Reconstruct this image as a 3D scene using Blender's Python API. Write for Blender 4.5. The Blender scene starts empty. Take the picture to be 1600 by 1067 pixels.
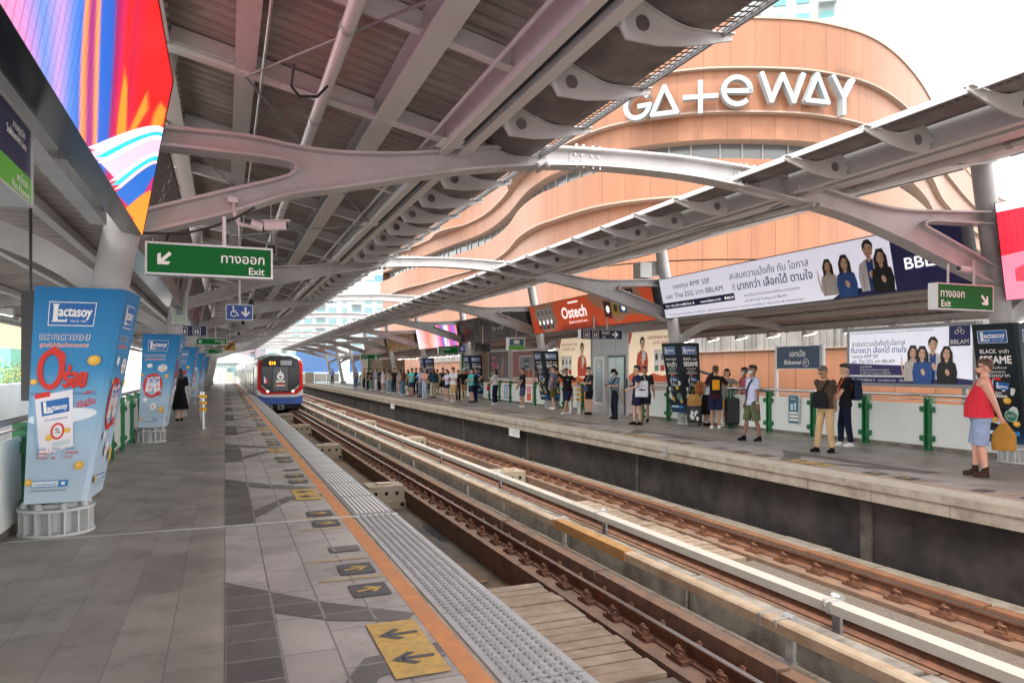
import bpy, bmesh, math, random
from mathutils import Vector, Matrix
from mathutils.geometry import tessellate_polygon
R = math.radians
rnd = random.Random(7)
SC = bpy.context.scene
COL = SC.collection
# ---------------------------------------------------------------- camera, sky, sun, exposure
cam_d = bpy.data.cameras.new('camera'); cam = bpy.data.objects.new('camera', cam_d); COL.objects.link(cam)
CAM_H = 1.6
cam.location = (0, 0, CAM_H); cam.rotation_euler = (R(90), 0, -R(21.8455))
cam_d.lens = 25.2; cam_d.sensor_width = 36; cam_d.shift_y = 0.0278
cam_d.clip_start = 0.05; cam_d.clip_end = 6000
SC.camera = cam
SUN_EL, SUN_AZ = R(58), R(205)          # azimuth the light comes from, clockwise from +Y
w = bpy.data.worlds.new('World'); SC.world = w; w.use_nodes = True
nt = w.node_tree; nd = nt.nodes; bg = nd['Background']
sky = nd.new('ShaderNodeTexSky'); sky.sky_type = 'NISHITA'; sky.sun_disc = False
sky.sun_elevation = SUN_EL; sky.sun_rotation = SUN_AZ
sky.air_density = 1.2; sky.dust_density = 4.0; sky.ozone_density = 1.0
tc = nd.new('ShaderNodeTexCoord'); nz = nd.new('ShaderNodeTexNoise'); nz.inputs['Scale'].default_value = 2.2
nz.inputs['Detail'].default_value = 6; nz.inputs['Roughness'].default_value = .55
mp = nd.new('ShaderNodeMapping'); mp.inputs['Scale'].default_value = (1, 1, 2.5)
cr = nd.new('ShaderNodeValToRGB'); cr.color_ramp.elements[0].position = .26; cr.color_ramp.elements[1].position = .5
cr.color_ramp.elements[0].color = (.45, .45, .45, 1); cr.color_ramp.elements[1].color = (1, 1, 1, 1)
mx = nd.new('ShaderNodeMix'); mx.data_type = 'RGBA'
nt.links.new(tc.outputs['Generated'], mp.inputs['Vector']); nt.links.new(mp.outputs[0], nz.inputs['Vector'])
nt.links.new(nz.outputs[0], cr.inputs[0]); nt.links.new(cr.outputs[0], mx.inputs[0])
nt.links.new(sky.outputs[0], mx.inputs[6]); mx.inputs[7].default_value = (10.4, 10.15, 9.8, 1)   # bright overcast veil
nt.links.new(mx.outputs[2], bg.inputs['Color']); bg.inputs['Strength'].default_value = 0.1
sun_d = bpy.data.lights.new('sun', 'SUN'); sun_d.energy = 1.1; sun_d.angle = R(14); sun_d.color = (1, .95, .88)
sun = bpy.data.objects.new('sun', sun_d); COL.objects.link(sun)
sdir = Vector((math.sin(SUN_AZ) * math.cos(SUN_EL), math.cos(SUN_AZ) * math.cos(SUN_EL), math.sin(SUN_EL)))
sun.rotation_euler = sdir.to_track_quat('Z', 'Y').to_euler(); sun.location = (0, -20, 60)
SC.view_settings.view_transform = 'Standard'; SC.view_settings.look = 'None'
SC.view_settings.exposure = 2.05; SC.view_settings.gamma = 1
SC.cycles.max_bounces = 8; SC.cycles.diffuse_bounces = 4
SC.cycles.use_denoising = True
# ---------------------------------------------------------------- helpers
_MATS = {}
def srgb(c):
    if isinstance(c, str):
        c = c.lstrip('#'); c = [int(c[i:i + 2], 16) / 255 for i in (0, 2, 4)]
        return tuple((v / 12.92 if v <= .04045 else ((v + .055) / 1.055) ** 2.4) for v in c)
    return tuple(c)
def mat(name, col=(.5, .5, .5), rough=.6, metal=0., var=.0, scale=3., bump=0., bscale=40., dirt=None, dscale=1.2, damt=.5,
        emit=0., spec=.5, trans=0., alpha=1., coat=0.):
    if name in _MATS: return _MATS[name]
    m = bpy.data.materials.new(name); m.use_nodes = True; t = m.node_tree; n = t.nodes; L = t.links
    b = n['Principled BSDF']; c = srgb(col)
    b.inputs['Roughness'].default_value = rough; b.inputs['Metallic'].default_value = metal
    b.inputs['Specular IOR Level'].default_value = spec; b.inputs['Base Color'].default_value = (*c, 1)
    if trans: b.inputs['Transmission Weight'].default_value = trans
    if alpha < 1: b.inputs['Alpha'].default_value = alpha
    if coat: b.inputs['Coat Weight'].default_value = coat
    if emit:
        b.inputs['Emission Color'].default_value = (*c, 1); b.inputs['Emission Strength'].default_value = emit
    if var or bump or dirt:
        g = n.new('ShaderNodeNewGeometry'); pos = g.outputs['Position']
    out = None
    if var:
        z = n.new('ShaderNodeTexNoise'); z.inputs['Scale'].default_value = scale; z.inputs['Detail'].default_value = 5
        L.new(pos, z.inputs['Vector'])
        r = n.new('ShaderNodeValToRGB'); r.color_ramp.elements[0].position = .3; r.color_ramp.elements[1].position = .7
        r.color_ramp.elements[0].color = (*[v * (1 - var) for v in c], 1); r.color_ramp.elements[1].color = (*[min(1, v * (1 + var)) for v in c], 1)
        L.new(z.outputs[0], r.inputs[0]); out = r.outputs[0]
    if dirt:
        z = n.new('ShaderNodeTexNoise'); z.inputs['Scale'].default_value = dscale; z.inputs['Detail'].default_value = 8; z.inputs['Roughness'].default_value = .65
        L.new(pos, z.inputs['Vector'])
        r = n.new('ShaderNodeValToRGB'); r.color_ramp.elements[0].position = .45; r.color_ramp.elements[1].position = .68
        r.color_ramp.elements[0].color = (0, 0, 0, 1); r.color_ramp.elements[1].color = (damt, damt, damt, 1)
        L.new(z.outputs[0], r.inputs[0])
        x = n.new('ShaderNodeMix'); x.data_type = 'RGBA'; L.new(r.outputs[0], x.inputs[0])
        if out: L.new(out, x.inputs[6])
        else: x.inputs[6].default_value = (*c, 1)
        x.inputs[7].default_value = (*srgb(dirt), 1); out = x.outputs[2]
    if out: L.new(out, b.inputs['Base Color'])
    if bump:
        z = n.new('ShaderNodeTexNoise'); z.inputs['Scale'].default_value = bscale; z.inputs['Detail'].default_value = 4
        L.new(pos, z.inputs['Vector']); bp = n.new('ShaderNodeBump'); bp.inputs['Strength'].default_value = bump; bp.inputs['Distance'].default_value = .02
        L.new(z.outputs[0], bp.inputs['Height']); L.new(bp.outputs[0], b.inputs['Normal'])
    _MATS[name] = m
    return m
def node(m, typ, **kw):
    nn = m.node_tree.nodes.new(typ)
    for k, v in kw.items(): setattr(nn, k, v)
    return nn
def link(m, a, b): m.node_tree.links.new(a, b)
def bsdf(m): return m.node_tree.nodes['Principled BSDF']
def V3(*a): return Vector(a)

class MB:
    """collects shapes, builds ONE mesh object"""
    def __init__(s, m=None): s.v = []; s.f = []; s.fm = []; s.m = []; s.cur = 0; s.uv = {}; 
    def use(s, m):
        if m not in s.m: s.m.append(m)
        s.cur = s.m.index(m); return s
    def add(s, vs, fs):
        o = len(s.v); s.v.extend([tuple(p) for p in vs])
        for f in fs: s.f.append([i + o for i in f]); s.fm.append(s.cur)
    def box(s, x0, x1, y0, y1, z0, z1):
        s.add([(x0, y0, z0), (x1, y0, z0), (x1, y1, z0), (x0, y1, z0), (x0, y0, z1), (x1, y0, z1), (x1, y1, z1), (x0, y1, z1)],
              [(3, 2, 1, 0), (4, 5, 6, 7), (0, 1, 5, 4), (1, 2, 6, 5), (2, 3, 7, 6), (3, 0, 4, 7)]); return s
    def obox(s, c, ax, ay, az):       # centre and three half-axis vectors
        c = Vector(c); P = []
        for k in (-1, 1):
            for i, j in ((-1, -1), (1, -1), (1, 1), (-1, 1)): P.append(c + ax * i + ay * j + az * k)
        s.add(P, [(3, 2, 1, 0), (4, 5, 6, 7), (0, 1, 5, 4), (1, 2, 6, 5), (2, 3, 7, 6), (3, 0, 4, 7)]); return s
    def bar(s, p0, p1, wd, ht, up=(0, 0, 1)):   # rectangular bar between two points
        p0 = Vector(p0); p1 = Vector(p1); d = (p1 - p0); L = d.length; d.normalize(); u = Vector(up)
        sd = d.cross(u)
        if sd.length < 1e-4: sd = d.cross(Vector((1, 0, 0)))
        sd.normalize(); u = sd.cross(d)
        return s.obox((p0 + p1) / 2, d * L / 2, sd * wd / 2, u * ht / 2)
    def tube(s, p0, p1, r0, r1=None, n=10, caps=True):
        p0 = Vector(p0); p1 = Vector(p1); r1 = r0 if r1 is None else r1; d = (p1 - p0).normalized()
        a = d.orthogonal().normalized(); b = d.cross(a); P = []
        for p, r in ((p0, r0), (p1, r1)):
            for i in range(n):
                t = 2 * math.pi * i / n; P.append(p + (a * math.cos(t) + b * math.sin(t)) * r)
        F = [(i, (i + 1) % n, n + (i + 1) % n, n + i) for i in range(n)]
        if caps: F += [tuple(range(n - 1, -1, -1)), tuple(range(n, 2 * n))]
        s.add(P, F); return s
    def path(s, pts, r, n=8):
        for a, b in zip(pts[:-1], pts[1:]): s.tube(a, b, r, n=n)
        for p in pts[1:-1]: s.ball(p, r, n=n)
        return s
    def ball(s, c, r, n=8, sq=None):
        c = Vector(c); rr = (r, r, r) if not hasattr(r, '__len__') else r; m = max(4, n // 2 + 1); P = [c + V3(0, 0, -rr[2])]; F = []
        for j in range(1, m):
            t = math.pi * j / m - math.pi / 2
            for i in range(n):
                p = 2 * math.pi * i / n; q = V3(rr[0] * math.cos(t) * math.cos(p), rr[1] * math.cos(t) * math.sin(p), rr[2] * math.sin(t))
                P.append(c + (sq @ q if sq else q))
        if sq: P[0] = c + sq @ V3(0, 0, -rr[2])
        P.append(c + (sq @ V3(0, 0, rr[2]) if sq else V3(0, 0, rr[2]))); l = len(P) - 1
        for i in range(n): F.append((0, 1 + (i + 1) % n, 1 + i))
        for j in range(m - 2):
            for i in range(n):
                a = 1 + j * n + i; b = 1 + j * n + (i + 1) % n; F.append((a, b, b + n, a + n))
        for i in range(n): F.append((l, 1 + (m - 2) * n + i, 1 + (m - 2) * n + (i + 1) % n))
        s.add(P, F); return s
    def loft(s, rings, caps=True):     # rings: equal-length lists of points
        n = len(rings[0]); P = [p for r in rings for p in r]; F = []
        for j in range(len(rings) - 1):
            for i in range(n):
                a = j * n + i; b = j * n + (i + 1) % n; F.append((a, b, b + n, a + n))
        if caps: F += [tuple(range(n - 1, -1, -1)), tuple(range((len(rings) - 1) * n, len(rings) * n))]
        s.add(P, F); return s
    def prism(s, poly, to3, t0, t1):   # poly: (a,b) list, to3(a,b,t) -> point
        n = len(poly); P = [to3(a, b, t0) for a, b in poly] + [to3(a, b, t1) for a, b in poly]
        tri = tessellate_polygon([[Vector((a, b, 0)) for a, b in poly]])
        F = [tuple(t) for t in tri] + [tuple(n + i for i in reversed(t)) for t in tri] + [(i, (i + 1) % n, n + (i + 1) % n, n + i) for i in range(n)]
        s.add(P, F); return s
    def quad(s, *p): s.add(p, [tuple(range(len(p)))]); return s
    def build(s, name, parent=None, smooth=False, sub=None, fix=True, autos=None, **tags):
        me = bpy.data.meshes.new(name)
        off = Vector(sub) if sub is not None else Vector((0, 0, 0))
        me.from_pydata([tuple(Vector(p) - off) for p in s.v], [], s.f)
        for m in s.m: me.materials.append(m)
        me.polygons.foreach_set('material_index', s.fm)
        if fix:
            bm = bmesh.new(); bm.from_mesh(me); bmesh.ops.recalc_face_normals(bm, faces=bm.faces); bm.to_mesh(me); bm.free()
        if smooth or autos:
            me.polygons.foreach_set('use_smooth', [True] * len(me.polygons))
            if autos: me.set_sharp_from_angle(angle=R(autos))
        me.update()
        o = bpy.data.objects.new(name, me); COL.objects.link(o)
        if parent is not None: o.parent = parent
        tag(o, **tags); return o
def tag(o, label=None, cat=None, group=None, kind=None):
    if label: o['label'] = label
    if cat: o['category'] = cat
    if group: o['group'] = group
    if kind: o['kind'] = kind
def thing(name, loc=(0, 0, 0), rz=0, **tags):
    o = bpy.data.objects.new(name, None); COL.objects.link(o); o.location = loc; o.rotation_euler = (0, 0, rz)
    o.empty_display_size = .2; tag(o, **tags); return o
KIDS = {}
def copy_tree(o, parent=None):
    c = o.copy(); COL.objects.link(c)
    if parent is not None: c.parent = parent
    for ch in list(o.children): copy_tree(ch, c)
    return c
def catmull(pts, n=6):
    out = []; m = len(pts)
    for i in range(m - 1):
        p0 = pts[max(0, i - 1)]; p1 = pts[i]; p2 = pts[i + 1]; p3 = pts[min(m - 1, i + 2)]
        for k in range(n):
            t = k / n
            out.append(tuple(.5 * (2 * b + (c - a) * t + (2 * a - 5 * b + 4 * c - d) * t * t + (-a + 3 * b - 3 * c + d) * t ** 3) for a, b, c, d in zip(p0, p1, p2, p3)))
    out.append(tuple(pts[-1])); return out
# ---------------------------------------------------------------- lettering and printed art
_TX = {}
def glyphs(txt, bold=0.):
    k = (txt, bold)
    if k in _TX: return _TX[k]
    cu = bpy.data.curves.new('txt', 'FONT'); cu.body = txt; cu.size = 1; cu.offset = bold; cu.resolution_u = 3
    o = bpy.data.objects.new('txt', cu); COL.objects.link(o)
    dg = bpy.context.evaluated_depsgraph_get(); me = bpy.data.meshes.new_from_object(o.evaluated_get(dg))
    vs = [(v.co.x, v.co.y) for v in me.vertices]; fs = [tuple(p.vertices) for p in me.polygons]
    bpy.data.objects.remove(o); bpy.data.curves.remove(cu); bpy.data.meshes.remove(me)
    xs = [v[0] for v in vs] or [0, 1]
    _TX[k] = (vs, fs, min(xs), max(xs)); return _TX[k]
class Canvas:
    """flat print on a surface: fn(x,y) gives the point, nrm the outward side; every call lies a hair above the one before"""
    def __init__(s, fn, nrm, step=.0003, base=.0015): s.fn = fn; s.n = Vector(nrm).normalized(); s.step = step; s.l = base; s.g = {}
    def _add(s, pts, faces, m, part):
        mb = s.g.setdefault(part, MB()); mb.use(m); s.l += s.step
        mb.add([s.fn(x, y) + s.n * s.l for x, y in pts], faces)
    def poly(s, pts, m, part='print'):
        tri = tessellate_polygon([[Vector((a, b, 0)) for a, b in pts]]); s._add(pts, [tuple(t) for t in tri], m, part)
    def rect(s, x0, y0, x1, y1, m, part='print'): s._add([(x0, y0), (x1, y0), (x1, y1), (x0, y1)], [(0, 1, 2, 3)], m, part)
    def frame(s, x0, y0, x1, y1, t, m, part='print'):
        s._add([(x0, y0), (x1, y0), (x1, y1), (x0, y1), (x0 + t, y0 + t), (x1 - t, y0 + t), (x1 - t, y1 - t), (x0 + t, y1 - t)],
               [(0, 1, 5, 4), (1, 2, 6, 5), (2, 3, 7, 6), (3, 0, 4, 7)], m, part)
    def ell(s, x, y, rx, ry, m, part='print', a0=0, a1=360, n=20, rot=0):
        c, q = math.cos(R(rot)), math.sin(R(rot)); P = []
        for i in range(n if a1 - a0 == 360 else n + 1):
            t = R(a0 + (a1 - a0) * i / n); u, v = rx * math.cos(t), ry * math.sin(t); P.append((x + u * c - v * q, y + u * q + v * c))
        s.poly(P, m, part)
    def ring(s, x, y, rx, ry, th, m, part='print', n=24, rot=0, a0=0, a1=360):
        P = []; c, q = math.cos(R(rot)), math.sin(R(rot))
        for k in (0, 1):
            for i in range(n + 1):
                t = R(a0 + (a1 - a0) * i / n); u, v = (rx - th * k) * math.cos(t), (ry - th * k) * math.sin(t); P.append((x + u * c - v * q, y + u * q + v * c))
        s._add(P, [(i, i + 1, n + 2 + i, n + 1 + i) for i in range(n)], m, part)
    def text(s, t, x, y, h, m, al='L', bold=.008, wd=None, shear=0, rot=0, part='lettering', sx=1.):
        vs, fs, a, b = glyphs(t, 0); k = h / .73; kx = k * sx
        if wd: kx = wd / (b - a)
        W = (b - a) * kx; ox = {'L': 0, 'C': -W / 2, 'R': -W}[al]; c, q = math.cos(R(rot)), math.sin(R(rot)); P = []
        for p in vs:
            u = (p[0] - a) * kx + ox + p[1] * k * shear; v = p[1] * k; P.append((x + u * c - v * q, y + u * q + v * c))
        r_ = max(0, bold) * k * .9
        for dx, dy in (((0, 0),) if r_ == 0 else ((-r_, 0), (r_, 0), (0, r_), (0, -r_)) if bold > .011 else ((-r_, 0), (r_, 0))):
            s.l -= s.step * .6; s._add([(u + dx, v + dy) for u, v in P], fs, m, part)
    def line(s, x0, y0, x1, y1, t, m, part='print'):
        d = math.hypot(x1 - x0, y1 - y0) or 1; a, b = -(y1 - y0) / d * t / 2, (x1 - x0) / d * t / 2
        s._add([(x0 + a, y0 + b), (x0 - a, y0 - b), (x1 - a, y1 - b), (x1 + a, y1 + b)], [(0, 1, 2, 3)], m, part)
    def done(s, parent, sub=None):
        for k, mb in s.g.items(): mb.build(k, parent, sub=sub, fix=False)
    def person(s, x, y, h, top, hair, skin, long=True, inner=None, pose='clasp', flip=1):
        """a printed half-length figure, x centre, y waist line, h height"""
        w = h * .26; P = 'artwork'
        if long: s.poly([(x - w * .62, y + h * .42), (x - w * .68, y + h * .8), (x - w * .3, y + h * .99), (x + w * .3, y + h * .99), (x + w * .66, y + h * .8), (x + w * .7, y + h * .4), (x + w * .3, y + h * .36)], hair, P)
        s.poly([(x - w * 1.0, y), (x - w * 1.15, y + h * .3), (x - w * .95, y + h * .53), (x - w * .3, y + h * .62), (x + w * .3, y + h * .62), (x + w * .95, y + h * .53), (x + w * 1.15, y + h * .3), (x + w * 1.0, y)], top, P)
        if inner: s.poly([(x - w * .25, y), (x - w * .3, y + h * .6), (x + w * .3, y + h * .6), (x + w * .25, y)], inner, P)
        s.poly([(x - w * .2, y + h * .6), (x - w * .2, y + h * .7), (x + w * .2, y + h * .7), (x + w * .2, y + h * .6), (x, y + h * .54)], skin, P)
        s.ell(x, y + h * .8, w * .42, h * .155, skin, P)
        s.poly([(x - w * .46, y + h * .78), (x - w * .46, y + h * .9), (x - w * .2, y + h * .99), (x + w * .2, y + h * .99), (x + w * .48, y + h * .9), (x + w * .46, y + h * .78), (x + w * .3, y + h * .88), (x - w * .1, y + h * .92)], hair, P)
        s.ell(x - w * .17, y + h * .81, w * .06, h * .01, hair, P, n=8); s.ell(x + w * .17, y + h * .81, w * .06, h * .01, hair, P, n=8)
        sh_ = mat('print_skin_shade', '#D9A98A', .45); tm = mat('print_fold', '#20242E', .45)
        s.ell(x, y + h * .655, w * .2, h * .022, sh_, P, n=10); s.ell(x + w * .3, y + h * .78, w * .09, h * .1, sh_, P, n=10); s.line(x + w * .02, y + h * .8, x + w * .07, y + h * .765, h * .008, sh_, P)
        s.ell(x, y + h * .725, w * .17, h * .02, mat('print_lip', '#C4585A'), P, n=8); s.ell(x, y + h * .729, w * .12, h * .008, mat('print_white', '#F2F2F0', .45), P, n=8)
        for k in (-1, 1):
            s.line(x + k * w * .75, y + h * .02, x + k * w * .68, y + h * .34, h * .007, tm, P); s.line(x + k * w * .1, y + h * .56, x + k * w * .26, y + h * .6, h * .014, tm, P)
            s.line(x + k * w * .24, y + h * .835, x + k * w * .1, y + h * .838, h * .009, hair, P)
        if long: s.line(x - w * .5, y + h * .55, x - w * .42, y + h * .86, h * .05, hair, P); s.line(x + w * .52, y + h * .55, x + w * .44, y + h * .86, h * .05, hair, P); s.line(x - w * .55, y + h * .5, x - w * .46, y + h * .85, h * .008, mat('print_hair_shine', '#5A463E', .45), P)
        if pose == 'clasp':
            s.ell(x + w * .1 * flip, y + h * .3, w * .22, h * .09, skin, P, rot=20)
            s.line(x - w * .9, y + h * .12, x, y + h * .27, h * .015, hair, P) if False else None
        if pose == 'point':
            s.poly([(x - w * 1.05, y + h * .12), (x - w * 1.2, y + h * .1), (x - w * 1.45, y + h * .5), (x - w * 1.4, y + h * .62), (x - w * 1.25, y + h * .62), (x - w * 1.25, y + h * .5)], skin, P)
            s.line(x - w * 1.35, y + h * .6, x - w * 1.38, y + h * .74, h * .025, skin, P)
def arrow(cv, x, y, r, ang, m, th=.28, part='arrow'):
    c, q = math.cos(R(ang)), math.sin(R(ang)); t = th * r
    for pts in ([(-r, -t / 2), (r * .8, -t / 2), (r * .8, t / 2), (-r, t / 2)],
                [(r, 0), (r - .85 * r, .85 * r), (r - .85 * r - t * 1.0, .85 * r - t * .3), (r - t * 1.45, 0)],
                [(r, 0), (r - t * 1.45, 0), (r - .85 * r - t * 1.0, -.85 * r + t * .3), (r - .85 * r, -.85 * r)]):
        cv.poly([(x + a * c - b * q, y + a * q + b * c) for a, b in pts], m, part)
def plane_fn(o, u, v):
    o = Vector(o); u = Vector(u).normalized(); v = Vector(v).normalized()
    return lambda x, y: o + u * x + v * y
# ---------------------------------------------------------------- materials of the place
STEEL = mat('painted_steel_grey', (.52, .51, .515), .42, .0, var=.08, scale=2, dirt=(.22, .2, .18), dscale=1.5, damt=.35, bump=.03)
STEEL_D = mat('painted_steel_dark', (.26, .26, .27), .5, var=.1)
GALV = mat('galvanised', (.5, .51, .52), .38, .6, var=.12, scale=6)
CONC = mat('concrete', (.25, .23, .2), .85, var=.25, scale=4, dirt=(.075, .058, .045), dscale=2.2, damt=.8, bump=.25, bscale=60)
CONC_P = mat('concrete_pale', (.42, .375, .305), .8, var=.14, scale=5, dirt=(.2, .15, .11), dscale=2.6, damt=.65, bump=.15)
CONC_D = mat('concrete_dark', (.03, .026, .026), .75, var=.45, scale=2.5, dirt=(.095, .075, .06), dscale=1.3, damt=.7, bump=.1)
RUSTC = mat('rusty_concrete', (.2, .13, .095), .85, var=.25, scale=5, dirt=(.26, .13, .065), dscale=2.5, damt=.75, bump=.3)
RUST = mat('rust_steel', (.15, .07, .045), .62, .3, var=.3, scale=9, dirt=(.27, .115, .05), dscale=6, damt=.7, bump=.15)
RUST_O = mat('rust_orange', (.26, .12, .06), .8, var=.25, scale=8, dirt=(.13, .075, .05), dscale=4, damt=.6, bump=.2)
RAILTOP = mat('rail_running_surface', (.55, .53, .52), .22, .9, var=.1, scale=10)
PLANK = mat('crossing_plank', (.3, .235, .175), .85, var=.2, scale=6, dirt=(.17, .1, .065), dscale=2.4, damt=.6, bump=.3)
WHITE = mat('white_paint', (.75, .75, .74), .45, var=.05)
BLACK = mat('black_plastic', (.02, .02, .022), .45)
GLASSD = mat('dark_glass', (.03, .035, .045), .08, spec=.8)
POWER = mat('power_rail_cover', (.47, .375, .27), .5, var=.1, scale=3, dirt=(.27, .165, .09), dscale=2.6, damt=.75)
POWER_W = mat('power_rail_cover_white', (.44, .415, .37), .45, var=.05, scale=3, dirt=(.42, .36, .3), dscale=2.0, damt=.5)
GREEN = mat('railing_green', (.012, .17, .055), .35, var=.1, scale=5)
FROST = mat('frosted_panel', (.82, .87, .86), .35, var=.04, scale=1.2)
STAIN = mat('stainless', (.6, .61, .62), .25, .9, var=.06)
YEL = mat('marking_yellow', (.55, .36, .1), .7, var=.15, scale=20, dirt=(.3, .24, .16), dscale=9, damt=.5)
TAPE = mat('marking_tape_dark', (.085, .09, .095), .7, var=.15, scale=12)
ORG = mat('edge_stripe_orange', (.58, .25, .1), .8, var=.14, scale=14, dirt=(.3, .18, .12), dscale=7, damt=.45)
def tile_mat(name, c1, c2, mortar, bw, bh, ms=.006, off=.5, rough=.55):
    m = mat(name, c1, rough); t = m.node_tree
    g = node(m, 'ShaderNodeNewGeometry'); b = node(m, 'ShaderNodeTexBrick'); b.offset = off
    mpn = node(m, 'ShaderNodeMapping'); mpn.inputs['Rotation'].default_value = (0, 0, R(90)); link(m, g.outputs['Position'], mpn.inputs['Vector'])
    link(m, mpn.outputs[0], b.inputs['Vector']); b.inputs['Scale'].default_value = 1
    b.inputs['Color1'].default_value = (*c1, 1); b.inputs['Color2'].default_value = (*c2, 1); b.inputs['Mortar'].default_value = (*mortar, 1)
    b.inputs['Mortar Size'].default_value = ms; b.inputs['Brick Width'].default_value = bw; b.inputs['Row Height'].default_value = bh; b.inputs['Mortar Smooth'].default_value = .3
    z = node(m, 'ShaderNodeTexNoise'); z.inputs['Scale'].default_value = 1.3; z.inputs['Detail'].default_value = 8; link(m, g.outputs['Position'], z.inputs['Vector'])
    r = node(m, 'ShaderNodeMapRange'); r.inputs[1].default_value = .3; r.inputs[2].default_value = .7; r.inputs[3].default_value = .78; r.inputs[4].default_value = 1.15
    link(m, z.outputs[0], r.inputs[0]); x = node(m, 'ShaderNodeMix', data_type='RGBA', blend_type='MULTIPLY'); x.inputs[0].default_value = 1
    z3 = node(m, 'ShaderNodeTexNoise'); z3.inputs['Scale'].default_value = 170; z3.inputs['Detail'].default_value = 2; link(m, g.outputs['Position'], z3.inputs['Vector'])
    r3 = node(m, 'ShaderNodeMapRange'); r3.inputs[1].default_value = .35; r3.inputs[2].default_value = .65; r3.inputs[3].default_value = .86; r3.inputs[4].default_value = 1.12; link(m, z3.outputs[0], r3.inputs[0])
    z4 = node(m, 'ShaderNodeTexNoise'); z4.inputs['Scale'].default_value = 3.5; z4.inputs['Detail'].default_value = 12; z4.inputs['Roughness'].default_value = .72; link(m, g.outputs['Position'], z4.inputs['Vector'])
    r4 = node(m, 'ShaderNodeMapRange'); r4.inputs[1].default_value = .52; r4.inputs[2].default_value = .7; r4.inputs[3].default_value = 1; r4.inputs[4].default_value = .68; link(m, z4.outputs[0], r4.inputs[0])
    m4 = node(m, 'ShaderNodeMath', operation='MULTIPLY'); link(m, r.outputs[0], m4.inputs[0]); link(m, r4.outputs[0], m4.inputs[1])
    mm = node(m, 'ShaderNodeMath', operation='MULTIPLY'); link(m, m4.outputs[0], mm.inputs[0]); link(m, r3.outputs[0], mm.inputs[1])
    link(m, b.outputs[0], x.inputs[6]); link(m, mm.outputs[0], x.inputs[7]); link(m, x.outputs[2], bsdf(m).inputs['Base Color'])
    z2 = node(m, 'ShaderNodeTexNoise'); z2.inputs['Scale'].default_value = 2.5; z2.inputs['Detail'].default_value = 4; link(m, g.outputs['Position'], z2.inputs['Vector'])
    r2 = node(m, 'ShaderNodeMapRange'); r2.inputs[3].default_value = rough - .16; r2.inputs[4].default_value = rough + .18; link(m, z2.outputs[0], r2.inputs[0]); link(m, r2.outputs[0], bsdf(m).inputs['Roughness'])
    bp = node(m, 'ShaderNodeBump'); bp.inputs['Strength'].default_value = .25; bp.inputs['Distance'].default_value = .004; link(m, b.outputs['Fac'], bp.inputs['Height']); bp.invert = True
    link(m, bp.outputs[0], bsdf(m).inputs['Normal'])
    return m
TILE = tile_mat('platform_tile_grey', (.275, .255, .228), (.36, .336, .302), (.215, .2, .182), .6, .3, .004, rough=.44)
TILE2 = tile_mat('platform_tile_light', (.35, .33, .312), (.42, .395, .375), (.2, .19, .18), .6, .3, .007)
TILE3 = tile_mat('platform_tile_dark', (.115, .108, .108), (.15, .143, .142), (.27, .255, .24), .3, .3, .009, 0)
TACT = mat('tactile_grey', (.36, .37, .38), .5, .15, var=.1, scale=6, dirt=(.22, .21, .2), dscale=4, damt=.5)
TACT_P = mat('tactile_pale', (.45, .42, .37), .7, var=.1, scale=6, dirt=(.28, .24, .2), dscale=3, damt=.5)
# ---------------------------------------------------------------- the setting
mid = 5.16
LE, RE = 1.783, 8.54               # platform edges
asph = mat('street_surface', (.2, .2, .195), .9, var=.2, scale=.05, dirt=(.2, .19, .18), dscale=.02, damt=.6)
b = MB(asph); b.use(asph); b.quad((-3000, -3000, -9), (3000, -3000, -9), (3000, 3000, -9), (-3000, 3000, -9)); b.build('ground', kind='structure')
WET = mat('track_bed_wet', (.07, .058, .047), .85, var=.4, scale=1.5, dirt=(.2, .1, .035), dscale=.9, damt=.7, bump=.2)
b = MB(); b.use(WET); b.box(LE + .12, RE + .3, -8, 150, -2.3, -1.5); b.build('track_bed', kind='structure')
pud = mat('rain_puddle', (.06, .07, .08), .04, spec=.8)
for i, (x, y, rx, ry) in enumerate([(3.7, 13.2, .1, .8),]):
    b = MB(); b.use(pud); b.add([(x + rx * math.cos(t / 12 * math.pi) * (1 + .2 * math.sin(3 * t)), y + ry * math.sin(t / 12 * math.pi), -1.496) for t in range(24)], [tuple(range(24))])
    b.build('puddle', kind='structure')
def mir(x): return 2 * mid - x
MODS = [3.65 + 5.45 * k for k in range(-1, 17)]
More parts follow.
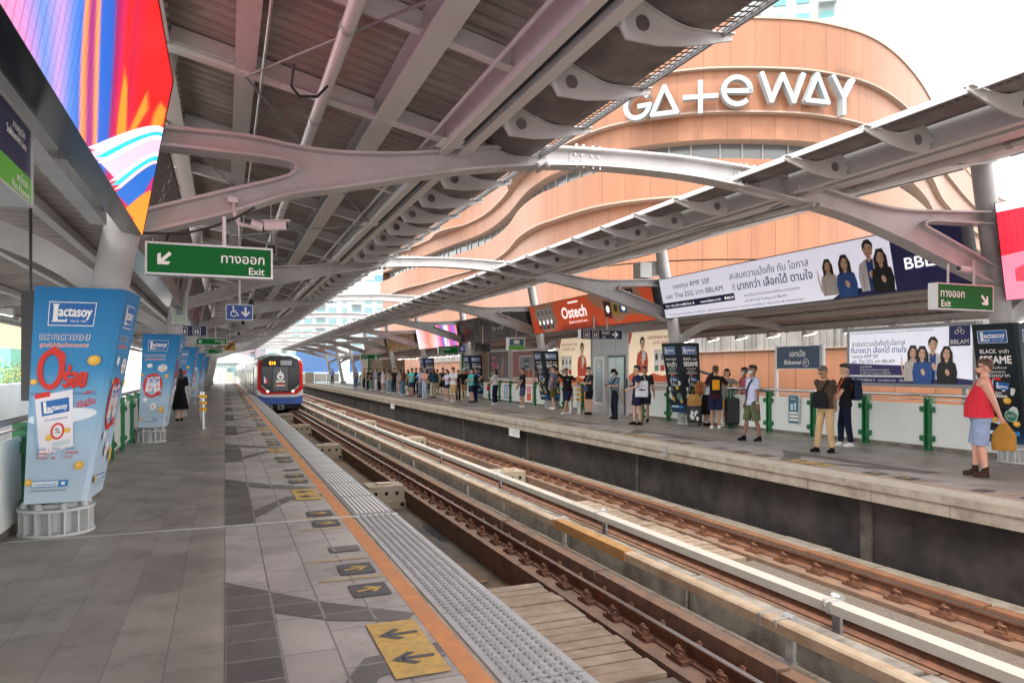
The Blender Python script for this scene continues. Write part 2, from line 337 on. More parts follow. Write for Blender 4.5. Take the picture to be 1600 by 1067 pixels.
def platform(name, left):
    f = (lambda x: x) if left else mir
    e = LE
    far = -2.25 if left else -3.3
    y1 = 104 if left else 92
    def bx(b, xa, xb, *a):
        xa, xb = sorted((f(xa), f(xb))); b.box(xa, xb, *a)
    b = MB(); b.use(TILE); bx(b, far, 0, -8, y1, -.35, 0); root = b.build(name, kind='structure')
    b = MB(); b.use(TILE2); bx(b, 0, 1.16, -8, y1, -.35, 0); b.build('edge_zone_tiles', root)
    b = MB(); b.use(ORG if left else mat('edge_stripe_muted', (.4, .31, .22), .8, var=.15, scale=14)); bx(b, 1.16, 1.285, -8, y1, -.35, .002); b.build('orange_stripe', root)
    b = MB(); b.use(CONC_P); bx(b, 1.285, e, -8, y1, -.11, -.006)
    b.build('edge_slab', root)
    b = MB(); b.use(CONC_P)
    for k in range(int((y1 + 8) / 1.2)): bx(b, e - .14, e - .03, -8 + k * 1.2, -8 + (k + 1) * 1.2 - .012, -.28, -.111)
    b.build('edge_beam', root)
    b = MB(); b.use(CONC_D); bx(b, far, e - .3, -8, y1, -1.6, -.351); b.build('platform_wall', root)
    b = MB(); b.use(mat('wall_joint_pale', (.12, .105, .09), .85, var=.4, scale=3, dirt=(.03, .025, .022), dscale=2, damt=.7))
    for k in range(16): bx(b, e - .303, e - .27, -5 + 6.4 * k, -4.9 + 6.4 * k + .05 * (k % 3), -1.5, -.36)
    b.build('wall_joint', root)
    # tactile edge
    b = MB(); b.use(TACT if left else TACT_P)
    yj = 7.9
    N = 6 if left else 8
    seg0, seg1 = (2.2, yj) if left else (3, 15)
    y = -8
    while y < y1:
        L = 1.14 if left else 1.2
        b.use((TACT if y < 7.2 else mat('tactile_gap', (.2, .2, .2), .6, var=.15, scale=6)) if left else TACT_P); bx(b, 1.32, e - .005, y, y + L - .012, -.006, .004); y += L
    y = seg0; b.use(mat('tactile_dome', (.19, .195, .2), .4, .2) if left else TACT_P)  # left domes coloured darker to stand in for the shade on their sides
    st = .066 if left else .06
    while y < seg1:
        for i in range(N):
            x = f(1.35 + (e - 1.39) * (i + .5) / N)
            P = []
            for r, z in ((.023, .004), (.0165, .014)):
                for k in range(6): P.append((x + r * math.cos(k * 1.0472), y + r * math.sin(k * 1.0472), z))
            b.add(P, [(k, (k + 1) % 6, 6 + (k + 1) % 6, 6 + k) for k in range(6)] + [(6, 7, 8, 9, 10, 11)])
        y += st
    n = 8; b.use(mat('tactile_rib', (.5, .5, .5), .4, .1) if left else TACT_P)
    y = seg1 + .1
    while y < y1 - 1:
        L = 1.14
        for i in range(n):
            x = 1.35 + (e - 1.39) * (i + .5) / n
            bx(b, x - .013, x + .013, y + .03, y + L - .04, .003, .012)
        y += L
    b.build('tactile_tiles', root)
    # dark tile pattern, arrows, stickers
    b = MB(); pts = []
    z = .004
    def P(poly, m, zz=z):
        b.use(m); tri = tessellate_polygon([[Vector((p[0], p[1], 0)) for p in poly]]); b.add([(f(x), yy, zz) for x, yy in poly], [tuple(t) for t in tri])
    def arr(x, y, s, ang, m, zz):
        c, q = math.cos(R(ang)), math.sin(R(ang))
        for poly in ([(-1, -.16), (.5, -.16), (.5, .16), (-1, .16)], [(1, 0), (.1, .75), (-.25, .6), (.5, 0)], [(1, 0), (.5, 0), (-.25, -.6), (.1, -.75)]):
            P([(x + (u * c - v * q) * s, y + (u * q + v * c) * s) for u, v in poly], m, zz)
    for B in MODS:
        if B > y1 - 6: continue
        t = B + 2.17
        P([(.001, t), (.3, t - .36), (.61, t - .73), (1.158, t - 1.2), (1.09, t - 1.33), (.64, t - 1.15), (.31, t - .86), (.29, t - 3.4), (.001, t - 3.4)], TILE3)
        P([(.001, t - 3.41), (.31, t - 2.6), (.72, t - 1.95 + .12), (1.158, t - 1.75), (1.158, t - 1.95), (.75, t - 2.1), (.34, t - 3.0), (.1, t - 3.41)], TILE3, z + .002)
        g = .009
        P([(.82, B), (1.12, B), (1.12, B + .85), (.82, B + .85)], YEL, g); 
        arr(.97, B + .24, .12, 180 if left else 180, TAPE, g + .003); arr(.97, B + .62, .12, 180, TAPE, g + .003)
        for o_, a_ in ((1.42, 20), (2.01, 20), (3.85, -20), (4.4, -20)):
            P([(.845, B + o_), (1.115, B + o_), (1.115, B + o_ + .3), (.845, B + o_ + .3)], TAPE, g); arr(.98, B + o_ + .15, .1, a_, YEL, g + .003)
        for o_ in (1.88, 2.47, 3.72, 4.27): P([(.66, B + o_), (1.15, B + o_), (1.15, B + o_ + .025), (.66, B + o_ + .025)], YEL, g)
        for o_ in (2.75,): P([(.86, B + o_), (1.12, B + o_), (1.12, B + o_ + .2), (.86, B + o_ + .2)], TILE3, g)
    b.build('floor_markings', root, fix=False)
    b = MB(); b.use(GALV)
    for yj_ in ((7.88,) if left else (12.7,)) + (36.7, 65.5): bx(b, far + .2, e - .002, yj_ - .016, yj_ + .016, .004, .0125)
    if not left: bx(b, e - .1, e + .012, 12.6, 12.8, -.2, .014)
    b.build('expansion_joint', root)
    return root
platform('platform_left', True); platform('platform_right', False)
# ---------------------------------------------------------------- tracks
def rail_mesh(b, X, y0, y1, top=-.98):
    pr = [(-.07, -.17), (.07, -.17), (.07, -.155), (.012, -.125), (.012, -.045), (.034, -.03), (.034, -.004), (-.034, -.004), (-.034, -.03), (-.012, -.045), (-.012, -.125), (-.07, -.155)]
    b.use(RUST); b.prism(pr, lambda a, z, t: (X + a, t, top + z), y0, y1)
    b.use(RAILTOP); b.box(X - .026, X + .026, y0, y1, top - .003, top)
b = MB(); b.use(RUST); b.box(-.17, .17, -.13, .13, -.17, -.135)
for sx in (-1, 1):
    b.box(sx * .12 - .045, sx * .12 + .045, -.06, .06, -.135, -.105)
    b.path([V3(sx * .08, -.05, -.1), V3(sx * .1, -.05, -.06), V3(sx * .14, 0, -.045), V3(sx * .12, .05, -.09)], .013, 6)
    b.tube((sx * .12, 0, -.11), (sx * .12, 0, -.02), .017, n=6)
    b.tube((sx * .12, 0, -.06), (sx * .12, 0, -.035), .03, n=6)
FASTENER = None
RAILS = [('inner running rail of the near track, its head polished bright', 4.11, 2.0, 60), ('outer running rail of the near track below the left platform edge', 2.61, -4, 150),
         ('inner running rail of the far track beside the white power rail', 6.1, -4, 150), ('outer running rail of the far track, rust brown with clips', 7.55, 5, 70)]
fast_b = b
for lab, X, fy0, fy1 in RAILS:
    r = MB(); rail_mesh(r, X, -6, 150); ro = r.build('running_rail', label=lab, cat='rail', group='running rails')
    if fy0 > 0:
        k = 0; y = fy0
        while k < 98:
            if FASTENER is None: o = fast_b.build('rail_fastener', ro); FASTENER = o
            else: o = FASTENER.copy(); COL.objects.link(o); o.parent = ro
            o.location = (X, y, -.98); y += .62; k += 1
def seg_kerb(name, lab, cat, x0, x1, z0, z1, m, L, gap, y0=-5, y1=120, jit=.01, group=None):
    b = MB(); b.use(m); y = y0; q = random.Random(int(x0 * 100))
    while y < y1:
        j = q.uniform(-jit, jit); b.box(x0 + j, x1 + j, y, y + L - gap, z0, z1 + q.uniform(-jit, jit) * .6); y += L
    return b.build(name, label=lab, cat=cat, group=group)
seg_kerb('rail_plinth', 'rust stained concrete plinth under the bright inner rail of the near track', 'plinth', 3.83, 4.36, -1.5, -1.155, RUSTC, 4.8, .03, jit=0)
seg_kerb('rail_plinth', 'concrete plinth under the rail closest to the left platform', 'plinth', 2.33, 2.87, -1.5, -1.155, RUSTC, 4.8, .03, jit=0)
seg_kerb('rail_plinth', 'concrete plinth beneath the far track inner rail behind the white power rail', 'plinth', 5.85, 6.38, -1.5, -1.155, RUSTC, 4.8, .03, jit=0)
seg_kerb('rail_plinth', 'rust stained concrete plinth under the outer rail of the far track', 'plinth', 7.26, 7.72, -1.5, -1.155, RUSTC, 4.8, .03, jit=0)
seg_kerb('guard_kerb', 'rust topped guard kerb right beside the bright inner rail', 'kerb', 4.42, 4.58, -1.5, -.99, RUSTC, 3.3, .05)
seg_kerb('guard_kerb', 'orange rusty guard kerb between the outer far rail and the dark platform wall', 'kerb', 7.745, 7.9, -1.5, -1.0, RUST_O, 2.6, .04)
seg_kerb('guard_kerb', 'grey weathered concrete kerb between the two pale power rails', 'kerb', 5.28, 5.45, -1.5, -.93, CONC, 3.1, .07, jit=.02)
seg_kerb('cable_trough', 'pale concrete cable trough lids beneath the cream power rail', 'cable trough', 4.66, 4.99, -1.5, -1.17, CONC_P, 1.25, .02)
seg_kerb('cable_trough', 'pale slab cable trough lids along the foot of the dark platform wall', 'cable trough', 8.16, 8.56, -1.5, -1.13, CONC_P, .95, .02, jit=.02)
moss = mat('moss_strip', (.035, .05, .028), .95, var=.5, scale=9, dirt=(.12, .1, .08), dscale=3, damt=.8, bump=.5, bscale=30)
b = MB(); b.use(moss); b.box(7.92, 8.14, -5, 120, -1.5, -1.2); b.build('moss', kind='stuff', label='dark green moss in the gutter beside the far track', cat='moss')
def power_rail(X, m, lab, top, y0=0.0):
    t = thing('power_rail', (X, 0, 0), label=lab, cat='power rail', group='power rails between the tracks')
    b = MB(); b.use(m); y = -4; pr = [(-.07, -.12), (-.055, -.12), (-.055, -.05), (.055, -.05), (.055, -.12), (.07, -.12), (.075, -.02), (.055, 0), (-.055, 0), (-.075, -.02)]
    while y < 130:
        b.prism(pr, lambda a, z, q: (a, q, top + z), y, y + 9.55); b.use(GALV); b.box(-.077, .077, y + 9.552, y + 9.598, top - .122, top - .001); b.use(m); y += 9.6
    b.build('cover', t)
    b = MB(); b.use(RUST); b.box(-.03, .03, -4, 130, top - .11, top - .06); b.build('conductor_bar', t)
    b = MB(); b.use(GALV); b.box(.085, .125, -.05, .05, -1.5, top - .02); b.box(-.02, .125, -.035, .035, top - .16, top - .125); b.box(-.1, .14, -.06, .06, -1.2, -1.17)
    b.tube((.105, -.055, top + .0), (.105, .055, top + .0), .045, n=10); b.path([V3(-.078, 0, top - .06), V3(-.078, 0, top + .008), V3(.1, 0, top + .012)], .012, 6)
    o = b.build('support_bracket', t); o.location = (0, 5.35 + y0, 0); k = 1
    while k < 26:
        c = o.copy(); COL.objects.link(c); c.location = (0, 5.35 + y0 + 4.9 * k, 0); k += 1
    return t
power_rail(4.9, POWER, 'cream power rail with rust specks, the one closer to the left platform', -.76)
power_rail(5.8, POWER_W, 'white power rail with clamps, the one closer to the far track', -.76, .3)
# rust-coloured length of the cream cover is a cover plate
b = MB(); b.use(mat('ochre_cover', (.36, .19, .06), .6, var=.2, scale=6)); b.box(4.9 - .082, 4.9 + .082, 8.1, 10.3, -.885, -.752)
b.build('cover_plate', label='ochre cover plate clipped over the cream power rail', cat='cover plate')
# concrete cross blocks with three holes, and crossing planks
def cross_block(x0, x1, y, lab):
    t = thing('concrete_block', ((x0 + x1) / 2, y, -1.5), label=lab, cat='concrete block', group='concrete cross blocks with three holes')
    w_ = (x1 - x0) / 2; b = MB(); b.use(mat('block_concrete', (.33, .28, .21), .85, var=.12, scale=5, dirt=(.17, .12, .08), dscale=2.5, damt=.6, bump=.25)); b.box(-w_, w_, -.05, .75, 0, .18); b.box(-w_ + .03, w_ - .03, 0, .7, .181, .5); b.build('body', t)
    b = MB(); b.use(mat('hole_dark', (.01, .01, .01), .9))
    for k in (-1, 0, 1): b.tube((k * w_ * .55, -.004, .34), (k * w_ * .55, .1, .34), .045, n=12)
    b.tube((w_ * .8, -.055, .09), (w_ * .8, .05, .09), .05, n=12)
    b.build('drain_hole', t); b = MB(); b.use(POWER); b.box(-w_ * .4, w_ * .35, .2, .36, .503, .55); b.build('lid_bar', t)
for k in range(6): cross_block(2.92, 3.79, 15.9 + 9.4 * k, 'holed concrete block left of the bright rail, ' + ['the closest and largest', 'second from the viewer', 'third from the viewer', 'fourth, before the train', 'fifth, by the train nose', 'sixth, beneath the train'][k])
for k in range(5): cross_block(6.42, 7.22, 17.0 + 9.8 * k, 'holed concrete block left of the rusty far rail, ' + ['closest to the viewer', 'second from the viewer', 'third from the viewer', 'fourth and tiny', 'fifth and farthest'][k])
def deck(x0, x1, y0, y1, lab, st=.2):
    b = MB(); b.use(PLANK); y = y0; q = random.Random(3)
    while y < y1:
        j = q.uniform(-.03, .03); b.box(x0 + j, x1 + j, y, y + st - q.uniform(.012, .03), -1.5, -1.18 + q.uniform(-.012, .012)); y += st
    b.build('crossing_deck', label=lab, cat='plank deck')
deck(2.9, 3.8, 5.6, 8.6, 'brown plank deck between the near rails at the bottom of the photo')
deck(6.42, 7.22, 8.6, 13.6, 'brown plank deck between the far rails below the red shirted man', .22)
b = MB(); b.use(mat('gravel_grey', (.17, .145, .12), .95, var=.5, scale=60, dirt=(.16, .12, .09), dscale=8, damt=.7, bump=.8, bscale=90)); b.box(2.88, 3.82, 2, 5.55, -1.5, -1.21); b.box(6.4, 7.25, 2, 8.5, -1.5, -1.21)
b.build('gravel', kind='stuff', label='grey gravel fill between the rails', cat='gravel')
# ---------------------------------------------------------------- portal frames over both platforms
COLX_L, COLX_R, LEAN = -1.55, 12.85, .19
FRAME_Y = [8.3 + 9.6 * k for k in range(-1, 10)]
top = [(-.7, 4.1), (.2, 4.11), (.72, 4.06), (1.21, 4.05), (1.87, 4.11), (2.43, 4.2), (2.87, 4.29), (3.62, 4.39), (4.3, 4.44), (5.1, 4.48), (5.9, 4.5), (6.94, 4.47), (7.6, 4.41), (8.4, 4.29), (9.22, 4.17), (9.9, 4.13), (10.58, 4.16), (12.0, 4.26)]
n1 = [(12.05, 4.06), (11.2, 4.03), (10.6, 4.0), (10.45, 3.97), (10.4, 3.93), (10.46, 3.89), (10.8, 3.78), (11.4, 3.58), (12.2, 3.3)]
bot = [(12.25, 3.0), (11.81, 3.12), (10.9, 3.38), (9.9, 3.68), (8.77, 3.95), (7.48, 4.13), (6.67, 4.21), (5.9, 4.26), (4.9, 4.26), (4.07, 4.21), (3.5, 4.14), (2.63, 3.99), (1.21, 3.65), (.65, 3.52), (.06, 3.28), (-.95, 2.94)]
n2 = [(-.9, 3.17), (-.69, 3.26), (.06, 3.52), (.5, 3.67), (.68, 3.75), (.73, 3.82), (.68, 3.88), (.5, 3.9), (.2, 3.91), (-.75, 3.92)]
def frame_steel(parent):
    T, N1, B_, N2 = catmull(top, 4), catmull(n1, 3), catmull(bot, 4), catmull(n2, 3)
    outline = T + N1 + B_ + N2
    b = MB(); b.use(STEEL); b.prism(outline, lambda a, z, t: (a, t, z), -.02, .02); 
    for L, s in ((T, 1), (N1, 1), (B_, 1), (N2, 1)):
        rows = []
        for i, p in enumerate(L):
            q0, q1 = L[max(0, i - 1)], L[min(len(L) - 1, i + 1)]; d = Vector((q1[0] - q0[0], q1[1] - q0[1])).normalized(); nrm = Vector((d.y, -d.x))   # inward
            hw = .14
            a = Vector(p) + nrm * -.012; c = Vector(p) + nrm * .018
            rows.append([(a.x, -hw, a.y), (a.x, hw, a.y), (c.x, hw, c.y), (c.x, -hw, c.y)])
        b.loft(rows)
    b.build('arch_beam', parent)
    for xs in (4.35, 6.95):                                       # bolted splices
        b = MB()
        i = min(range(len(T)), key=lambda k: abs(T[k][0] - xs)); zt = T[i][1]; zb = zt - .21
        for sy in (-1, 1):
            b.use(STEEL); b.box(xs - .24, xs + .24, sy * .026 - .006, sy * .026 + .006, zb + .01, zt - .035)
            b.use(GALV)
            for u in (-.17, -.07, .07, .17):
                for v in (.05, .14): b.tube((xs + u, sy * .03, zb + v), (xs + u, sy * .058, zb + v), .018, n=6)
        for u in (-.17, -.07, .07, .17):
            for yy in (-.09, .09):
                b.tube((xs + u, yy, zt + .01), (xs + u, yy, zt + .05), .017, n=6); b.tube((xs + u, yy, zb - .04), (xs + u, yy, zb + .005), .017, n=6)
        b.build('bolted_splice', parent)
    for xs in (3.62, 3.74, 8.02, 8.14):
        b = MB(); b.use(STEEL); i = min(range(len(B_)), key=lambda k: abs(B_[k][0] - xs)); zb = B_[i][1]; b.tube((xs, -.16, zb - .02), (xs, .16, zb - .02), .03, n=8); b.ball((xs, -.17, zb - .02), .04)
        b.build('hinge_pin', parent)
def column(parent, x0, side):
    b = MB(); b.use(STEEL); ht = 5.3; lx = -side * LEAN
    b.tube((x0 + lx * .2, 0, .2), (x0 + lx * ht, 0, ht), .18, .165, n=24); b.build('column', parent, autos=40)
    b = MB(); b.use(mat('column_base_paint', (.55, .57, .58), .45, var=.06, dirt=(.3, .28, .26), dscale=3, damt=.4))
    b.tube((x0, 0, .0), (x0, 0, .025), .335, n=28); b.tube((x0, 0, .235), (x0, 0, .262), .335, n=28); b.tube((x0, 0, .02), (x0, 0, .3), .225, n=24)
    for k in range(16):
        t = 2 * math.pi * k / 16; c, s = math.cos(t), math.sin(t)
        b.bar((x0 + .21 * c, .21 * s, .13), (x0 + .322 * c, .322 * s, .13), .018, .21)
    for k in range(8):
        t = 2 * math.pi * (k + .5) / 8; b.tube((x0 + .275 * math.cos(t), .275 * math.sin(t), .262), (x0 + .275 * math.cos(t), .275 * math.sin(t), .295), .036, .032, n=10); b.ball((x0 + .275 * math.cos(t), .275 * math.sin(t), .295), .032)
    b.build('base_ring', parent, autos=35)
def low_arm(parent, side):
    """curved arm of the lower roof, outside the columns"""
    b = MB(); b.use(STEEL)
    x0 = (COLX_L + LEAN * 2.4) if side < 0 else (COLX_R - LEAN * 2.4)
    pts = catmull([(0, 2.35), (.5, 2.72), (1.2, 3.0), (2.2, 3.12), (3.4, 3.02), (4.2, 2.86)], 5); rows = []
    for i, (u, z) in enumerate(pts):
        h = .15 - .07 * i / len(pts); x = x0 + side * u; rows.append([(x, -.07, z - h), (x, .07, z - h), (x, .07, z + h), (x, -.07, z + h)])
    b.loft(rows); b.build('lower_roof_arm', parent, autos=30)
f0 = thing('portal_frame', (0, FRAME_Y[1], 0), label='grey steel arch frame spanning both platforms, the closest arch in view', cat='arch frame', group='arched steel frames')
frame_steel(f0); column(f0, COLX_L, -1); column(f0, COLX_R, 1); low_arm(f0, -1); low_arm(f0, 1)
ordn = ['second', 'third', 'fourth', 'fifth', 'sixth', 'seventh', 'eighth', 'ninth', 'tenth']
for k, y in enumerate(FRAME_Y):
    if k == 1: continue
    c = copy_tree(f0); c.location.y = y
    c['label'] = 'grey steel arch frame overhead, behind the viewer' if k == 0 else 'grey steel arch frame spanning both platforms, %s arch from the viewer' % ordn[k - 2]
# ---------------------------------------------------------------- the gull-wing roofs
Y0, Y1 = -4.9, 95.6
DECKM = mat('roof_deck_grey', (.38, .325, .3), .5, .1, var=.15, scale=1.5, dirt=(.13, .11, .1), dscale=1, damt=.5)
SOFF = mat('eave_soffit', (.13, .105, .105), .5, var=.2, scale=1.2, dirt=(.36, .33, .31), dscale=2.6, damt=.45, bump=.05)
PURL = mat('purlin_paint', (.66, .65, .65), .4, .1, var=.07, scale=2, dirt=(.3, .28, .26), dscale=2, damt=.3)
GUT = mat('gutter_gap', (.008, .008, .012), .25)
perf = mat('perforated_sheet', (.2, .18, .18), .5)
def make_perf():
    m = perf; g = node(m, 'ShaderNodeNewGeometry'); sp = node(m, 'ShaderNodeSeparateXYZ'); link(m, g.outputs['Position'], sp.inputs[0])
    d = []
    for ax, sc in ((0, 18.), (1, 12.)):
        q = node(m, 'ShaderNodeMath', operation='MULTIPLY'); q.inputs[1].default_value = sc; link(m, sp.outputs[ax], q.inputs[0])
        fr = node(m, 'ShaderNodeMath', operation='FRACT'); link(m, q.outputs[0], fr.inputs[0])
        s_ = node(m, 'ShaderNodeMath', operation='SUBTRACT'); s_.inputs[1].default_value = .5; link(m, fr.outputs[0], s_.inputs[0])
        a = node(m, 'ShaderNodeMath', operation='ABSOLUTE'); link(m, s_.outputs[0], a.inputs[0]); d.append(a)
    mxx = node(m, 'ShaderNodeMath', operation='MAXIMUM'); link(m, d[0].outputs[0], mxx.inputs[0]); link(m, d[1].outputs[0], mxx.inputs[1])
    gt = node(m, 'ShaderNodeMath', operation='GREATER_THAN'); gt.inputs[1].default_value = .34; link(m, mxx.outputs[0], gt.inputs[0])
    link(m, gt.outputs[0], bsdf(m).inputs['Alpha'])
make_perf()
def zroof(x): return 4.42 + .225 * (2.5 - x)                # underside of the deck for the left roof
eave = catmull([(2.72, 4.42), (2.87, 4.41), (3.1, 4.31), (3.4, 4.255), (3.55, 4.26), (3.68, 4.28)], 4)
def roof(side, name, lab):
    f = (lambda x: x) if side < 0 else mir
    t = thing(name, (f(1.0), 0, 0), label=lab, cat='roof'); sub = (f(1.0), 0, 0)
    xh = -1.7
    # corrugated deck, ribs run down the slope
    b = MB(); b.use(DECKM); y = Y0; prof = []
    while y < Y1: prof += [(y, 0), (y + .075, 0), (y + .095, .05), (y + .165, .05), (y + .185, 0)]; y += .2
    P = []
    for x in (xh, 2.42):
        P += [(f(x), yy, zroof(x) + zz) for yy, zz in prof]
    n = len(prof); b.add(P, [(i, i + 1, n + i + 1, n + i) for i in range(n - 1)])
    P2 = [(f(x), yy, zroof(x) + .09) for x in (xh, 2.42) for yy in (Y0, Y1)]; b.add(P2, [(0, 1, 3, 2)])
    b.build('corrugated_deck', t, sub=sub, fix=False)
    for x, wdt in ((-1.45, .2), (-.62, .22), (.2, .2), (1.66, .24)):
        b = MB(); b.use(PURL); z = zroof(x); b.box(f(x) - wdt / 2, f(x) + wdt / 2, Y0, Y1, z - .24, z - .215); b.box(f(x) - .012, f(x) + .012, Y0, Y1, z - .214, z - .02); b.box(f(x) - wdt / 2, f(x) + wdt / 2, Y0, Y1, z - .019, z - .003)
        b.build('purlin', t, sub=sub)
    b = MB(); b.use(PURL)                                    # gutter: two pale flanges either side of a black gap
    a0, a1 = sorted((f(2.36), f(2.47))); b.box(a0, a1, Y0, Y1, 4.16, 4.46); a0, a1 = sorted((f(2.58), f(2.7))); b.box(a0, a1, Y0, Y1, 4.16, 4.46)
    b.use(GUT); a0, a1 = sorted((f(2.471), f(2.579))); b.box(a0, a1, Y0, Y1, 4.23, 4.4)
    b.build('gutter', t, sub=sub)
    b = MB(); b.use(PURL); b.tube((f(.97), Y0, 4.5), (f(.97), Y1, 4.5), .065, n=12)
    b.use(GALV); y = Y0 + 1.4
    while y < Y1: b.tube((f(.97), y, 4.5), (f(.97), y + .08, 4.5), .075, n=12); y += 2.4
    b.build('drain_pipe', t, sub=sub, autos=40)
    # cross members and hangers
    b = MB(); b.use(PURL); y = FRAME_Y[0] + .0
    while y < Y1:
        near = min(abs(y - q) for q in FRAME_Y) < .3
        yy = y - .3 if near else y
        for xa, xb in ((-1.34, -.73), (-.51, .1), (.3, 1.54), (1.78, 2.36)):
            za, zb = zroof(xa) - .1, zroof(xb) - .1
            b.bar((f(xa), yy, za), (f(xb), yy, zb), .02, .17); b.bar((f(xa), yy, za - .09), (f(xb), yy, zb - .09), .11, .016)
        y += 2.4
    b.build('cross_member', t, sub=sub)
    b = MB(); b.use(PURL)
    for y in FRAME_Y: b.bar((f(-1.4), y - .32, zroof(-1.4) - .28), (f(2.72), y - .32, zroof(2.72) - .2), .12, .03); b.bar((f(-1.4), y - .32, zroof(-1.4) - .24), (f(2.72), y - .32, zroof(2.72) - .16), .02, .06)
    b.build('rafter', t, sub=sub)
    b = MB(); b.use(STEEL_D); g = MB(); g.use(WHITE)
    for y in FRAME_Y[:-1]:
        A, B_, C_, D = (f(.2), y - .3, zroof(.2) - .27), (f(2.4), y - .4, 4.2), (f(2.4), y + 4.5, 4.2), (f(.2), y + 4.8, zroof(.2) - .27)
        E_ = (f(.2), y + 9.3, zroof(.2) - .27)
        for p, q in ((A, C_), (C_, E_), ((f(-1.4), y + .2, zroof(-1.4) - .27), D), (D, (f(-1.4), y + 9.0, zroof(-1.4) - .27)), (B_, D)): b.tube(p, q, .013, n=6)
        for p in (C_, D, B_): g.box(p[0] - .13, p[0] + .13, p[1] - .16, p[1] + .16, p[2] - .012, p[2] - .001)
    b.build('tie_rod', t, sub=sub); g.build('gusset_plate', t, sub=sub)
    # eave: curved soffit, outer edge, perforated strip, fins
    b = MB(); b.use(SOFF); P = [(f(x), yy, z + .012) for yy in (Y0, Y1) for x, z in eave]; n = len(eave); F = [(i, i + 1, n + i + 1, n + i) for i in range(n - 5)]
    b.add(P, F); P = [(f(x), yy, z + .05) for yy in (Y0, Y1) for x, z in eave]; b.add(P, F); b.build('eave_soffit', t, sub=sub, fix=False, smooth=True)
    b = MB(); b.use(perf); n5 = eave[-6:]; P = [(f(x), yy, z + .012) for yy in (Y0, Y1) for x, z in n5]; b.add(P, [(i, i + 1, 6 + i + 1, 6 + i) for i in range(5)]); b.build('perforated_strip', t, sub=sub, fix=False)
    b = MB(); b.use(PURL if side > 0 else STEEL_D); a0, a1 = sorted((f(3.681), f(3.705))); b.box(a0, a1, Y0, Y1, 4.255, 4.32); b.build('eave_edge', t, sub=sub)  # far edge toned pale as lit, left edge dark: light put into the colour
    fin = [(2.71, 4.27), (2.76, 4.36), (2.85, 4.42)] + [p for p in catmull([(2.85, 4.42), (3.11, 4.315), (3.36, 4.255), (3.79, 4.29)], 4)][1:] + [(3.79, 4.245), (3.4, 4.135), (3.1, 4.09), (2.81, 4.09), (2.74, 4.2)]
    b = MB(); b.use(STEEL); b.prism(fin, lambda a, z, q: (f(a) - f(2.7), q, z), -.012, .012)
    m2 = [(f(x) - f(2.7), z) for x, z in fin[2:-5]]
    b.loft([[(x, -.05, z - .004), (x, .05, z - .004), (x, .05, z + .006), (x, -.05, z + .006)] for x, z in m2])
    b.use(SOFF)
    c0 = (f(2.95) - f(2.7), 4.235); b.tube((c0[0], -.0145, c0[1]), (c0[0], .0145, c0[1]), .062, n=18)
    b.use(GALV)
    for z in (4.2, 4.3): b.tube((f(2.75) - f(2.7), -.03, z + .0), (f(2.75) - f(2.7), .03, z), .014, n=6)
    o = None; y = FRAME_Y[0]
    ylast = 0; cnt = 0; ys = []
    while y < Y1 - .5:
        ys.append(y); y += 1.2
    for y in ys[3:]:
        if o is None: o = b.build('eave_fin', t)
        else: o = o.copy(); COL.objects.link(o)
        o.location = (f(2.7) - sub[0], y, 0)
    return t
roof(-1, 'canopy_roof', 'grey corrugated canopy roof over the left platform'); roof(1, 'canopy_roof', 'grey canopy roof over the far platform, edge toned pale as if lit')
# lower outer roofs with strip lamps
LAMPM = mat('lamp_diffuser', (1, .98, .93), .4, emit=4)
def low_roof(side):
    x0 = (COLX_L + .35) if side < 0 else (COLX_R - .35)
    lab = 'low grey outer roof behind the left columns' if side < 0 else 'low grey outer roof hanging beyond the far platform columns'
    t = thing('lower_roof', (x0, 0, 3), label=lab, cat='roof'); sub = (x0, 0, 3)
    b = MB(); b.use(DECKM); y = Y0
    def z(u): return 3.3 - .045 * (u - 1.2) ** 2
    us = [0, .7, 1.4, 2.1, 2.8, 3.5, 4.1]; prof = []
    while y < Y1: prof += [(y, 0), (y + .1, 0), (y + .13, .035), (y + .22, .035), (y + .25, 0)]; y += .3
    n = len(prof); P = [(x0 + side * u, yy, z(u) + zz) for u in us for yy, zz in prof]
    b.add(P, [(j * n + i, j * n + i + 1, (j + 1) * n + i + 1, (j + 1) * n + i) for j in range(len(us) - 1) for i in range(n - 1)]); b.build('roof_sheet', t, sub=sub, fix=False)
    b = MB(); b.use(PURL)
    for u in (.5, 1.6, 2.7, 3.8, 4.1):
        if u == 4.1: b.box(x0 + side * 4.1 - .05, x0 + side * 4.1 + .05, Y0, Y1, z(u) - .12, z(u) + .1)
        else: b.box(x0 + side * u - .05, x0 + side * u + .05, Y0, Y1, z(u) - .13, z(u) - .02)
    b.build('purlin', t, sub=sub)
    lo = None; y = 1.4; k = 0
    while y < 80 and k < 60:
        lt = thing('strip_lamp', (x0 + side * (4.05 if side > 0 else 3.2), y, 2.62 if side > 0 else 2.72), group='lamps under the lower roofs', cat='lamp', label='white angled lamps in a row along the low roof edge ' + ('beyond the far platform' if side > 0 else 'behind the left columns'))
        if lo is None:
            h = MB(); h.use(WHITE); h.prism([(-.22, .02), (.22, .1), (.22, .14), (-.16, .2), (-.22, .18)], lambda a, zz, q: (a * side, q, zz), -.09, .09); h.bar((0, 0, .12), (0, 0, .36), .03, .03, up=(1, 0, 0)); hh = h.build('housing', lt)
            h = MB(); h.use(LAMPM); h.add([(-.19 * side, -.07, .018), (.19 * side, -.07, .088), (.19 * side, .07, .088), (-.19 * side, .07, .018)], [(0, 1, 2, 3)]); dd = h.build('diffuser', lt); lo = (hh, dd)
        else:
            for q in lo: c = q.copy(); COL.objects.link(c); c.parent = lt
        y += 1.55 if side > 0 else 2.4; k += 1
low_roof(-1); low_roof(1)
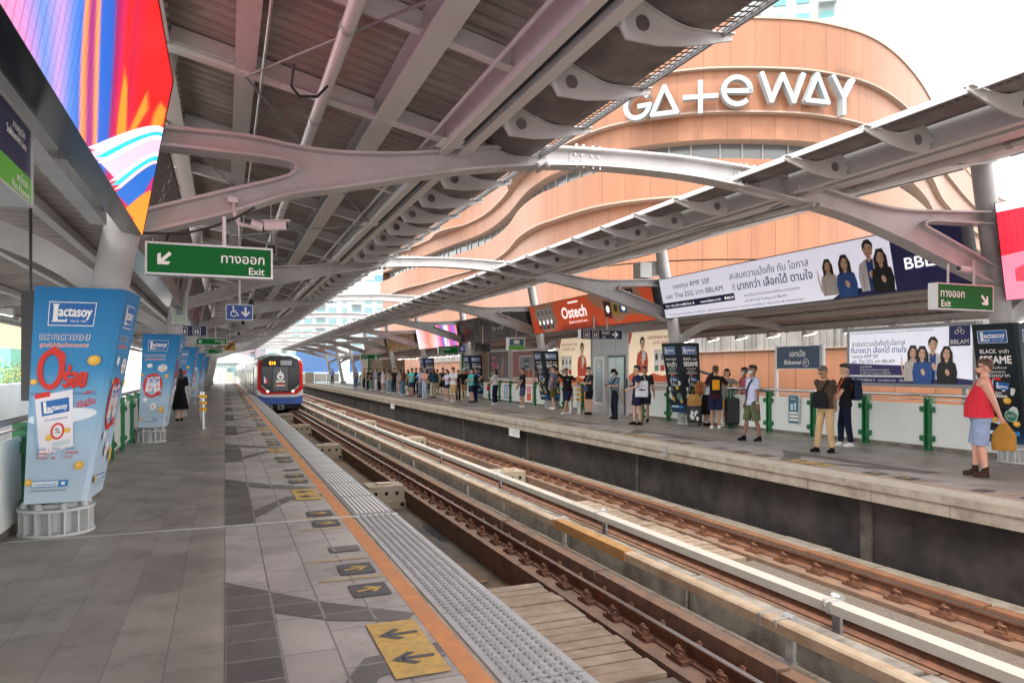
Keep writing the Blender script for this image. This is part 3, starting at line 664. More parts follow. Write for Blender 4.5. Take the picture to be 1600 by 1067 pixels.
# ---------------------------------------------------------------- signs, boards, screens
def pm(name, col, rough=.45): return mat('print_' + name, col, rough)
PW, PN, PB, PR, PK = pm('white', '#F2F2F0'), pm('navy', '#2A2C6E'), pm('blue', '#1F4FA0'), pm('red', '#D8281E'), pm('black', '#15171B')
PG, PY, PO, PSK, PHR = pm('green', '#0F7A35'), pm('soy_yellow', '#E3AE2C'), pm('orange', '#EE6A35'), pm('skin', '#F0C7A8'), pm('hair', '#2A1E1C')
PGR, PLB, PCY, PDG, PPK, PCR = pm('grey', '#8A8F94'), pm('pale_blue', '#CFE3F2'), pm('cyan', '#2E8BD0'), pm('dark_grey', '#3C3D42'), pm('pink', '#E98BA0'), pm('cream', '#F6DDBE')
PT, PBR = pm('teal', '#2F6F86'), pm('brown', '#6A4A38')
SIGN_G = mat('sign_green', '#075A26', .6, emit=.06, spec=.2); SIGN_B = mat('sign_blue', '#1B4FA8', .35); SIGN_N = mat('sign_navy', '#1A2550', .35)
ALU = mat('aluminium_frame', (.62, .63, .64), .35, .4, var=.05)
F_ = 1120.; SN, CS = math.sin(R(21.8455)), math.cos(R(21.8455))
def yX(px, X): k = (px - 800) / F_; return X * (CS - k * SN) / (SN + k * CS)      # where a view column meets the plane x = X
def board(name, lab, cat, facing, a0, a1, z0, z1, at, depth=.12, tilt=0., face=PW, frame=ALU, fw=.03, group=None, rim=True, thingloc=None):
    """box sign. facing 'S': looks to -Y, spans x a0..a1 at y=at.  'W': looks to -X, 'E': looks to +X, spans y a0..a1 at x=at (bottom)"""
    if facing == 'S': o, u, n = V3(a0, at, z0), V3(1, 0, 0), V3(0, -1, 0)
    elif facing == 'W': o, u, n = V3(at, a1, z0), V3(0, -1, 0), V3(-1, 0, 0)
    else: o, u, n = V3(at, a0, z0), V3(0, 1, 0), V3(1, 0, 0)
    W = a1 - a0; H = z1 - z0; v = (V3(0, 0, H) + n * tilt).normalized(); H = (V3(0, 0, H) + n * tilt).length; nn = u.cross(v).normalized()
    if nn.dot(n) < 0: nn = -nn
    base = o + u * W / 2; t = thing(name, base, label=lab, cat=cat, group=group); sub = base
    c = o + u * W / 2 + v * H / 2
    b = MB(); b.use(frame); b.obox(c - nn * depth / 2, u * W / 2, v * H / 2, nn * depth / 2)
    if rim:
        for k, (ce, hu, hv) in enumerate(((o + v * H / 2 + u * fw / 2, fw / 2, H / 2), (o + u * (W - fw / 2) + v * H / 2, fw / 2, H / 2), (o + u * W / 2 + v * fw / 2, W / 2 - fw, fw / 2), (o + u * W / 2 + v * (H - fw / 2), W / 2 - fw, fw / 2))):
            b.obox(ce + nn * .006, u * hu, v * hv, nn * .0065)
    b.build('cabinet', t, sub=sub)
    b = MB(); b.use(face); q = fw if rim else 0.0
    P = [o + u * x + v * y + nn * .0015 for x, y in ((q, q), (W - q, q), (W - q, H - q), (q, H - q))]; b.add(P, [(0, 1, 2, 3)]); me = b.build('face_panel', t, sub=sub, fix=False)
    uvl = me.data.uv_layers.new(name='uv')
    for i, c_ in enumerate(((0, 0), (1, 0), (1, 1), (0, 1))): uvl.data[i].uv = c_
    cv = Canvas(plane_fn(o, u, v), nn, base=.002); cv.W = W; cv.H = H; cv.t = t; cv.sub = sub
    return cv
def hang(cv, pts, r=.018):
    b = MB(); b.use(PURL)
    for p, q in pts: b.tube(p, q, r, n=8)
    b.build('hanger', cv.t, sub=cv.sub)
def fin_(cv): cv.done(cv.t, cv.sub)
# -- left exit sign
def exit_sign(lab, x0, x1, z0, z1, y, left=True, top=3.6, depth=.14):
    cv = board('exit_sign', lab, 'sign', 'S', x0, x1, z0, z1, y, depth, face=SIGN_G, fw=.018); W, H = cv.W, cv.H
    if left:
        arrow(cv, W * .14, H * .5, H * .26, 225, PW, .4); cv.text('ทางออก', W * .93, H * .46, H * .3, PW, 'R', .012); cv.text('Exit', W * .93, H * .12, H * .23, PW, 'R', .018)
    else:
        arrow(cv, W * .85, H * .42, H * .26, -45, PW, .4); cv.text('ทางออก', W * .07, H * .48, H * .3, PW, 'L', .012); cv.text('Exit', W * .08, H * .12, H * .25, PW, 'L', .018)
    xm = (x0 + x1) / 2 + (.12 if left else 0); hang(cv, [((xm, y + depth / 2, z1), (xm, y + depth / 2, top))] if left else [((xm + s * .3, y + depth / 2, z1), (xm + s * .3, y + depth / 2, top)) for s in (-1, 1)]); fin_(cv); return cv
exit_sign('large green exit sign with white down-left arrow above the left platform', -.7, .45, 2.51, 2.82, 7.6, top=3.12)
exit_sign('small green exit sign hanging farther down the left platform', -.93, .07, 2.48, 2.72, 27.4, top=4.5)
exit_sign('tiny green exit sign far along the left platform near its end', -1.0, -.1, 2.5, 2.75, 43, top=4.5)
exit_sign('large green exit sign with down-right arrow beside the nearest right column', 10.42, 11.73, 2.56, 2.98, 8.0, False, top=3.3, depth=.15)
exit_sign('far green exit sign above the crowd near the platform end', 11.0, 12.6, 2.55, 2.95, 63, False, top=3.6)
WHEEL = [(.36, .8)]
def wheelchair(cv, x, y, s, m):
    P = 'pictogram'
    cv.ell(x - .05 * s, y + .42 * s, .09 * s, .09 * s, m, P, n=12); cv.line(x - .05 * s, y + .32 * s, x - .02 * s, y - .02 * s, .1 * s, m, P); cv.line(x - .03 * s, y + .14 * s, x + .2 * s, y + .12 * s, .07 * s, m, P)
    cv.line(x - .03 * s, y - .02 * s, x + .22 * s, y - .02 * s, .08 * s, m, P); cv.line(x + .21 * s, y, x + .34 * s, y - .33 * s, .08 * s, m, P); cv.line(x + .32 * s, y - .32 * s, x + .44 * s, y - .26 * s, .07 * s, m, P)
    cv.ring(x - .02 * s, y - .15 * s, .27 * s, .27 * s, .07 * s, m, P, a0=95, a1=335)
cv = board('lift_sign', 'blue wheelchair and down arrow sign on a pole below the big exit sign', 'sign', 'S', .02, .46, 2.47, 2.74, 13.4, .05, face=SIGN_B, fw=.012)
wheelchair(cv, .13, .14, .2, PW); arrow(cv, .32, .14, .085, -90, PW, .42); hang(cv, [((.24, 13.43, 2.74), (.24, 13.43, 4.5))], .02); fin_(cv)
def picto_box(cv, x, y, s, m):
    cv.frame(x - s, y - s, x + s, y + s, s * .14, m, 'pictogram'); cv.ell(x - s * .3, y + s * .35, s * .14, s * .16, m, 'pictogram', n=8); cv.rect(x - s * .5, y - s * .6, x - s * .12, y + s * .18, m, 'pictogram'); cv.ell(x + s * .35, y + s * .35, s * .14, s * .16, m, 'pictogram', n=8); cv.rect(x + s * .14, y - s * .6, x + s * .52, y + s * .18, m, 'pictogram')
cv = board('lift_sign', 'navy toilet and lift pictogram sign hanging between the left advert columns', 'sign', 'S', -1.35, -.42, 2.44, 2.71, 19.6, .08, face=SIGN_N, fw=.01)
wheelchair(cv, .12, .14, .18, PW); picto_box(cv, .4, .135, .09, PW); picto_box(cv, .7, .135, .09, PW); hang(cv, [((-.9, 19.64, 2.71), (-.9, 19.64, 4.6))]); fin_(cv)
cv = board('hanging_board', 'small gold printed board hanging above the left platform near the train', 'board', 'S', -.05, .42, 2.38, 2.74, 31.5, .05, face=pm('gold', '#B98A35'), fw=.008)
cv.poly([(.05, .06), (.2, .06), (.42, .3), (.3, .33)], pm('brown_dark', '#5B3B20')); hang(cv, [((.2, 31.52, 2.74), (.2, 31.52, 4.5))]); fin_(cv)
cv = board('notice_box', 'pale lit notice box fixed sideways on the second left column', 'sign', 'S', -1.08, -.78, 2.62, 3.35, 17.55, .16, face=pm('pale_green', '#B7C7B4'), fw=.02, frame=WHITE); cv.rect(.08, .2, .22, .55, PGR); fin_(cv)
# -- blue and green line sign at the left edge
cv = board('line_sign', 'navy and green hanging line sign cut by the left photo edge', 'sign', 'E', 1.6, 4.7, 2.5, 2.93, -1.0, .16, face=SIGN_N, fw=.012); W, H = cv.W, cv.H
cv.rect(.013, .013, W - .013, H * .36, pm('line_green', '#5DB13B')); cv.text('เอกมัย', W - 1.32, H * .66, .12, PW, 'R', .01); cv.text('Ekkamai', W - 1.32, H * .43, .075, PW, 'R', .014)
cv.text('สายสุขุมวิท', W - .15, H * .78, .04, PW, 'R', .005); cv.text('Sukhumvit Line', W - .12, H * .65, .045, PW, 'R', .01)
cv.ring(W - .85, H * .18, .085, .085, .014, PW); cv.ell(W - .85, H * .18, .07, .07, SIGN_N); cv.text('E8', W - .85, H * .18 - .025, .052, PW, 'C', .015); cv.text('»»»', W - 1.0, H * .1, .12, PW, 'R', .02)
cv.text('พระโขนง', W - .1, H * .19, .045, PW, 'R', .006); cv.text('Phra Khanong', W - .06, H * .06, .045, PW, 'R', .01)
hang(cv, [((-1.08, 2.4, 2.93), (-1.08, 2.4, 4.9)), ((-1.08, 4.2, 2.93), (-1.08, 4.2, 4.9))]); fin_(cv)
# -- screens
def led(name, cols, seed, scale=(3.2, .55, 1), stripes=True, strength=1.6, red=False):
    m = bpy.data.materials.new(name); m.use_nodes = True; b = bsdf(m)
    uv = node(m, 'ShaderNodeUVMap'); mp_ = node(m, 'ShaderNodeMapping'); mp_.inputs['Scale'].default_value = scale; mp_.inputs['Location'].default_value = (seed, seed * .7, 0); mp_.inputs['Rotation'].default_value = (0, 0, R(12))
    link(m, uv.outputs[0], mp_.inputs['Vector'])
    z = node(m, 'ShaderNodeTexNoise'); z.inputs['Scale'].default_value = 1.5; z.inputs['Detail'].default_value = 1; z.inputs['Distortion'].default_value = .1; link(m, mp_.outputs[0], z.inputs['Vector'])
    sp = node(m, 'ShaderNodeSeparateXYZ'); link(m, uv.outputs[0], sp.inputs[0])
    a = node(m, 'ShaderNodeMath', operation='MULTIPLY_ADD'); a.inputs[1].default_value = .16; a.inputs[2].default_value = -.08 - (.072 if seed < 2 else 0); link(m, z.outputs[0], a.inputs[0])
    sl = node(m, 'ShaderNodeMath', operation='MULTIPLY_ADD'); sl.inputs[1].default_value = .16 if seed < 2 else 0; link(m, sp.outputs[1], sl.inputs[0]); link(m, a.outputs[0], sl.inputs[2])
    s_ = node(m, 'ShaderNodeMath', operation='ADD'); link(m, sl.outputs[0], s_.inputs[0]); link(m, sp.outputs[0], s_.inputs[1])
    r = node(m, 'ShaderNodeValToRGB'); cr_ = r.color_ramp
    while len(cr_.elements) < len(cols): cr_.elements.new(.5)
    for e, (p, c) in zip(cr_.elements, cols): e.position = p; e.color = (*srgb(c), 1)
    link(m, s_.outputs[0], r.inputs[0]); out = r.outputs[0]
    bn = node(m, 'ShaderNodeTexBrick'); bn.offset = 0; bn.inputs['Scale'].default_value = 1; bn.inputs['Brick Width'].default_value = .0104; bn.inputs['Row Height'].default_value = .031; bn.inputs['Mortar Size'].default_value = .0012
    bn.inputs['Color1'].default_value = bn.inputs['Color2'].default_value = (1, 1, 1, 1); bn.inputs['Mortar'].default_value = (.72, .72, .72, 1); link(m, uv.outputs[0], bn.inputs['Vector'])
    x = node(m, 'ShaderNodeMix', data_type='RGBA', blend_type='MULTIPLY'); x.inputs[0].default_value = 1; link(m, out, x.inputs[6]); link(m, bn.outputs[0], x.inputs[7])
    link(m, x.outputs[2], b.inputs['Emission Color']); b.inputs['Emission Strength'].default_value = strength; b.inputs['Base Color'].default_value = (.02, .02, .02, 1); b.inputs['Roughness'].default_value = .4
    return m
EX = 1 / 2.2
def em(name, c, k=.33): return mat('lit_' + name, c, .5, emit=k)
LEDL = led('led_picture_left', [(0, '#F2A0B0'), (.36, '#E58A9C'), (.44, '#C87AA8'), (.47, '#5A7CC4'), (.5, '#A884C0'), (.535, '#4A74C0'), (.562, '#2A62B4'), (.575, '#F08A3A'), (.592, '#8A2A6A'), (.607, '#9A3070'), (.618, '#F2913C'), (.63, '#1A58B0'), (.672, '#1450A8'), (.69, '#8A1650'), (.715, '#B01250'), (.75, '#E81414'), (.79, '#A80C34'), (.85, '#F01010'), (.93, '#D80C12')], 1.3, (3.2, .35, 1), strength=.5)
SCR = mat('screen_cabinet', (.035, .04, .045), .22, .2, var=.1)
cv = board('video_screen', 'large slanted video screen with bright abstract colours along the left columns', 'screen', 'E', -1.2, 8.0, 2.93, 4.51, -.77, .18, tilt=.28, face=LEDL, frame=SCR, fw=.004); W, H = cv.W, cv.H
lw, lc, lp = em('white', '#F4EEF6'), em('cyan', '#27C3D8'), em('pink', '#E9B9DA'); lo_, lm, lb_ = em('orange', '#FF8A2A'), em('magenta', '#B52A6C'), em('blue', '#1C62B8')
lr = em('streak_red', '#D84A2A')
for P_ in ([(6.74, .74), (6.97, .72), (7.33, .45), (6.95, .31), (6.84, .47)], [(7.84, 1.0), (8.09, .92), (7.48, .48), (7.31, .46)], [(8.66, 1.2), (9.16, 1.29), (9.16, 1.12), (8.34, .83), (8.38, 1.0)]):
    cx_ = sum(q[0] for q in P_) / len(P_); cy_ = sum(q[1] for q in P_) / len(P_)
    cv.poly([(min(9.19, cx_ + (a - cx_) * 1.15), cy_ + (c - cy_) * 1.12) for a, c in P_], lr, 'picture'); cv.poly([(cx_ + (a - cx_) * .8, cy_ + (c - cy_) * .9) for a, c in P_], lo_, 'picture')
def sw(yr, xr): return [(W - .005 - xr * i / 10, max(.005, yr * (1 - (i / 10) ** 1.15))) for i in range(11)]
def band(y1, x1, y0, x0, m): cv.poly(sw(y1, x1) + list(reversed(sw(y0, x0)))[1:], m, 'picture')
band(1.1, 2.95, .82, 2.1, lp); band(1.12, 3.05, 1.07, 2.85, lw); band(1.065, 2.83, 1.03, 2.72, lc); band(1.025, 2.7, .99, 2.62, lw); band(.86, 2.2, .83, 2.12, lw); band(.825, 2.1, .78, 1.98, lc); band(.775, 1.96, .75, 1.88, lw)
band(.745, 1.87, .48, 1.3, lb_); band(.62, .9, .44, .8, lm); band(.47, 1.3, .3, .7, lo_); band(.32, .8, .02, .04, lo_)
b = MB(); b.use(STEEL); b.box(-1.2, -1.06, -1.2, 7.9, 3.0, 3.2); b.box(-1.2, -1.06, -1.2, 7.9, 4.1, 4.25)
for y in (-.5, 1.6, 3.7, 5.8, 7.6): b.box(-1.17, -1.09, y - .04, y + .04, 3.2, 4.1); b.bar((-1.06, y, 3.1), (-.93, y, 3.1), .05, .05); b.bar((-1.06, y, 4.2), (-.7, y, 4.2), .05, .05)
b.build('support_frame', cv.t, sub=cv.sub); fin_(cv)
LEDR = led('led_picture_red', [(0, '#EE2438'), (.12, '#F04458'), (.3, '#F2808C'), (.5, '#F2526A'), (.62, '#F02038'), (.8, '#EE3040'), (1, '#F6B6C0')], 4.1, (1.5, .8, 1), strength=.42)
cv = board('video_screen', 'red and pink lit video screen at the right photo edge', 'screen', 'W', -1.2, 8.0, 2.75, 4.35, 12.05, .45, tilt=.28, face=LEDR, frame=SCR, fw=.01)
cv.poly([(.01, .01), (3, .01), (3, .5), (1.2, .62), (.6, .8), (.01, .74)], em('soft_pink', '#F07A90', .36), 'picture'); cv.poly([(.2, .3), (.5, .28), (.8, .5), (.5, .62), (.2, .5)], em('soft_red', '#E84050', .36), 'picture'); cv.rect(.01, cv.H - .16, 9.1, cv.H - .01, lw, 'picture'); fin_(cv)
LEDF = led('led_picture_far', [(0, '#F7D0D4'), (.3, '#F46A5A'), (.42, '#F7A090'), (.5, '#F8B8C8'), (.58, '#E8407A'), (.66, '#2A4AB8'), (.74, '#F4F4F8'), (.82, '#D82070'), (.9, '#7A5AC0'), (1, '#F08030')], 2.2, (2.5, .7, 1), strength=.42)
cv = board('video_screen', 'far video screen with pink and blue shapes above the crowd', 'screen', 'W', 37.5, 46.3, 2.95, 4.3, 11.95, .35, tilt=.25, face=LEDF, frame=SCR, fw=.02)
for k in range(7): cv.rect(.12, .08 + k * .18, .22, .2 + k * .18, lw, 'picture')
fin_(cv)
for k_, (lab_, f_, sh_) in enumerate((('grey brown board with white patterned strip above the second left column gap', '#6E6664', 1), ('dark board with small orange marks hanging along the left columns', '#4C4546', 2), ('slate board farther along the left columns', '#5E6068', 3), ('pale faded board far along the left columns', '#8E8580', 4), ('last reddish board in the row along the left columns', '#7C5852', 5))):
    cv = board('billboard', lab_, 'billboard', 'E', 8.6 + 9.6 * k_, 17.6 + 9.6 * k_, 2.95, 4.3, -.9, .3, tilt=.26, face=pm('board_%d' % k_, f_), frame=SCR, fw=.02); q = random.Random(k_)
    for i in range(60): x, y = q.uniform(1.2, 1.9), q.uniform(.1, 1.25); cv.rect(x, y, x + q.uniform(.03, .1), y + q.uniform(.02, .06), PW if k_ != 1 else PO, 'artwork')
    for i in range(10): x, y = q.uniform(3, 8), q.uniform(.2, .9); cv.ell(x, y, .3, .12, (PDG, PO, PB, PR, PPK)[i % 5] if k_ else PBR, 'artwork', n=9, rot=q.uniform(0, 90))
    fin_(cv)
# -- upper boards between the right columns
UB = dict(depth=.3, tilt=.25, frame=mat('board_case', (.05, .05, .07), .5), fw=.02)
def lit(name, col, k=.16): return mat('backlit_' + name, col, .45, emit=k)
LW = lit('white', '#F2F2F0', .22)
BLG = lit('lilac_white', '#DDDCEA')
cv = board('billboard', 'long white and navy fund billboard hanging above the right platform', 'billboard', 'W', 8.55, 17.75, 3.08, 4.22, 11.95, face=BLG, **UB); W, H = cv.W, cv.H; Xb = 11.85
def u(px): return 17.75 - yX(px, Xb)
cv.rect(u(1396), .02, W - .02, H - .02, PN); 
cv.rect(.02, .28, u(1147), .46, PN); cv.text('Tel : 02 674 6488 Ext. 8', .12, .33, .065, LW, 'L', .01, wd=1.35); cv.text('www.bblam.co.th', 1.75, .33, .065, LW, 'L', .01, wd=.85); cv.text('BBLAM', 2.85, .33, .065, LW, 'L', .015); cv.ell(2.79, .365, .035, .035, LW, n=10)
cv.text('กองทุน RMF SSF', u(1056), .82, .14, PK, 'L', .004, wd=u(1113) - u(1056)); cv.text('และ Thai ESG จาก BBLAM', u(1043), .57, .14, PK, 'L', .004, wd=u(1131) - u(1043))
cv.text('สะสมความมั่งคั่ง กับ โอกาส', u(1144), .8, .17, pm('text_navy', '#2B2F5E'), 'L', -.006, wd=u(1268) - u(1144)); cv.text('ที่', u(1146), .52, .15, PN, 'L', 0); cv.text('มากกว่า เลือกได้ ตามใจ', u(1154), .52, .19, pm('text_blue', '#1D3F97'), 'L', .016, wd=u(1271) - u(1154))
cv.text('ลงทุนได้ทุกที่ ผ่านโมบายแบงก์กิ้งธนาคารกรุงเทพ', u(1161), .33, .06, PK, 'L', .002, wd=u(1248) - u(1161)); cv.text('และ BF Fund Trading จาก BBLAM', u(1162), .2, .06, PK, 'L', .002, wd=u(1227) - u(1162))
cv.text('ทำความเข้าใจลักษณะสินค้า เงื่อนไขผลตอบแทน และความเสี่ยง ก่อนตัดสินใจลงทุน', .25, .08, .05, PN, 'L', 0, wd=u(1252) - .25)
cv.poly([(u(1296), .02), (u(1320), .2), (u(1360), .16), (u(1396), .06), (u(1396), .02)], PN, 'artwork')
sh = pm('shirt_grey', '#D8D2CC')
cv.person(u(1361), .1, 1.02, pm('jacket_white', '#E6E6EC'), PHR, PSK, False, PB); cv.person(u(1296), .1, .78, sh, PHR, PSK, True, None, 'point'); cv.person(u(1379), .04, .86, PK, PHR, PSK, True, None); cv.person(u(1323), .03, .88, pm('shirt_blue', '#2D5DA8'), PHR, PSK, True)
X_ = u(1396) + .9; cv.ring(X_ - .2, .88, .1, .1, .025, LW, n=6); cv.ring(X_ - .32, .82, .08, .08, .02, LW, n=6); cv.ring(X_ - .08, .82, .08, .08, .02, LW, n=6)
cv.text('BBLAM', X_ - .62, .42, .22, LW, 'L', .02, wd=1.1); fin_(cv)
cv = board('billboard', 'orange pet food billboard with white lettering above the right platform', 'billboard', 'W', 18.15, 27.3, 3.08, 4.22, 11.95, face=lit('orange', '#EA5A28', .06), **UB); W, H = cv.W, cv.H
def hills(x0, x1, yb, amp, n, m, seed):
    q = random.Random(seed); pts = [(x0, .02)] + [(x0 + (x1 - x0) * i / n, yb + (amp if i % 2 else 0) * q.uniform(.5, 1)) for i in range(n + 1)] + [(x1, .02)]; cv.poly(pts, m, 'artwork')
cv.poly([(.5, H - .02), (2.35, H - .02), (2.2, .75), (2.5, .4), (2.1, .1), (1.6, .02), (1.1, .02), (.75, .3), (.45, .7)], pm('peach', '#F2B694'), 'artwork')
cv.poly([(5.0, H - .02), (8.3, H - .02), (8.5, .8), (9.0, .5), (8.6, .2), (7.6, .3), (6.9, .06), (6.4, .35), (5.9, .6), (5.3, .85)], pm('peach', '#F2B694'), 'artwork')
hills(2.6, 5.6, .12, .22, 8, pm('orange_dark', '#E4512A'), 4)
for k, (x, c) in enumerate(((.62, 'pack_a'), (1.0, 'pack_b'), (1.36, 'pack_c'), (1.72, 'pack_d'))):
    cv.rect(x, .28, x + .34, .98, pm('pack_white', '#E8E6EE'), 'artwork'); cv.ell(x + .17, .8, .08, .12, PGR, 'artwork', n=10); cv.rect(x + .02, .14, x + .32, .42, (PR, pm('turq', '#3FA8C0'), PR, PGR)[k], 'artwork'); cv.ell(x + .17, .42, .09, .1, LW, 'artwork', n=10)
for k, c in enumerate((pm('pack_wine', '#6B2340'), pm('pack_yellow', '#E9C43C'), PCY, PLB)): cv.poly([(6.1 + .5 * k, .3 + .05 * k), (6.55 + .5 * k, .24 + .05 * k), (6.6 + .5 * k, .78), (6.12 + .5 * k, .85)], c, 'artwork'); cv.ell(6.36 + .5 * k, .55, .12, .13, PDG if k % 2 else LW, 'artwork', n=10)
cv.poly([(7.1, .86), (7.5, .84), (7.5, 1.02), (7.1, 1.05)], PN, 'artwork'); cv.poly([(7.65, .8), (8.1, .74), (8.05, 1.08), (7.6, 1.1)], PK, 'artwork'); cv.text('LAND', 7.15, .9, .08, LW, 'L', .01, wd=.3); cv.text('HO', 7.72, .9, .1, LW, 'L', .01, wd=.22)
cv.text('Ostech', 2.9, .46, .42, LW, 'L', .03, wd=1.95); cv.rect(3.55, .98, 4.35, 1.04, LW, 'lettering'); cv.text('Explored with Love', 3.4, .25, .1, LW, 'L', .008, wd=1.4, shear=.15); fin_(cv)
cv = board('billboard', 'dark brown three panel billboard between orange board and video screen', 'billboard', 'W', 27.7, 37.0, 3.08, 4.22, 11.95, face=pm('charcoal_brown', '#4A4244'), **UB); W, H = cv.W, cv.H
for k in range(4):
    x = .02 + k * 2.45; cv.rect(x + 2.28, .02, x + 2.34, H - .02, PGR); cv.rect(x + 2.42, .02, x + 2.46, H - .02, PGR) if k < 3 else None
rr = pm('ember', '#A8382E'); q = random.Random(5)
for k in range(34): cv.ell(.9 + q.gauss(0, .25), .62 + q.gauss(0, .2), .05, .09, rr if k % 3 else pm('ember2', '#D25A3C'), 'artwork', n=7, rot=q.uniform(0, 90))
cv.poly([(3.2, .1), (3.1, .5), (3.2, .8), (3.35, 1.05), (3.4, .8), (3.5, .6), (3.35, .4)], pm('figure_tan', '#9A6A4A'), 'artwork')
cv.text('mini', 5.2, .75, .16, PW, 'L', .02); cv.text('ริม', 5.9, .75, .18, PW, 'L', .02); cv.rect(5.1, .95, 6.3, 1.02, rr, 'artwork'); cv.text('ส้ม พาร์ค', 5.0, .4, .2, PW, 'L', .02, wd=1.5); cv.rect(5.1, .22, 6.4, .25, PGR); fin_(cv)
cv = board('billboard', 'gold brown textured billboard beyond the far video screen', 'billboard', 'W', 47.0, 56.0, 3.0, 4.25, 11.95, face=mat('gold_print', '#B4894A', .5, var=.35, scale=1.6), **UB); W, H = cv.W, cv.H
q = random.Random(9)
for k in range(30): x = q.uniform(.1, W - .3); y = q.uniform(.1, 1.0); cv.rect(x, y, x + q.uniform(.05, .14), y + q.uniform(.1, .25), pm('gold_dark', '#7A5226') if k % 2 else pm('gold_pale', '#D8B46A'), 'artwork')
for k in range(4): cv.rect(2 + k * 1.9, .02, 2.04 + k * 1.9, H - .02, pm('gold_dark', '#7A5226'))
fin_(cv)
cv = board('billboard', 'faded pink and grey billboard near the far platform end', 'billboard', 'W', 56.6, 65.6, 3.0, 4.2, 11.95, face=mat('faded_print', '#B99C92', .5, var=.3, scale=1.2), **UB)
for k in range(9): cv.poly([(.5 + k, .05), (.8 + k, .05), (.6 + k, .9), (.45 + k, 1.0)], pm('faded_red', '#B06A58') if k % 2 else pm('faded_grey', '#9C9A98'), 'artwork')
fin_(cv)
# -- lower boards and posters by the right railing
RX = 13.05
PFR = dict(depth=.16, frame=mat('poster_frame_grey', (.3, .31, .32), .4, .3), fw=.07)
cv = board('billboard', 'white fund poster board with four people standing behind the green railing', 'billboard', 'W', 9.22, 12.23, 1.25, 2.52, RX + .02, face=lit('poster_white', '#E4E6F2', .13), **PFR); W, H = cv.W, cv.H
def u(px): return 12.23 - yX(px, RX)
cv.poly([(.07, .07), (W - .07, .07), (W - .07, .16), (1.6, .3), (1.55, .44), (.07, .5)], PN); cv.rect(.07, .2, 1.6, .24, PW); cv.rect(W - .55, H - .46, W - .12, H - .07, PN); cv.text('BBLAM', W - .335, H - .42, .09, PW, 'C', .015, wd=.36)
for a in (-.06, .06, 0): cv.ring(W - .335 + a, H - .19 + (.05 if a == 0 else 0), .045, .045, .012, PW, n=6)
cv.text('สะสมความมั่งคั่งกับโอกาส', .14, .87, .11, pm('text_navy', '#2B2F5E'), 'L', 0, wd=1.35); cv.text('ที่มากกว่า เลือกได้ ตามใจ', .12, .72, .12, pm('text_blue', '#1D3F97'), 'L', .012, wd=1.4); cv.text('กองทุน RMF SSF', .14, .61, .08, PK, 'L', .004, wd=.7); cv.text('และ Thai ESG จาก BBLAM', .14, .5, .08, PK, 'L', .004, wd=1.1)
cv.text('ลงทุนได้ทุกที่', .36, .4, .045, PW, 'L', .006); cv.text('ผ่านโมบายแบงก์กิ้งธนาคารกรุงเทพ', .36, .33, .045, PW, 'L', .004, wd=.75); cv.text('และ BF Fund Trading จาก BBLAM', .36, .265, .045, PW, 'L', .004, wd=.78); cv.text('Tel : 02 674 6488 Ext. 8     www.bblam.co.th     BBLAM', .14, .11, .05, PW, 'L', .008, wd=1.4)
cv.text('ทำความเข้าใจลักษณะสินค้า เงื่อนไขผลตอบแทน และความเสี่ยงก่อนตัดสินใจลงทุน', .12, H - .13, .035, PK, 'L', 0, wd=2.0)
cv.person(2.12, .16, .86, pm('jacket_white', '#E6E6EC'), PHR, PSK, False, PB); cv.person(1.68, .12, .74, sh, PHR, PSK, True, None, 'point'); cv.person(2.42, .08, .74, PK, PHR, PSK, True); cv.person(1.9, .08, .76, pm('shirt_blue', '#2D5DA8'), PHR, PSK, True); fin_(cv)
b = MB(); b.use(PFR['frame'])
for y in (9.5, 12.0): b = MB(); b.use(PFR['frame']); b.box(RX + .06, RX + .14, y - .04, y + .04, 0, 1.26); b.build('support_leg', cv.t, sub=cv.sub)
cv = board('station_name_sign', 'dark blue station name sign on poles behind the waiting people', 'sign', 'W', 13.0, 14.46, 1.62, 2.2, RX + .02, .1, face=mat('station_blue', '#26405F', .35), fw=.02); W, H = cv.W, cv.H
cv.text('เอกมัย', W / 2 - .02, .31, .15, PW, 'C', .012); cv.text('Ekkamai', .28, .12, .11, PW, 'L', .02, wd=.55); cv.ring(.99, .16, .1, .1, .014, PW); cv.text('E7', .99, .13, .07, PW, 'C', .018); fin_(cv)
b = MB(); b.use(ALU)
for y in (12.96, 14.5): b = MB(); b.use(ALU); b.box(RX + .03, RX + .09, y - .03, y + .03, 0, 2.22); b.build('post', cv.t, sub=cv.sub)
cv = board('station_name_sign', 'small grey station name sign on two posts behind the man in navy polo', 'sign', 'W', 29.6, 31.2, 1.6, 2.25, RX - .15, .08, face=pm('sign_grey', '#5A5E62'), fw=.02); cv.text('เอกมัย', .8, .36, .16, PW, 'C', .015); cv.text('Ekkamai', .8, .12, .12, PW, 'C', .02)
b = MB(); b.use(ALU)
for y in (29.75, 31.05): b = MB(); b.use(ALU); b.box(RX - .1, RX - .05, y - .03, y + .03, 0, 1.6); b.build('post', cv.t, sub=cv.sub); fin_(cv)
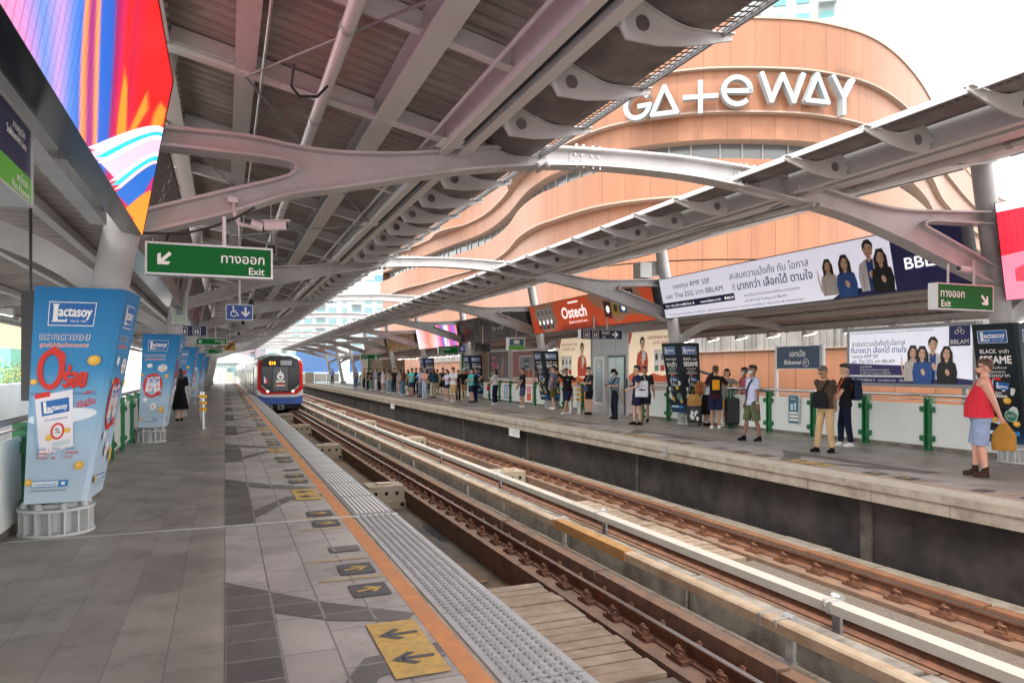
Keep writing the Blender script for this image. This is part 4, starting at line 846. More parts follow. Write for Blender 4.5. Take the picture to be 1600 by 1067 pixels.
def pet_poster(lab, y0, y1, z0, z1, near):
    cv = board('poster', lab, 'poster', 'W', y0, y1, z0, z1, RX - .03, .12, face=lit('cream', '#F5DDBE', .1), frame=WHITE, fw=.02); W, H = cv.W, cv.H
    cv.poly([(.02, .02), (W - .02, .02), (W - .02, .3), (W * .8, .22), (W * .6, .3), (W * .35, .12), (W * .15, .35), (.02, .2)], PO, 'artwork'); cv.poly([(.02, H - .02), (.25, H - .02), (.12, H - .35), (.02, H - .45)], PO, 'artwork')
    px_ = W * (.34 if near else .74); m = pm('shirt_red_orange', '#D9492A')
    cv.person(px_, .3, H * .72, m, PHR, PSK, False); cv.ell(px_ + .1, .3 + H * .33, .12, .16, PW, 'artwork'); cv.ell(px_ + .03, .3 + H * .28, .1, .05, PSK, 'artwork', rot=30)
    xa = W * .62 if near else W * .1
    for k in range(2 if near else 3):
        cv.rect(xa + k * .33, .35, xa + k * .33 + .29, .35 + H * .42, PW, 'artwork'); cv.ell(xa + k * .33 + .145, .35 + H * .28, .08, .12, PGR if k else PDG, 'artwork', n=10); cv.rect(xa + k * .33 + .03, .38, xa + k * .33 + .26, .38 + H * .1, PR if k else pm('pack_green', '#6FA08A'), 'artwork')
    t1, t2 = ('การันตี BOBOR รสชาติ', 'เปิดใจ มีแต่ได้') if near else ('เปิดตัวแล้ววันนี้', 'สำหรับเพื่อนขนฟู')
    cv.text(t1, W * (.97 if near else .1), H * .83, .11, pm('poster_maroon', '#8A3B38'), 'R' if near else 'L', .008, wd=W * .5); cv.text(t2, W * (.97 if near else .14), H * .73, .1, pm('poster_maroon', '#8A3B38'), 'R' if near else 'L', .004, wd=W * .38); fin_(cv)
pet_poster('cream and orange pet food poster with standing man, right of the lift', 19.0, 21.6, 1.2, 2.9, True)
pet_poster('cream and orange pet food poster with man on its right, left of the lift', 24.35, 27.2, 1.05, 2.9, False)
cv = board('poster', 'dark brown food poster beside the grey station name sign', 'poster', 'W', 33.0, 36.0, 1.15, 2.6, RX + .02, .14, face=pm('charcoal_brown', '#4A4244'), frame=ALU, fw=.05)
q = random.Random(2)
for k in range(26): cv.ell(.9 + q.gauss(0, .2), .75 + q.gauss(0, .22), .06, .09, pm('ember', '#A8382E') if k % 3 else PPK, 'artwork', n=7, rot=q.uniform(0, 90))
cv.poly([(2.0, .1), (1.9, .5), (2.1, .9), (2.15, 1.35), (2.3, .9), (2.25, .5), (2.15, .1)], pm('figure_tan', '#9A6A4A'), 'artwork'); cv.text('mini', .4, .22, .12, PW, 'L', .02); fin_(cv)
cv = board('poster', 'reddish brown food poster behind the small grey station sign', 'poster', 'W', 29.2, 32.6, 1.2, 2.55, RX + .03, .14, face=pm('poster_brown', '#7A3A2E'), frame=ALU, fw=.05)
for k in range(24): cv.ell(2.0 + q.gauss(0, .5), .6 + q.gauss(0, .2), .08, .2, pm('flame', '#D8743A') if k % 2 else pm('ember', '#A8382E'), 'artwork', n=7, rot=q.uniform(-30, 30))
fin_(cv)
cv = board('lift_sign', 'navy lift sign with white right arrow hanging before the lift', 'sign', 'S', 10.85, 12.42, 2.62, 2.94, 21.0, .2, face=SIGN_N, fw=.012); W, H = cv.W, cv.H
picto_box(cv, .22, H / 2, .12, PW); picto_box(cv, .55, H / 2, .12, PW); cv.text('ลิฟต์', .78, .16, .12, PW, 'L', .012); cv.text('Lift', .8, .05, .07, PW, 'L', .02); arrow(cv, W - .28, H / 2, .12, 0, PW, .4); hang(cv, [((11.4, 21.1, 2.94), (11.4, 21.1, 3.4)), ((11.9, 21.1, 2.94), (11.9, 21.1, 3.4))], .03); fin_(cv)
cv = board('line_sign', 'white blue and green hanging line sign above the man in navy polo', 'sign', 'S', 10.9, 11.65, 2.42, 2.95, 27.6, .25, face=PW, frame=WHITE, fw=.015); cv.rect(.06, .2, .7, .47, PT); cv.rect(.25, .26, .5, .42, PW); cv.rect(.02, .02, .73, .19, pm('line_green', '#5DB13B')); hang(cv, [((11.3, 27.7, 2.95), (11.3, 27.7, 3.5))]); fin_(cv)
cv = board('monitor', 'dark flat monitor hanging left of the line sign on the far platform', 'monitor', 'S', 10.6, 11.35, 2.45, 2.8, 31, .1, face=GLASSD, frame=BLACK, fw=.02); hang(cv, [((11.0, 31.05, 2.8), (11.0, 31.05, 3.6))]); fin_(cv)
cv = board('exit_sign', 'green exit sign beside the small blue lift sign over the crowd', 'sign', 'S', 10.95, 12.05, 2.5, 2.9, 38.2, .2, face=SIGN_G, fw=.02); cv.text('ทางออก', .1, .2, .13, PW, 'L', .015); cv.text('Exit', .1, .05, .1, PW, 'L', .02); hang(cv, [((11.5, 38.3, 2.9), (11.5, 38.3, 3.6))]); fin_(cv)
cv = board('lift_sign', 'small blue lift sign with down arrow beside the far green exit sign', 'sign', 'S', 12.1, 12.7, 2.58, 3.0, 38.1, .06, face=SIGN_B, fw=.02); arrow(cv, .17, .21, .12, -90, PW, .4); wheelchair(cv, .4, .22, .26, PW); hang(cv, [((12.4, 38.13, 3.0), (12.4, 38.13, 3.6))]); fin_(cv)
def info(lab, yc, w_, z0, z1, x, m, kind):
    cv = board('notice', lab, 'notice', 'W', yc - w_ / 2, yc + w_ / 2, z0, z1, x, .015, face=m, frame=WHITE, fw=.012); W, H = cv.W, cv.H
    if kind == 'a':
        cv.text('ใช้บัตรโดยสาร', W * .2, H * .84, .05, PW, 'L', .01, wd=W * .45); cv.rect(W * .2, H * .48, W * .45, H * .7, PLB); cv.rect(W * .55, H * .48, W * .72, H * .74, PLB); cv.rect(W * .1, H * .34, W * .9, H * .42, PW); cv.rect(W * .1, H * .22, W * .9, H * .3, PW); cv.rect(W * .1, H * .1, W * .9, H * .18, PW)
    elif kind == 'b':
        cv.rect(W * .25, H * .1, W * .75, H * .9, PCY)
        for k in range(5): cv.rect(W * .32, H * (.16 + .14 * k), W * .68, H * (.24 + .14 * k), PW)
    elif kind == 'c':
        cv.rect(W * .2, H * .1, W * .8, H * .5, PO); cv.rect(W * .2, H * .55, W * .8, H * .9, PPK)
    elif kind == 'd':
        cv.ring(W * .12, H * .5, .05, .08, .015, PDG, n=12)
        for k in range(3): cv.rect(W * .26, H * (.2 + .25 * k), W * (.92 - .1 * (k == 0)), H * (.29 + .25 * k), PGR)
    fin_(cv)
info('blue card notice on the railing panel left of the man in cream trousers', yX(1241, 13.0), .36, .28, .98, 12.985, PT, 'a')
info('slim light blue notice on the railing between the two dark shirted men', yX(1315, 13.0), .16, .2, .95, 12.985, PLB, 'b')
info('white and blue notice on the railing beside the woman with red bag', yX(791, 13.0), .9, .12, .95, 12.985, PW, 'b')
info('pink and orange notice on the railing behind the man in navy polo', yX(827, 13.0), .8, .12, .95, 12.985, PW, 'c')
info('white warning plate fixed on the far platform edge, the closer one', yX(803, RE + .02), .85, -.52, -.27, RE - .02 + .05, PW, 'd')
info('white warning plate fixed on the far platform edge, the smaller distant one', yX(613, RE + .02), .9, -.52, -.27, RE - .02 + .05, PW, 'd')
# ---------------------------------------------------------------- wrapped advert columns
def ramp_mat(name, stops, z0=.35, z1=2.4):
    m = mat(name, (.5, .5, .5), .5, spec=.3); g = node(m, 'ShaderNodeNewGeometry'); sp = node(m, 'ShaderNodeSeparateXYZ'); link(m, g.outputs['Position'], sp.inputs[0])
    mr = node(m, 'ShaderNodeMapRange'); mr.inputs[1].default_value = z0; mr.inputs[2].default_value = z1; link(m, sp.outputs[2], mr.inputs[0])
    r = node(m, 'ShaderNodeValToRGB'); c = r.color_ramp
    while len(c.elements) < len(stops): c.elements.new(.5)
    for e, (p, cc) in zip(c.elements, stops): e.position = p; e.color = (*srgb(cc), 1)
    link(m, mr.outputs[0], r.inputs[0]); link(m, r.outputs[0], bsdf(m).inputs['Base Color']); return m
SKYB = ramp_mat('wrap_print_blue', [(0, '#BCD0E0'), (.3, '#A6C3DA'), (.52, '#6AA7D2'), (.62, '#3E90C8'), (1, '#2078B6')])
BLKW = ramp_mat('wrap_print_black', [(0, '#1C4468'), (.12, '#14222E'), (.3, '#10161C'), (1, '#1A2A33')])
NAVW = ramp_mat('wrap_print_navy', [(0, '#14325A'), (.3, '#101B30'), (1, '#16284E')])
def logo(cv, x0, y0, w, h):
    m = pm('logo_blue', '#1667B4'); cv.rect(x0, y0, x0 + w, y0 + h, PW); cv.rect(x0 + w * .018, y0 + h * .035, x0 + w * .982, y0 + h * .965, m)
    X = lambda a: x0 + w * a; Y = lambda a: y0 + h * a
    cv.poly([(X(.07), Y(.16)), (X(.4), Y(.16)), (X(.41), Y(.3)), (X(.36), Y(.25)), (X(.2), Y(.25)), (X(.2), Y(.84)), (X(.23), Y(.9)), (X(.07), Y(.9)), (X(.1), Y(.84)), (X(.1), Y(.22))], PW, 'lettering')
    cv.text('actasoy', X(.22), Y(.4), h * .44, PW, 'L', .03, wd=w * .7); cv.text('SINCE 1981', X(.48), Y(.16), h * .09, PW, 'L', .01, wd=w * .34)
def soy(cv, x, y, r): cv.ell(x, y, r, r * .88, PY, 'artwork'); cv.ell(x - r * .15, y + r * .12, r * .6, r * .5, pm('soy_pale', '#F0C860'), 'artwork', rot=20)
def pack(cv, x, y, w, h, rot, dark=False):
    c, q = math.cos(R(rot)), math.sin(R(rot)); T = lambda a, b: (x + a * c - b * q, y + a * q + b * c)
    P = lambda L, m: cv.poly([T(a * w, b * h) for a, b in L], m, 'artwork')
    P([(-.58, -.5), (-.5, -.53), (-.5, .47), (-.58, .45)], pm('pack_side', '#8FB8D8')); P([(-.5, -.53), (.5, -.45), (.5, .5), (-.5, .47)], PK if dark else pm('pack_white', '#E9EDF0'))
    P([(-.5, .42), (-.1, .43), (-.1, .52), (-.5, .5)], PR); P([(-.36, .12), (.4, .14), (.4, .38), (-.36, .36)], pm('logo_blue', '#1667B4'))
    px, py = T(-.2 * w, .2 * h); cv.text('actasoy', px, py, h * .09, PW, 'L', .03, wd=w * .54, rot=rot)
    P([(-.3, .16), (-.05, .16), (-.05, .19), (-.22, .19), (-.22, .35), (-.3, .35)], PW)
    if dark:
        a, b_ = T(-.36 * w, -.02 * h); cv.text('BLACK', a, b_, h * .06, PW, 'L', .02, wd=w * .4, rot=rot); a, b_ = T(-.36 * w, -.14 * h); cv.text('SESAME', a, b_, h * .1, PW, 'L', .03, wd=w * .7, rot=rot)
    else:
        a, b_ = T(-.3 * w, 0); cv.text('Unsweetened', a, b_ + .03 * h, h * .05, pm('text_teal', '#2B6C9A'), 'L', 0, wd=w * .62, rot=rot); a, b_ = T(.05 * w, -.16 * h); cv.ring(a, b_, w * .2, h * .14, w * .06, PR, 'artwork'); cv.text('%', a, b_ - h * .04, h * .1, PBR, 'C', 0)
        a, b_ = T(-.2 * w, -.25 * h); soy(cv, a, b_, w * .1); a, b_ = T(.33 * w, -.17 * h); soy(cv, a, b_, w * .09); P([(-.1, -.42), (.4, -.4), (.4, -.32), (-.1, -.34)], pm('pack_pale', '#C9D6DE'))
def wrap_art_blue(cv, W, H, v):
    TB = pm('title_blue', '#2266A8')
    logo(cv, W * .18, H * .82, W * .57, H * .112); cv.text('แลคตาซอย', W * .1, H * .755, H * .034, PW, 'L', .05, wd=W * .62); cv.text('แลคตาซอย', W * .1, H * .756, H * .033, TB, 'L', .012, wd=W * .615)
    cv.text('สูตรไม่เติมน้ำตาลทราย', W * .1, H * .722, H * .018, PW, 'L', .05, wd=W * .615, shear=.2); cv.text('สูตรไม่เติมน้ำตาลทราย', W * .1, H * .7225, H * .018, PR, 'L', .008, wd=W * .61, shear=.2)
    if v == 0:
        dr = pm('red_dark', '#A31814')
        cv.rect(0.002, H * .5, W * .93, H * .512, pm('shade_blue', '#5C86B4')); cv.ring(W * .275, H * .615, W * .185, H * .093, W * .075, dr, 'artwork', rot=0); cv.ring(W * .265, H * .618, W * .18, H * .092, W * .07, PR, 'artwork'); cv.poly([(W * .22, H * .713), (W * .3, H * .725), (W * .44, H * .69), (W * .45, H * .64), (W * .4, H * .66), (W * .33, H * .7)], PR, 'artwork')
        cv.text('ร่อย', W * .46, H * .535, H * .085, dr, 'L', .045, wd=W * .3); cv.text('ร่อย', W * .45, H * .54, H * .085, PR, 'L', .035, wd=W * .3)
        cv.ell(W * .5, H * .4, W * .5, H * .035, pm('milk', '#DCE7F0'), 'artwork', rot=6); pack(cv, W * .4, H * .375, W * .52, H * .28, 8)
        cv.text('เกินต้าน', W * .68, H * .44, H * .032, PR, 'L', .01, wd=W * .27, rot=12, shear=.2)
        for s in (.04, -.02): cv.poly([(W * .7, H * (.455 + s)), (W * .83, H * (.48 + s)), (W * .82, H * (.47 + s)), (W * .92, H * (.485 + s)), (W * .82, H * (.462 + s)), (W * .83, H * (.472 + s))], PR, 'artwork')
        for k, (a, b_, c_) in enumerate((('มีโปรตีน', 'Casein', 'Protein'), ('วิตามินบี', '9', 'mg'), ('โอเมก้า', 'OMEGA', '3 6 9'))):
            x = W * (.17 + .22 * k); cv.text(a, x, H * .245, H * .011, TB, 'L', .006, wd=W * .13); cv.text(b_, x, H * .225, H * .013, PR, 'L', .012); cv.text(c_, x, H * .205, H * .013, PR, 'L', .012)
            if k: cv.rect(x - W * .045, H * .205, x - W * .04, H * .255, PGR)
    else:
        cv.ell(W * .27, H * .66, W * .09, H * .022, PW, 'artwork'); cv.ell(W * .68, H * .635, W * .15, H * .04, PW, 'artwork'); cv.text('โปรตีน', W * .68, H * .645, H * .018, TB, 'C', .01, wd=W * .2); cv.text('9 กรัม', W * .68, H * .61, H * .022, PR, 'C', .02, wd=W * .2)
        cv.ring(W * .42, H * .45, W * .33, H * .13, W * .085, PR, 'artwork'); pack(cv, W * .33, H * .46, W * .22, H * .16, -8); pack(cv, W * .56, H * .46, W * .22, H * .16, 10); cv.text('ร่อย', W * .55, H * .34, H * .045, PR, 'L', .03, wd=W * .2)
        cv.ell(W * .52, H * .225, W * .12, H * .035, PW, 'artwork'); cv.text('9', W * .5, H * .205, H * .035, PR, 'C', .03); cv.ell(W * .2, H * .3, W * .08, H * .02, PW, 'artwork'); soy(cv, W * .85, H * .55, W * .07)
    cv.rect(W * .12, H * .075, W * .72, H * .105, TB); cv.rect(W * .125, H * .078, W * .56, H * .102, pm('pale_field', '#DCEAF5')); cv.text('LactasoyShop.com', W * .15, H * .083, H * .014, TB, 'L', .004, wd=W * .38); cv.rect(W * .57, H * .077, W * .715, H * .103, PCY); cv.rect(W * .61, H * .083, W * .67, H * .097, PW)
    cv.rect(W * .1, H * .058, W * .72, H * .0605, PDG)
    soy(cv, W * .83, H * (.66 if v == 0 else .2), W * .09); soy(cv, W * .86, H * .17, W * .075); soy(cv, W * .07, H * .1, W * .06); soy(cv, W * .06, H * .56, W * .05)
def wrap_art_black(cv, W, H, v, side=False):
    logo(cv, W * .12, H * .84, W * .72, H * .105)
    if (v == 0) != side: cv.text('แลคตาซอย', W * .5, H * .755, H * .035, PW, 'C', .015, wd=W * .7); cv.text('งาดำ', W * .5, H * .66, H * .07, PW, 'C', .03, wd=W * .65)
    else: cv.text('BLACK', W * .14, H * .755, H * .035, PW, 'L', .02, wd=W * .4); cv.text('งาดำ', W * .6, H * .755, H * .03, PW, 'L', .02, wd=W * .24); cv.text('SESAME', W * .12, H * .67, H * .065, PW, 'L', .035, wd=W * .76)
    for k in range(3): cv.text(('เข้มข้นเต็มรส', 'ทุกหยด', 'อร่อยมาก')[k], W * .5, H * (.625 - .034 * k), H * (.02, .02, .028)[k], PW, 'C', .008, wd=W * (.5, .4, .6)[k])
    q = random.Random(3 + v); mk = pm('milk_white', '#D8DADC')
    for k in range(9): x, y = W * q.uniform(.12, .9), H * q.uniform(.16, .46); cv.poly([(x + W * q.uniform(.04, .15) * math.cos(t * .9), y + H * q.uniform(.012, .06) * math.sin(t * .9)) for t in range(7)], mk, 'artwork')
    pack(cv, W * .56, H * .42, W * .42, H * .25, -8, True)
    soy(cv, W * .68, H * .36, W * .1); soy(cv, W * .3, H * .2, W * .1); soy(cv, W * .85, H * .17, W * .09); cv.ring(W * .74, H * .235, W * .16, H * .05, W * .03, pm('mint', '#8FC7B0'), 'artwork'); cv.ell(W * .74, H * .235, W * .12, H * .036, pm('mint_dark', '#3F7A68'), 'artwork'); cv.text('BASIL', W * .74, H * .228, H * .016, mk, 'C', .01, wd=W * .18)
    cv.rect(W * .1, H * .07, W * .9, H * .105, PCY); cv.rect(W * .12, H * .075, W * .6, H * .1, PLB)
def wrap(y, right, v, lab, m):
    cx = COLX_R if right else COLX_L; f = (lambda x: COLX_L + COLX_R - x) if right else (lambda x: x)
    t = thing('advert_column_wrap', (cx, y, .3), label=lab, cat='advert wrap', group='printed wraps around the columns'); sub = (cx, y, .3)
    zb, zt = .34, 2.39
    lo, hi = [(-1.75, -.36), (-1.28, -.36), (-1.235, -.31), (-1.2, .36), (-1.72, .36)], [(-1.66, -.36), (-.95, -.36), (-.9, -.31), (-.84, .36), (-1.62, .36)]
    b = MB(); b.use(m); P0 = [(f(x), y + yy, zb) for x, yy in lo]; P1 = [(f(x), y + yy, zt) for x, yy in hi]; b.loft([[Vector(p).lerp(Vector(q), j / 16) for p, q in zip(P0, P1)] for j in range(17)]); b.build('wrap_shell', t, sub=sub)
    H = zt - zb; W = .62
    def quadfn(i, j, rev):
        a, b_, c, d = (Vector(P0[i]), Vector(P0[j]), Vector(P1[j]), Vector(P1[i]))
        if rev: a, b_, c, d = b_, a, d, c
        return lambda x, yy: (a.lerp(b_, x / W)).lerp(d.lerp(c, x / W), yy / H), (b_ - a).cross(d - a)
    for i, j, sd in ((0, 1, False), (2, 3, True)):
        fn, nr = quadfn(i, j, right); cv = Canvas(fn, nr, base=.004)
        if right: wrap_art_black(cv, W, H, v, sd)
        else: wrap_art_blue(cv, W, H, (v + (1 if sd else 0)) % 2)
        for k, mb in cv.g.items(): mb.build(k, t, sub=sub, fix=False)
for k in range(5):
    y = 8.3 + 9.6 * k
    wrap(y, False, (0, 1, 0, 1, 1)[k], ('blue soy milk advert wrapped round the nearest left column, big red lettering', 'blue soy milk advert with red ring of packs on second left column', 'blue advert wrap on third left column behind the woman in black', 'blue advert wrap on fourth left column', 'blue advert wrap on fifth left column, smallest on that side')[k], SKYB)
    wrap(y, True, (0, 1, 1, 1, 1)[k], ('black soy milk advert wrap beside the man in red tank top', 'black sesame milk wrap behind the suitcase and the woman in skirt', 'black sesame milk wrap behind the man in grey blue shirt', 'navy milk advert wrap on the column behind the teal shirted person', 'navy milk advert wrap above the crowd, farthest of its row')[k], BLKW if k < 3 else NAVW)
# ---------------------------------------------------------------- railings
def railing(side, lab, y0, y1, gaps):
    x = RX if side > 0 else -1.93; s = side
    t = thing('platform_railing', (x, y0, 0), label=lab, cat='railing'); sub = (x, y0, 0)
    pm_ = MB(); pm_.use(GREEN)
    for d in (-.055, .055): pm_.box(-.07, .07, d - .016, d + .016, 0, 1.06)
    pm_.box(-.05, .05, -.036, .036, 0, .03); pm_.box(-.02, .02, -.036, .036, .1, 1.0)
    for z in (.24, .82):
        for d in (-1, 1): pm_.box(-.09 if s > 0 else -.04, .04 if s > 0 else .09, d * .09 - .055, d * .09 + .055, z - .055, z + .055); pm_.tube((-.105 * s, d * .115, z), (.05 * s, d * .115, z), .03, n=8)
    pan = MB(); pan.use(FROST); W = 1.4; c = .06; z0, z1 = .09, .93
    pts = []
    for (cx_, cz), a in (((W / 2 - c, z0 + c), -90), ((W / 2 - c, z1 - c), 0), ((-W / 2 + c, z1 - c), 90), ((-W / 2 + c, z0 + c), 180)):
        for k in range(4): q = R(a + 30 * k); pts.append((cx_ + c * math.cos(q), cz + c * math.sin(q)))
    pan.prism(pts, lambda a, z, q: (q, a, z), -.012, .012)
    p0 = g0 = None; y = y0 + .7; n = 0; hr = MB(); hr.use(STAIN)
    while y < y1:
        ok = not any(a < y < b_ for a, b_ in gaps); okp = not any(a < y + .75 < b_ for a, b_ in gaps)
        if ok and n < 62:
            if p0 is None: p0 = o = pm_.build('post', t)
            else: o = p0.copy(); COL.objects.link(o)
            o.location = (0, y - y0, 0)
        if okp and n < 62:
            if g0 is None: g0 = o = pan.build('frosted_panel', t)
            else: o = g0.copy(); COL.objects.link(o)
            o.location = (0, y + .75 - y0, 0); hr.tube((0, y - y0, 1.1), (0, y + 1.5 - y0, 1.1), .032, n=10); hr.box(-.02, .02, y - y0, y + 1.5 - y0, 1.0, 1.02)
        y += 1.5; n += 1
        if hr.v and (any(a < y + .75 < b_ for a, b_ in gaps) or y >= y1): hr.build('handrail', t); hr = MB(); hr.use(STAIN)
    if hr.v: hr.build('handrail', t)
    kb = MB(); kb.use(CONC); kb.box(.06 * s - .05, .06 * s + .05, 0, y1 - y0, 0, .085); kb.build('toe_kerb', t)
railing(1, 'green and frosted panel railing along the back of the far platform', 1.98, 78, [(21.4, 24.9)])
railing(-1, 'green and white panel railing along the left platform behind the advert columns', .5, 97, [])
# platform end fences
for nm, x0, x1, y, lab in (('end_fence', -2.1, 1.3, 103.6, 'white panel fence closing the far end of the left platform'), ('end_fence', 8.9, 13.0, 91.6, 'white panel fence closing the far end of the right platform')):
    t = thing(nm, (x0, y, 0), label=lab, cat='fence')
    b = MB(); b.use(FROST)
    k = x0
    while k < x1 - .5: b.box(k - x0 + .06, k - x0 + 1.4, -.02, .02, .1, 1.15); k += 1.5
    b.build('panel', t); b = MB(); b.use(GREEN); k = x0
    while k < x1 + .1: b.box(k - x0 - .04, k - x0 + .04, -.05, .05, 0, 1.2); k += 1.5
    b.build('post', t)
cab = mat('cabinet_beige', (.45, .42, .34), .5)
for x, y, lab in ((.6, 102.6, 'beige cabinet at the far end of the left platform'), (9.6, 90.5, 'grey beige cabinet at the far end of the right platform')):
    b = MB(); b.use(cab); b.box(-.5, .5, -.3, .3, 0, 1.3); b.box(-.46, -.01, -.32, -.301, .06, 1.24); b.box(.01, .46, -.32, -.301, .06, 1.24); b.use(STEEL_D); b.box(-.04, -.02, -.335, -.321, .6, .75); o = b.build('equipment_cabinet', label=lab, cat='cabinet'); o.location = (x, y, 0)
# left-hand lower billboard seen edge-on
cv = board('billboard', 'grey framed billboard seen edge-on behind the nearest blue advert column', 'billboard', 'E', 9.6, 14.2, 1.25, 2.5, -1.98, .16, face=pm('poster_grey', '#A9B0B4'), frame=mat('board_edge', (.07, .07, .075), .5), fw=.05); cv.rect(.3, .2, 4.2, 1.0, pm('poster_white', '#E4E6F2')); fin_(cv)
# bollards
bol = None
for x, y, lab in ((-.55, 21.4, 'steel bollard with yellow bands standing on the left platform'), (11.85, 23.75, 'steel bollard with yellow bands beside the man in black leaning, leftmost'), (12.08, 23.5, 'steel bollard with yellow bands in front of the lift poster, middle one'), (12.3, 23.25, 'steel bollard with yellow bands closest to the man with phone, rightmost')):
    t = thing('bollard', (x, y, 0), label=lab, cat='bollard', group='yellow banded steel bollards')
    b = MB(); b.use(STAIN); b.tube((0, 0, 0), (0, 0, 1.0), .085, n=18); b.tube((0, 0, 0), (0, 0, .02), .12, n=18); b.ball((0, 0, 1.0), (.085, .085, .03), 16); b.build('post', t, autos=40)
    for z in (.52, .7, .88):
        b = MB(); b.use(mat('band_yellow', '#E8AC14', .5)); b.tube((0, 0, z - .04), (0, 0, z + .04), .105, n=18, caps=True); b.build('band', t, autos=40)
# security camera under the near frame
camw = mat('camera_housing', (.66, .62, .62), .35)
t = thing('security_camera', (.16, 8.15, 3.3), label='white security camera on a bent arm under the nearest arch', cat='camera')
b = MB(); b.use(camw); b.path([V3(-.07, .1, .1), V3(-.06, .02, -.05), V3(-.02, 0, -.15), V3(.12, 0, -.17)], .022, 8); b.box(-.13, -.03, .02, .14, .08, .14); b.build('bracket', t)
b = MB(); b.use(camw); b.tube((.1, 0, -.14), (.22, 0, -.17), .05, n=12); b.bar((.24, -.01, -.16), (.46, -.05, -.145), .085, .085); b.bar((.22, -.01, -.108), (.5, -.055, -.09), .11, .012); b.build('housing', t)
b = MB(); b.use(GLASSD); b.tube((.46, -.05, -.145), (.475, -.053, -.144), .03, n=12); b.build('lens', t)
t = thing('security_camera', (11.35, 8.2, 3.3), label='pale security camera hanging by the fund billboard lettering', cat='camera')
b = MB(); b.use(camw); b.path([V3(.2, 0, .12), V3(.16, 0, -.02), V3(.06, 0, -.05)], .02, 8); b.build('bracket', t); b = MB(); b.use(camw); b.tube((-.2, -.03, -.04), (.08, 0, -.05), .055, n=12); b.build('housing', t); b = MB(); b.use(GLASSD); b.tube((-.215, -.032, -.04), (-.2, -.03, -.04), .035, n=12); b.build('lens', t)
# equipment boxes on the second right column
t = thing('equipment_box', (11.6, 18.2, 4.3), label='pale equipment boxes with cables on the column left of the fund billboard', cat='equipment'); b = MB(); b.use(WHITE); b.box(-.35, .05, -.2, .2, .0, .45); b.box(.12, .42, -.15, .2, .1, .5); b.build('box', t); b = MB(); b.use(BLACK)
for k in range(6): b.path([V3(-.3 + .06 * k, -.21, 0), V3(-.28 + .06 * k, -.23, -.15), V3(-.25 + .07 * k, -.2, -.3)], .009, 5)
b.build('cable', t)
# ---------------------------------------------------------------- lift tower
LG = mat('lift_cladding', (.5, .5, .53), .35, .3, var=.05)
t = thing('lift_tower', (RX, 22.8, 0), label='grey metal lift tower with steel doors on the far platform', cat='lift'); sub = (RX, 22.8, 0)
b = MB(); b.use(LG); b.box(RX, RX + 2.2, 21.65, 24.3, 0, 3.6)
b.build('tower', t, sub=sub)
b = MB(); b.use(mat('panel_joint', (.15, .15, .16), .6))
for z in (1.0, 2.15, 2.9): b.box(RX - .004, RX, 21.65, 24.3, z - .006, z + .006)
for y in (22.55, 23.55): b.box(RX - .004, RX, y - .006, y + .006, 2.2, 3.6)
b.build('panel_joint', t, sub=sub)
b = MB(); b.use(mat('lift_dark_recess', (.06, .06, .065), .4)); b.box(RX - .012, RX - .001, 21.85, 23.1, 0, 2.12); b.build('door_recess', t, sub=sub)
for k, (a, c) in enumerate(((21.93, 22.47), (22.49, 23.02))): b = MB(); b.use(STAIN); b.box(RX - .025, RX - .013, a, c, .01, 2.05); b.build('lift_door', t, sub=sub)
b = MB(); b.use(WHITE); b.box(RX - .04, RX - .001, 23.3, 24.1, .3, 2.1); b.use(mat('lift_glass', (.35, .4, .42), .1)); b.box(RX - .046, RX - .041, 23.4, 24.0, .4, 2.0); b.build('glass_panel', t, sub=sub)
cv = Canvas(plane_fn((RX - .046, 24.0, .4), (0, -1, 0), (0, 0, 1)), (-1, 0, 0)); wheelchair(cv, .28, 1.3, .4, PW); cv.done(t, sub)
b = MB(); b.use(BLACK); b.box(RX - .02, RX - .001, 21.72, 21.8, .95, 1.3); b.build('call_panel', t, sub=sub)
# green framed stair lobby further along
t = thing('stair_lobby', (13.2, 41, 0), label='beige stair lobby with green corner post behind the crowd', cat='lobby'); b = MB(); b.use(mat('lobby_beige', (.42, .37, .27), .7, var=.06)); b.box(0, 2.5, -3.2, 0, 0, 2.6); b.build('wall', t); b = MB(); b.use(GREEN); b.box(-.1, -.001, -.3, 0, 0, 3.0); b.build('corner_post', t)
b = MB(); b.use(mat('lobby_grey', (.4, .4, .4), .6)); b.box(-.06, -.001, -3.1, -.6, 1.6, 2.5); b.use(PR); b.box(-.06, -.001, -3.0, -.8, 1.15, 1.59); b.build('shop_front', t)
t = thing('stair_lobby', (13.2, 66, 0), label='tan stair lobby block at the far end of the right platform', cat='lobby'); b = MB(); b.use(mat('lobby_tan', (.36, .31, .23), .7, var=.06)); b.box(-1.6, 1.5, -4, 0, 0, 2.5); b.build('wall', t); b = MB(); b.use(GREEN); b.box(-1.75, -1.605, -4.1, -3.9, 0, 2.7); b.build('corner_post', t)
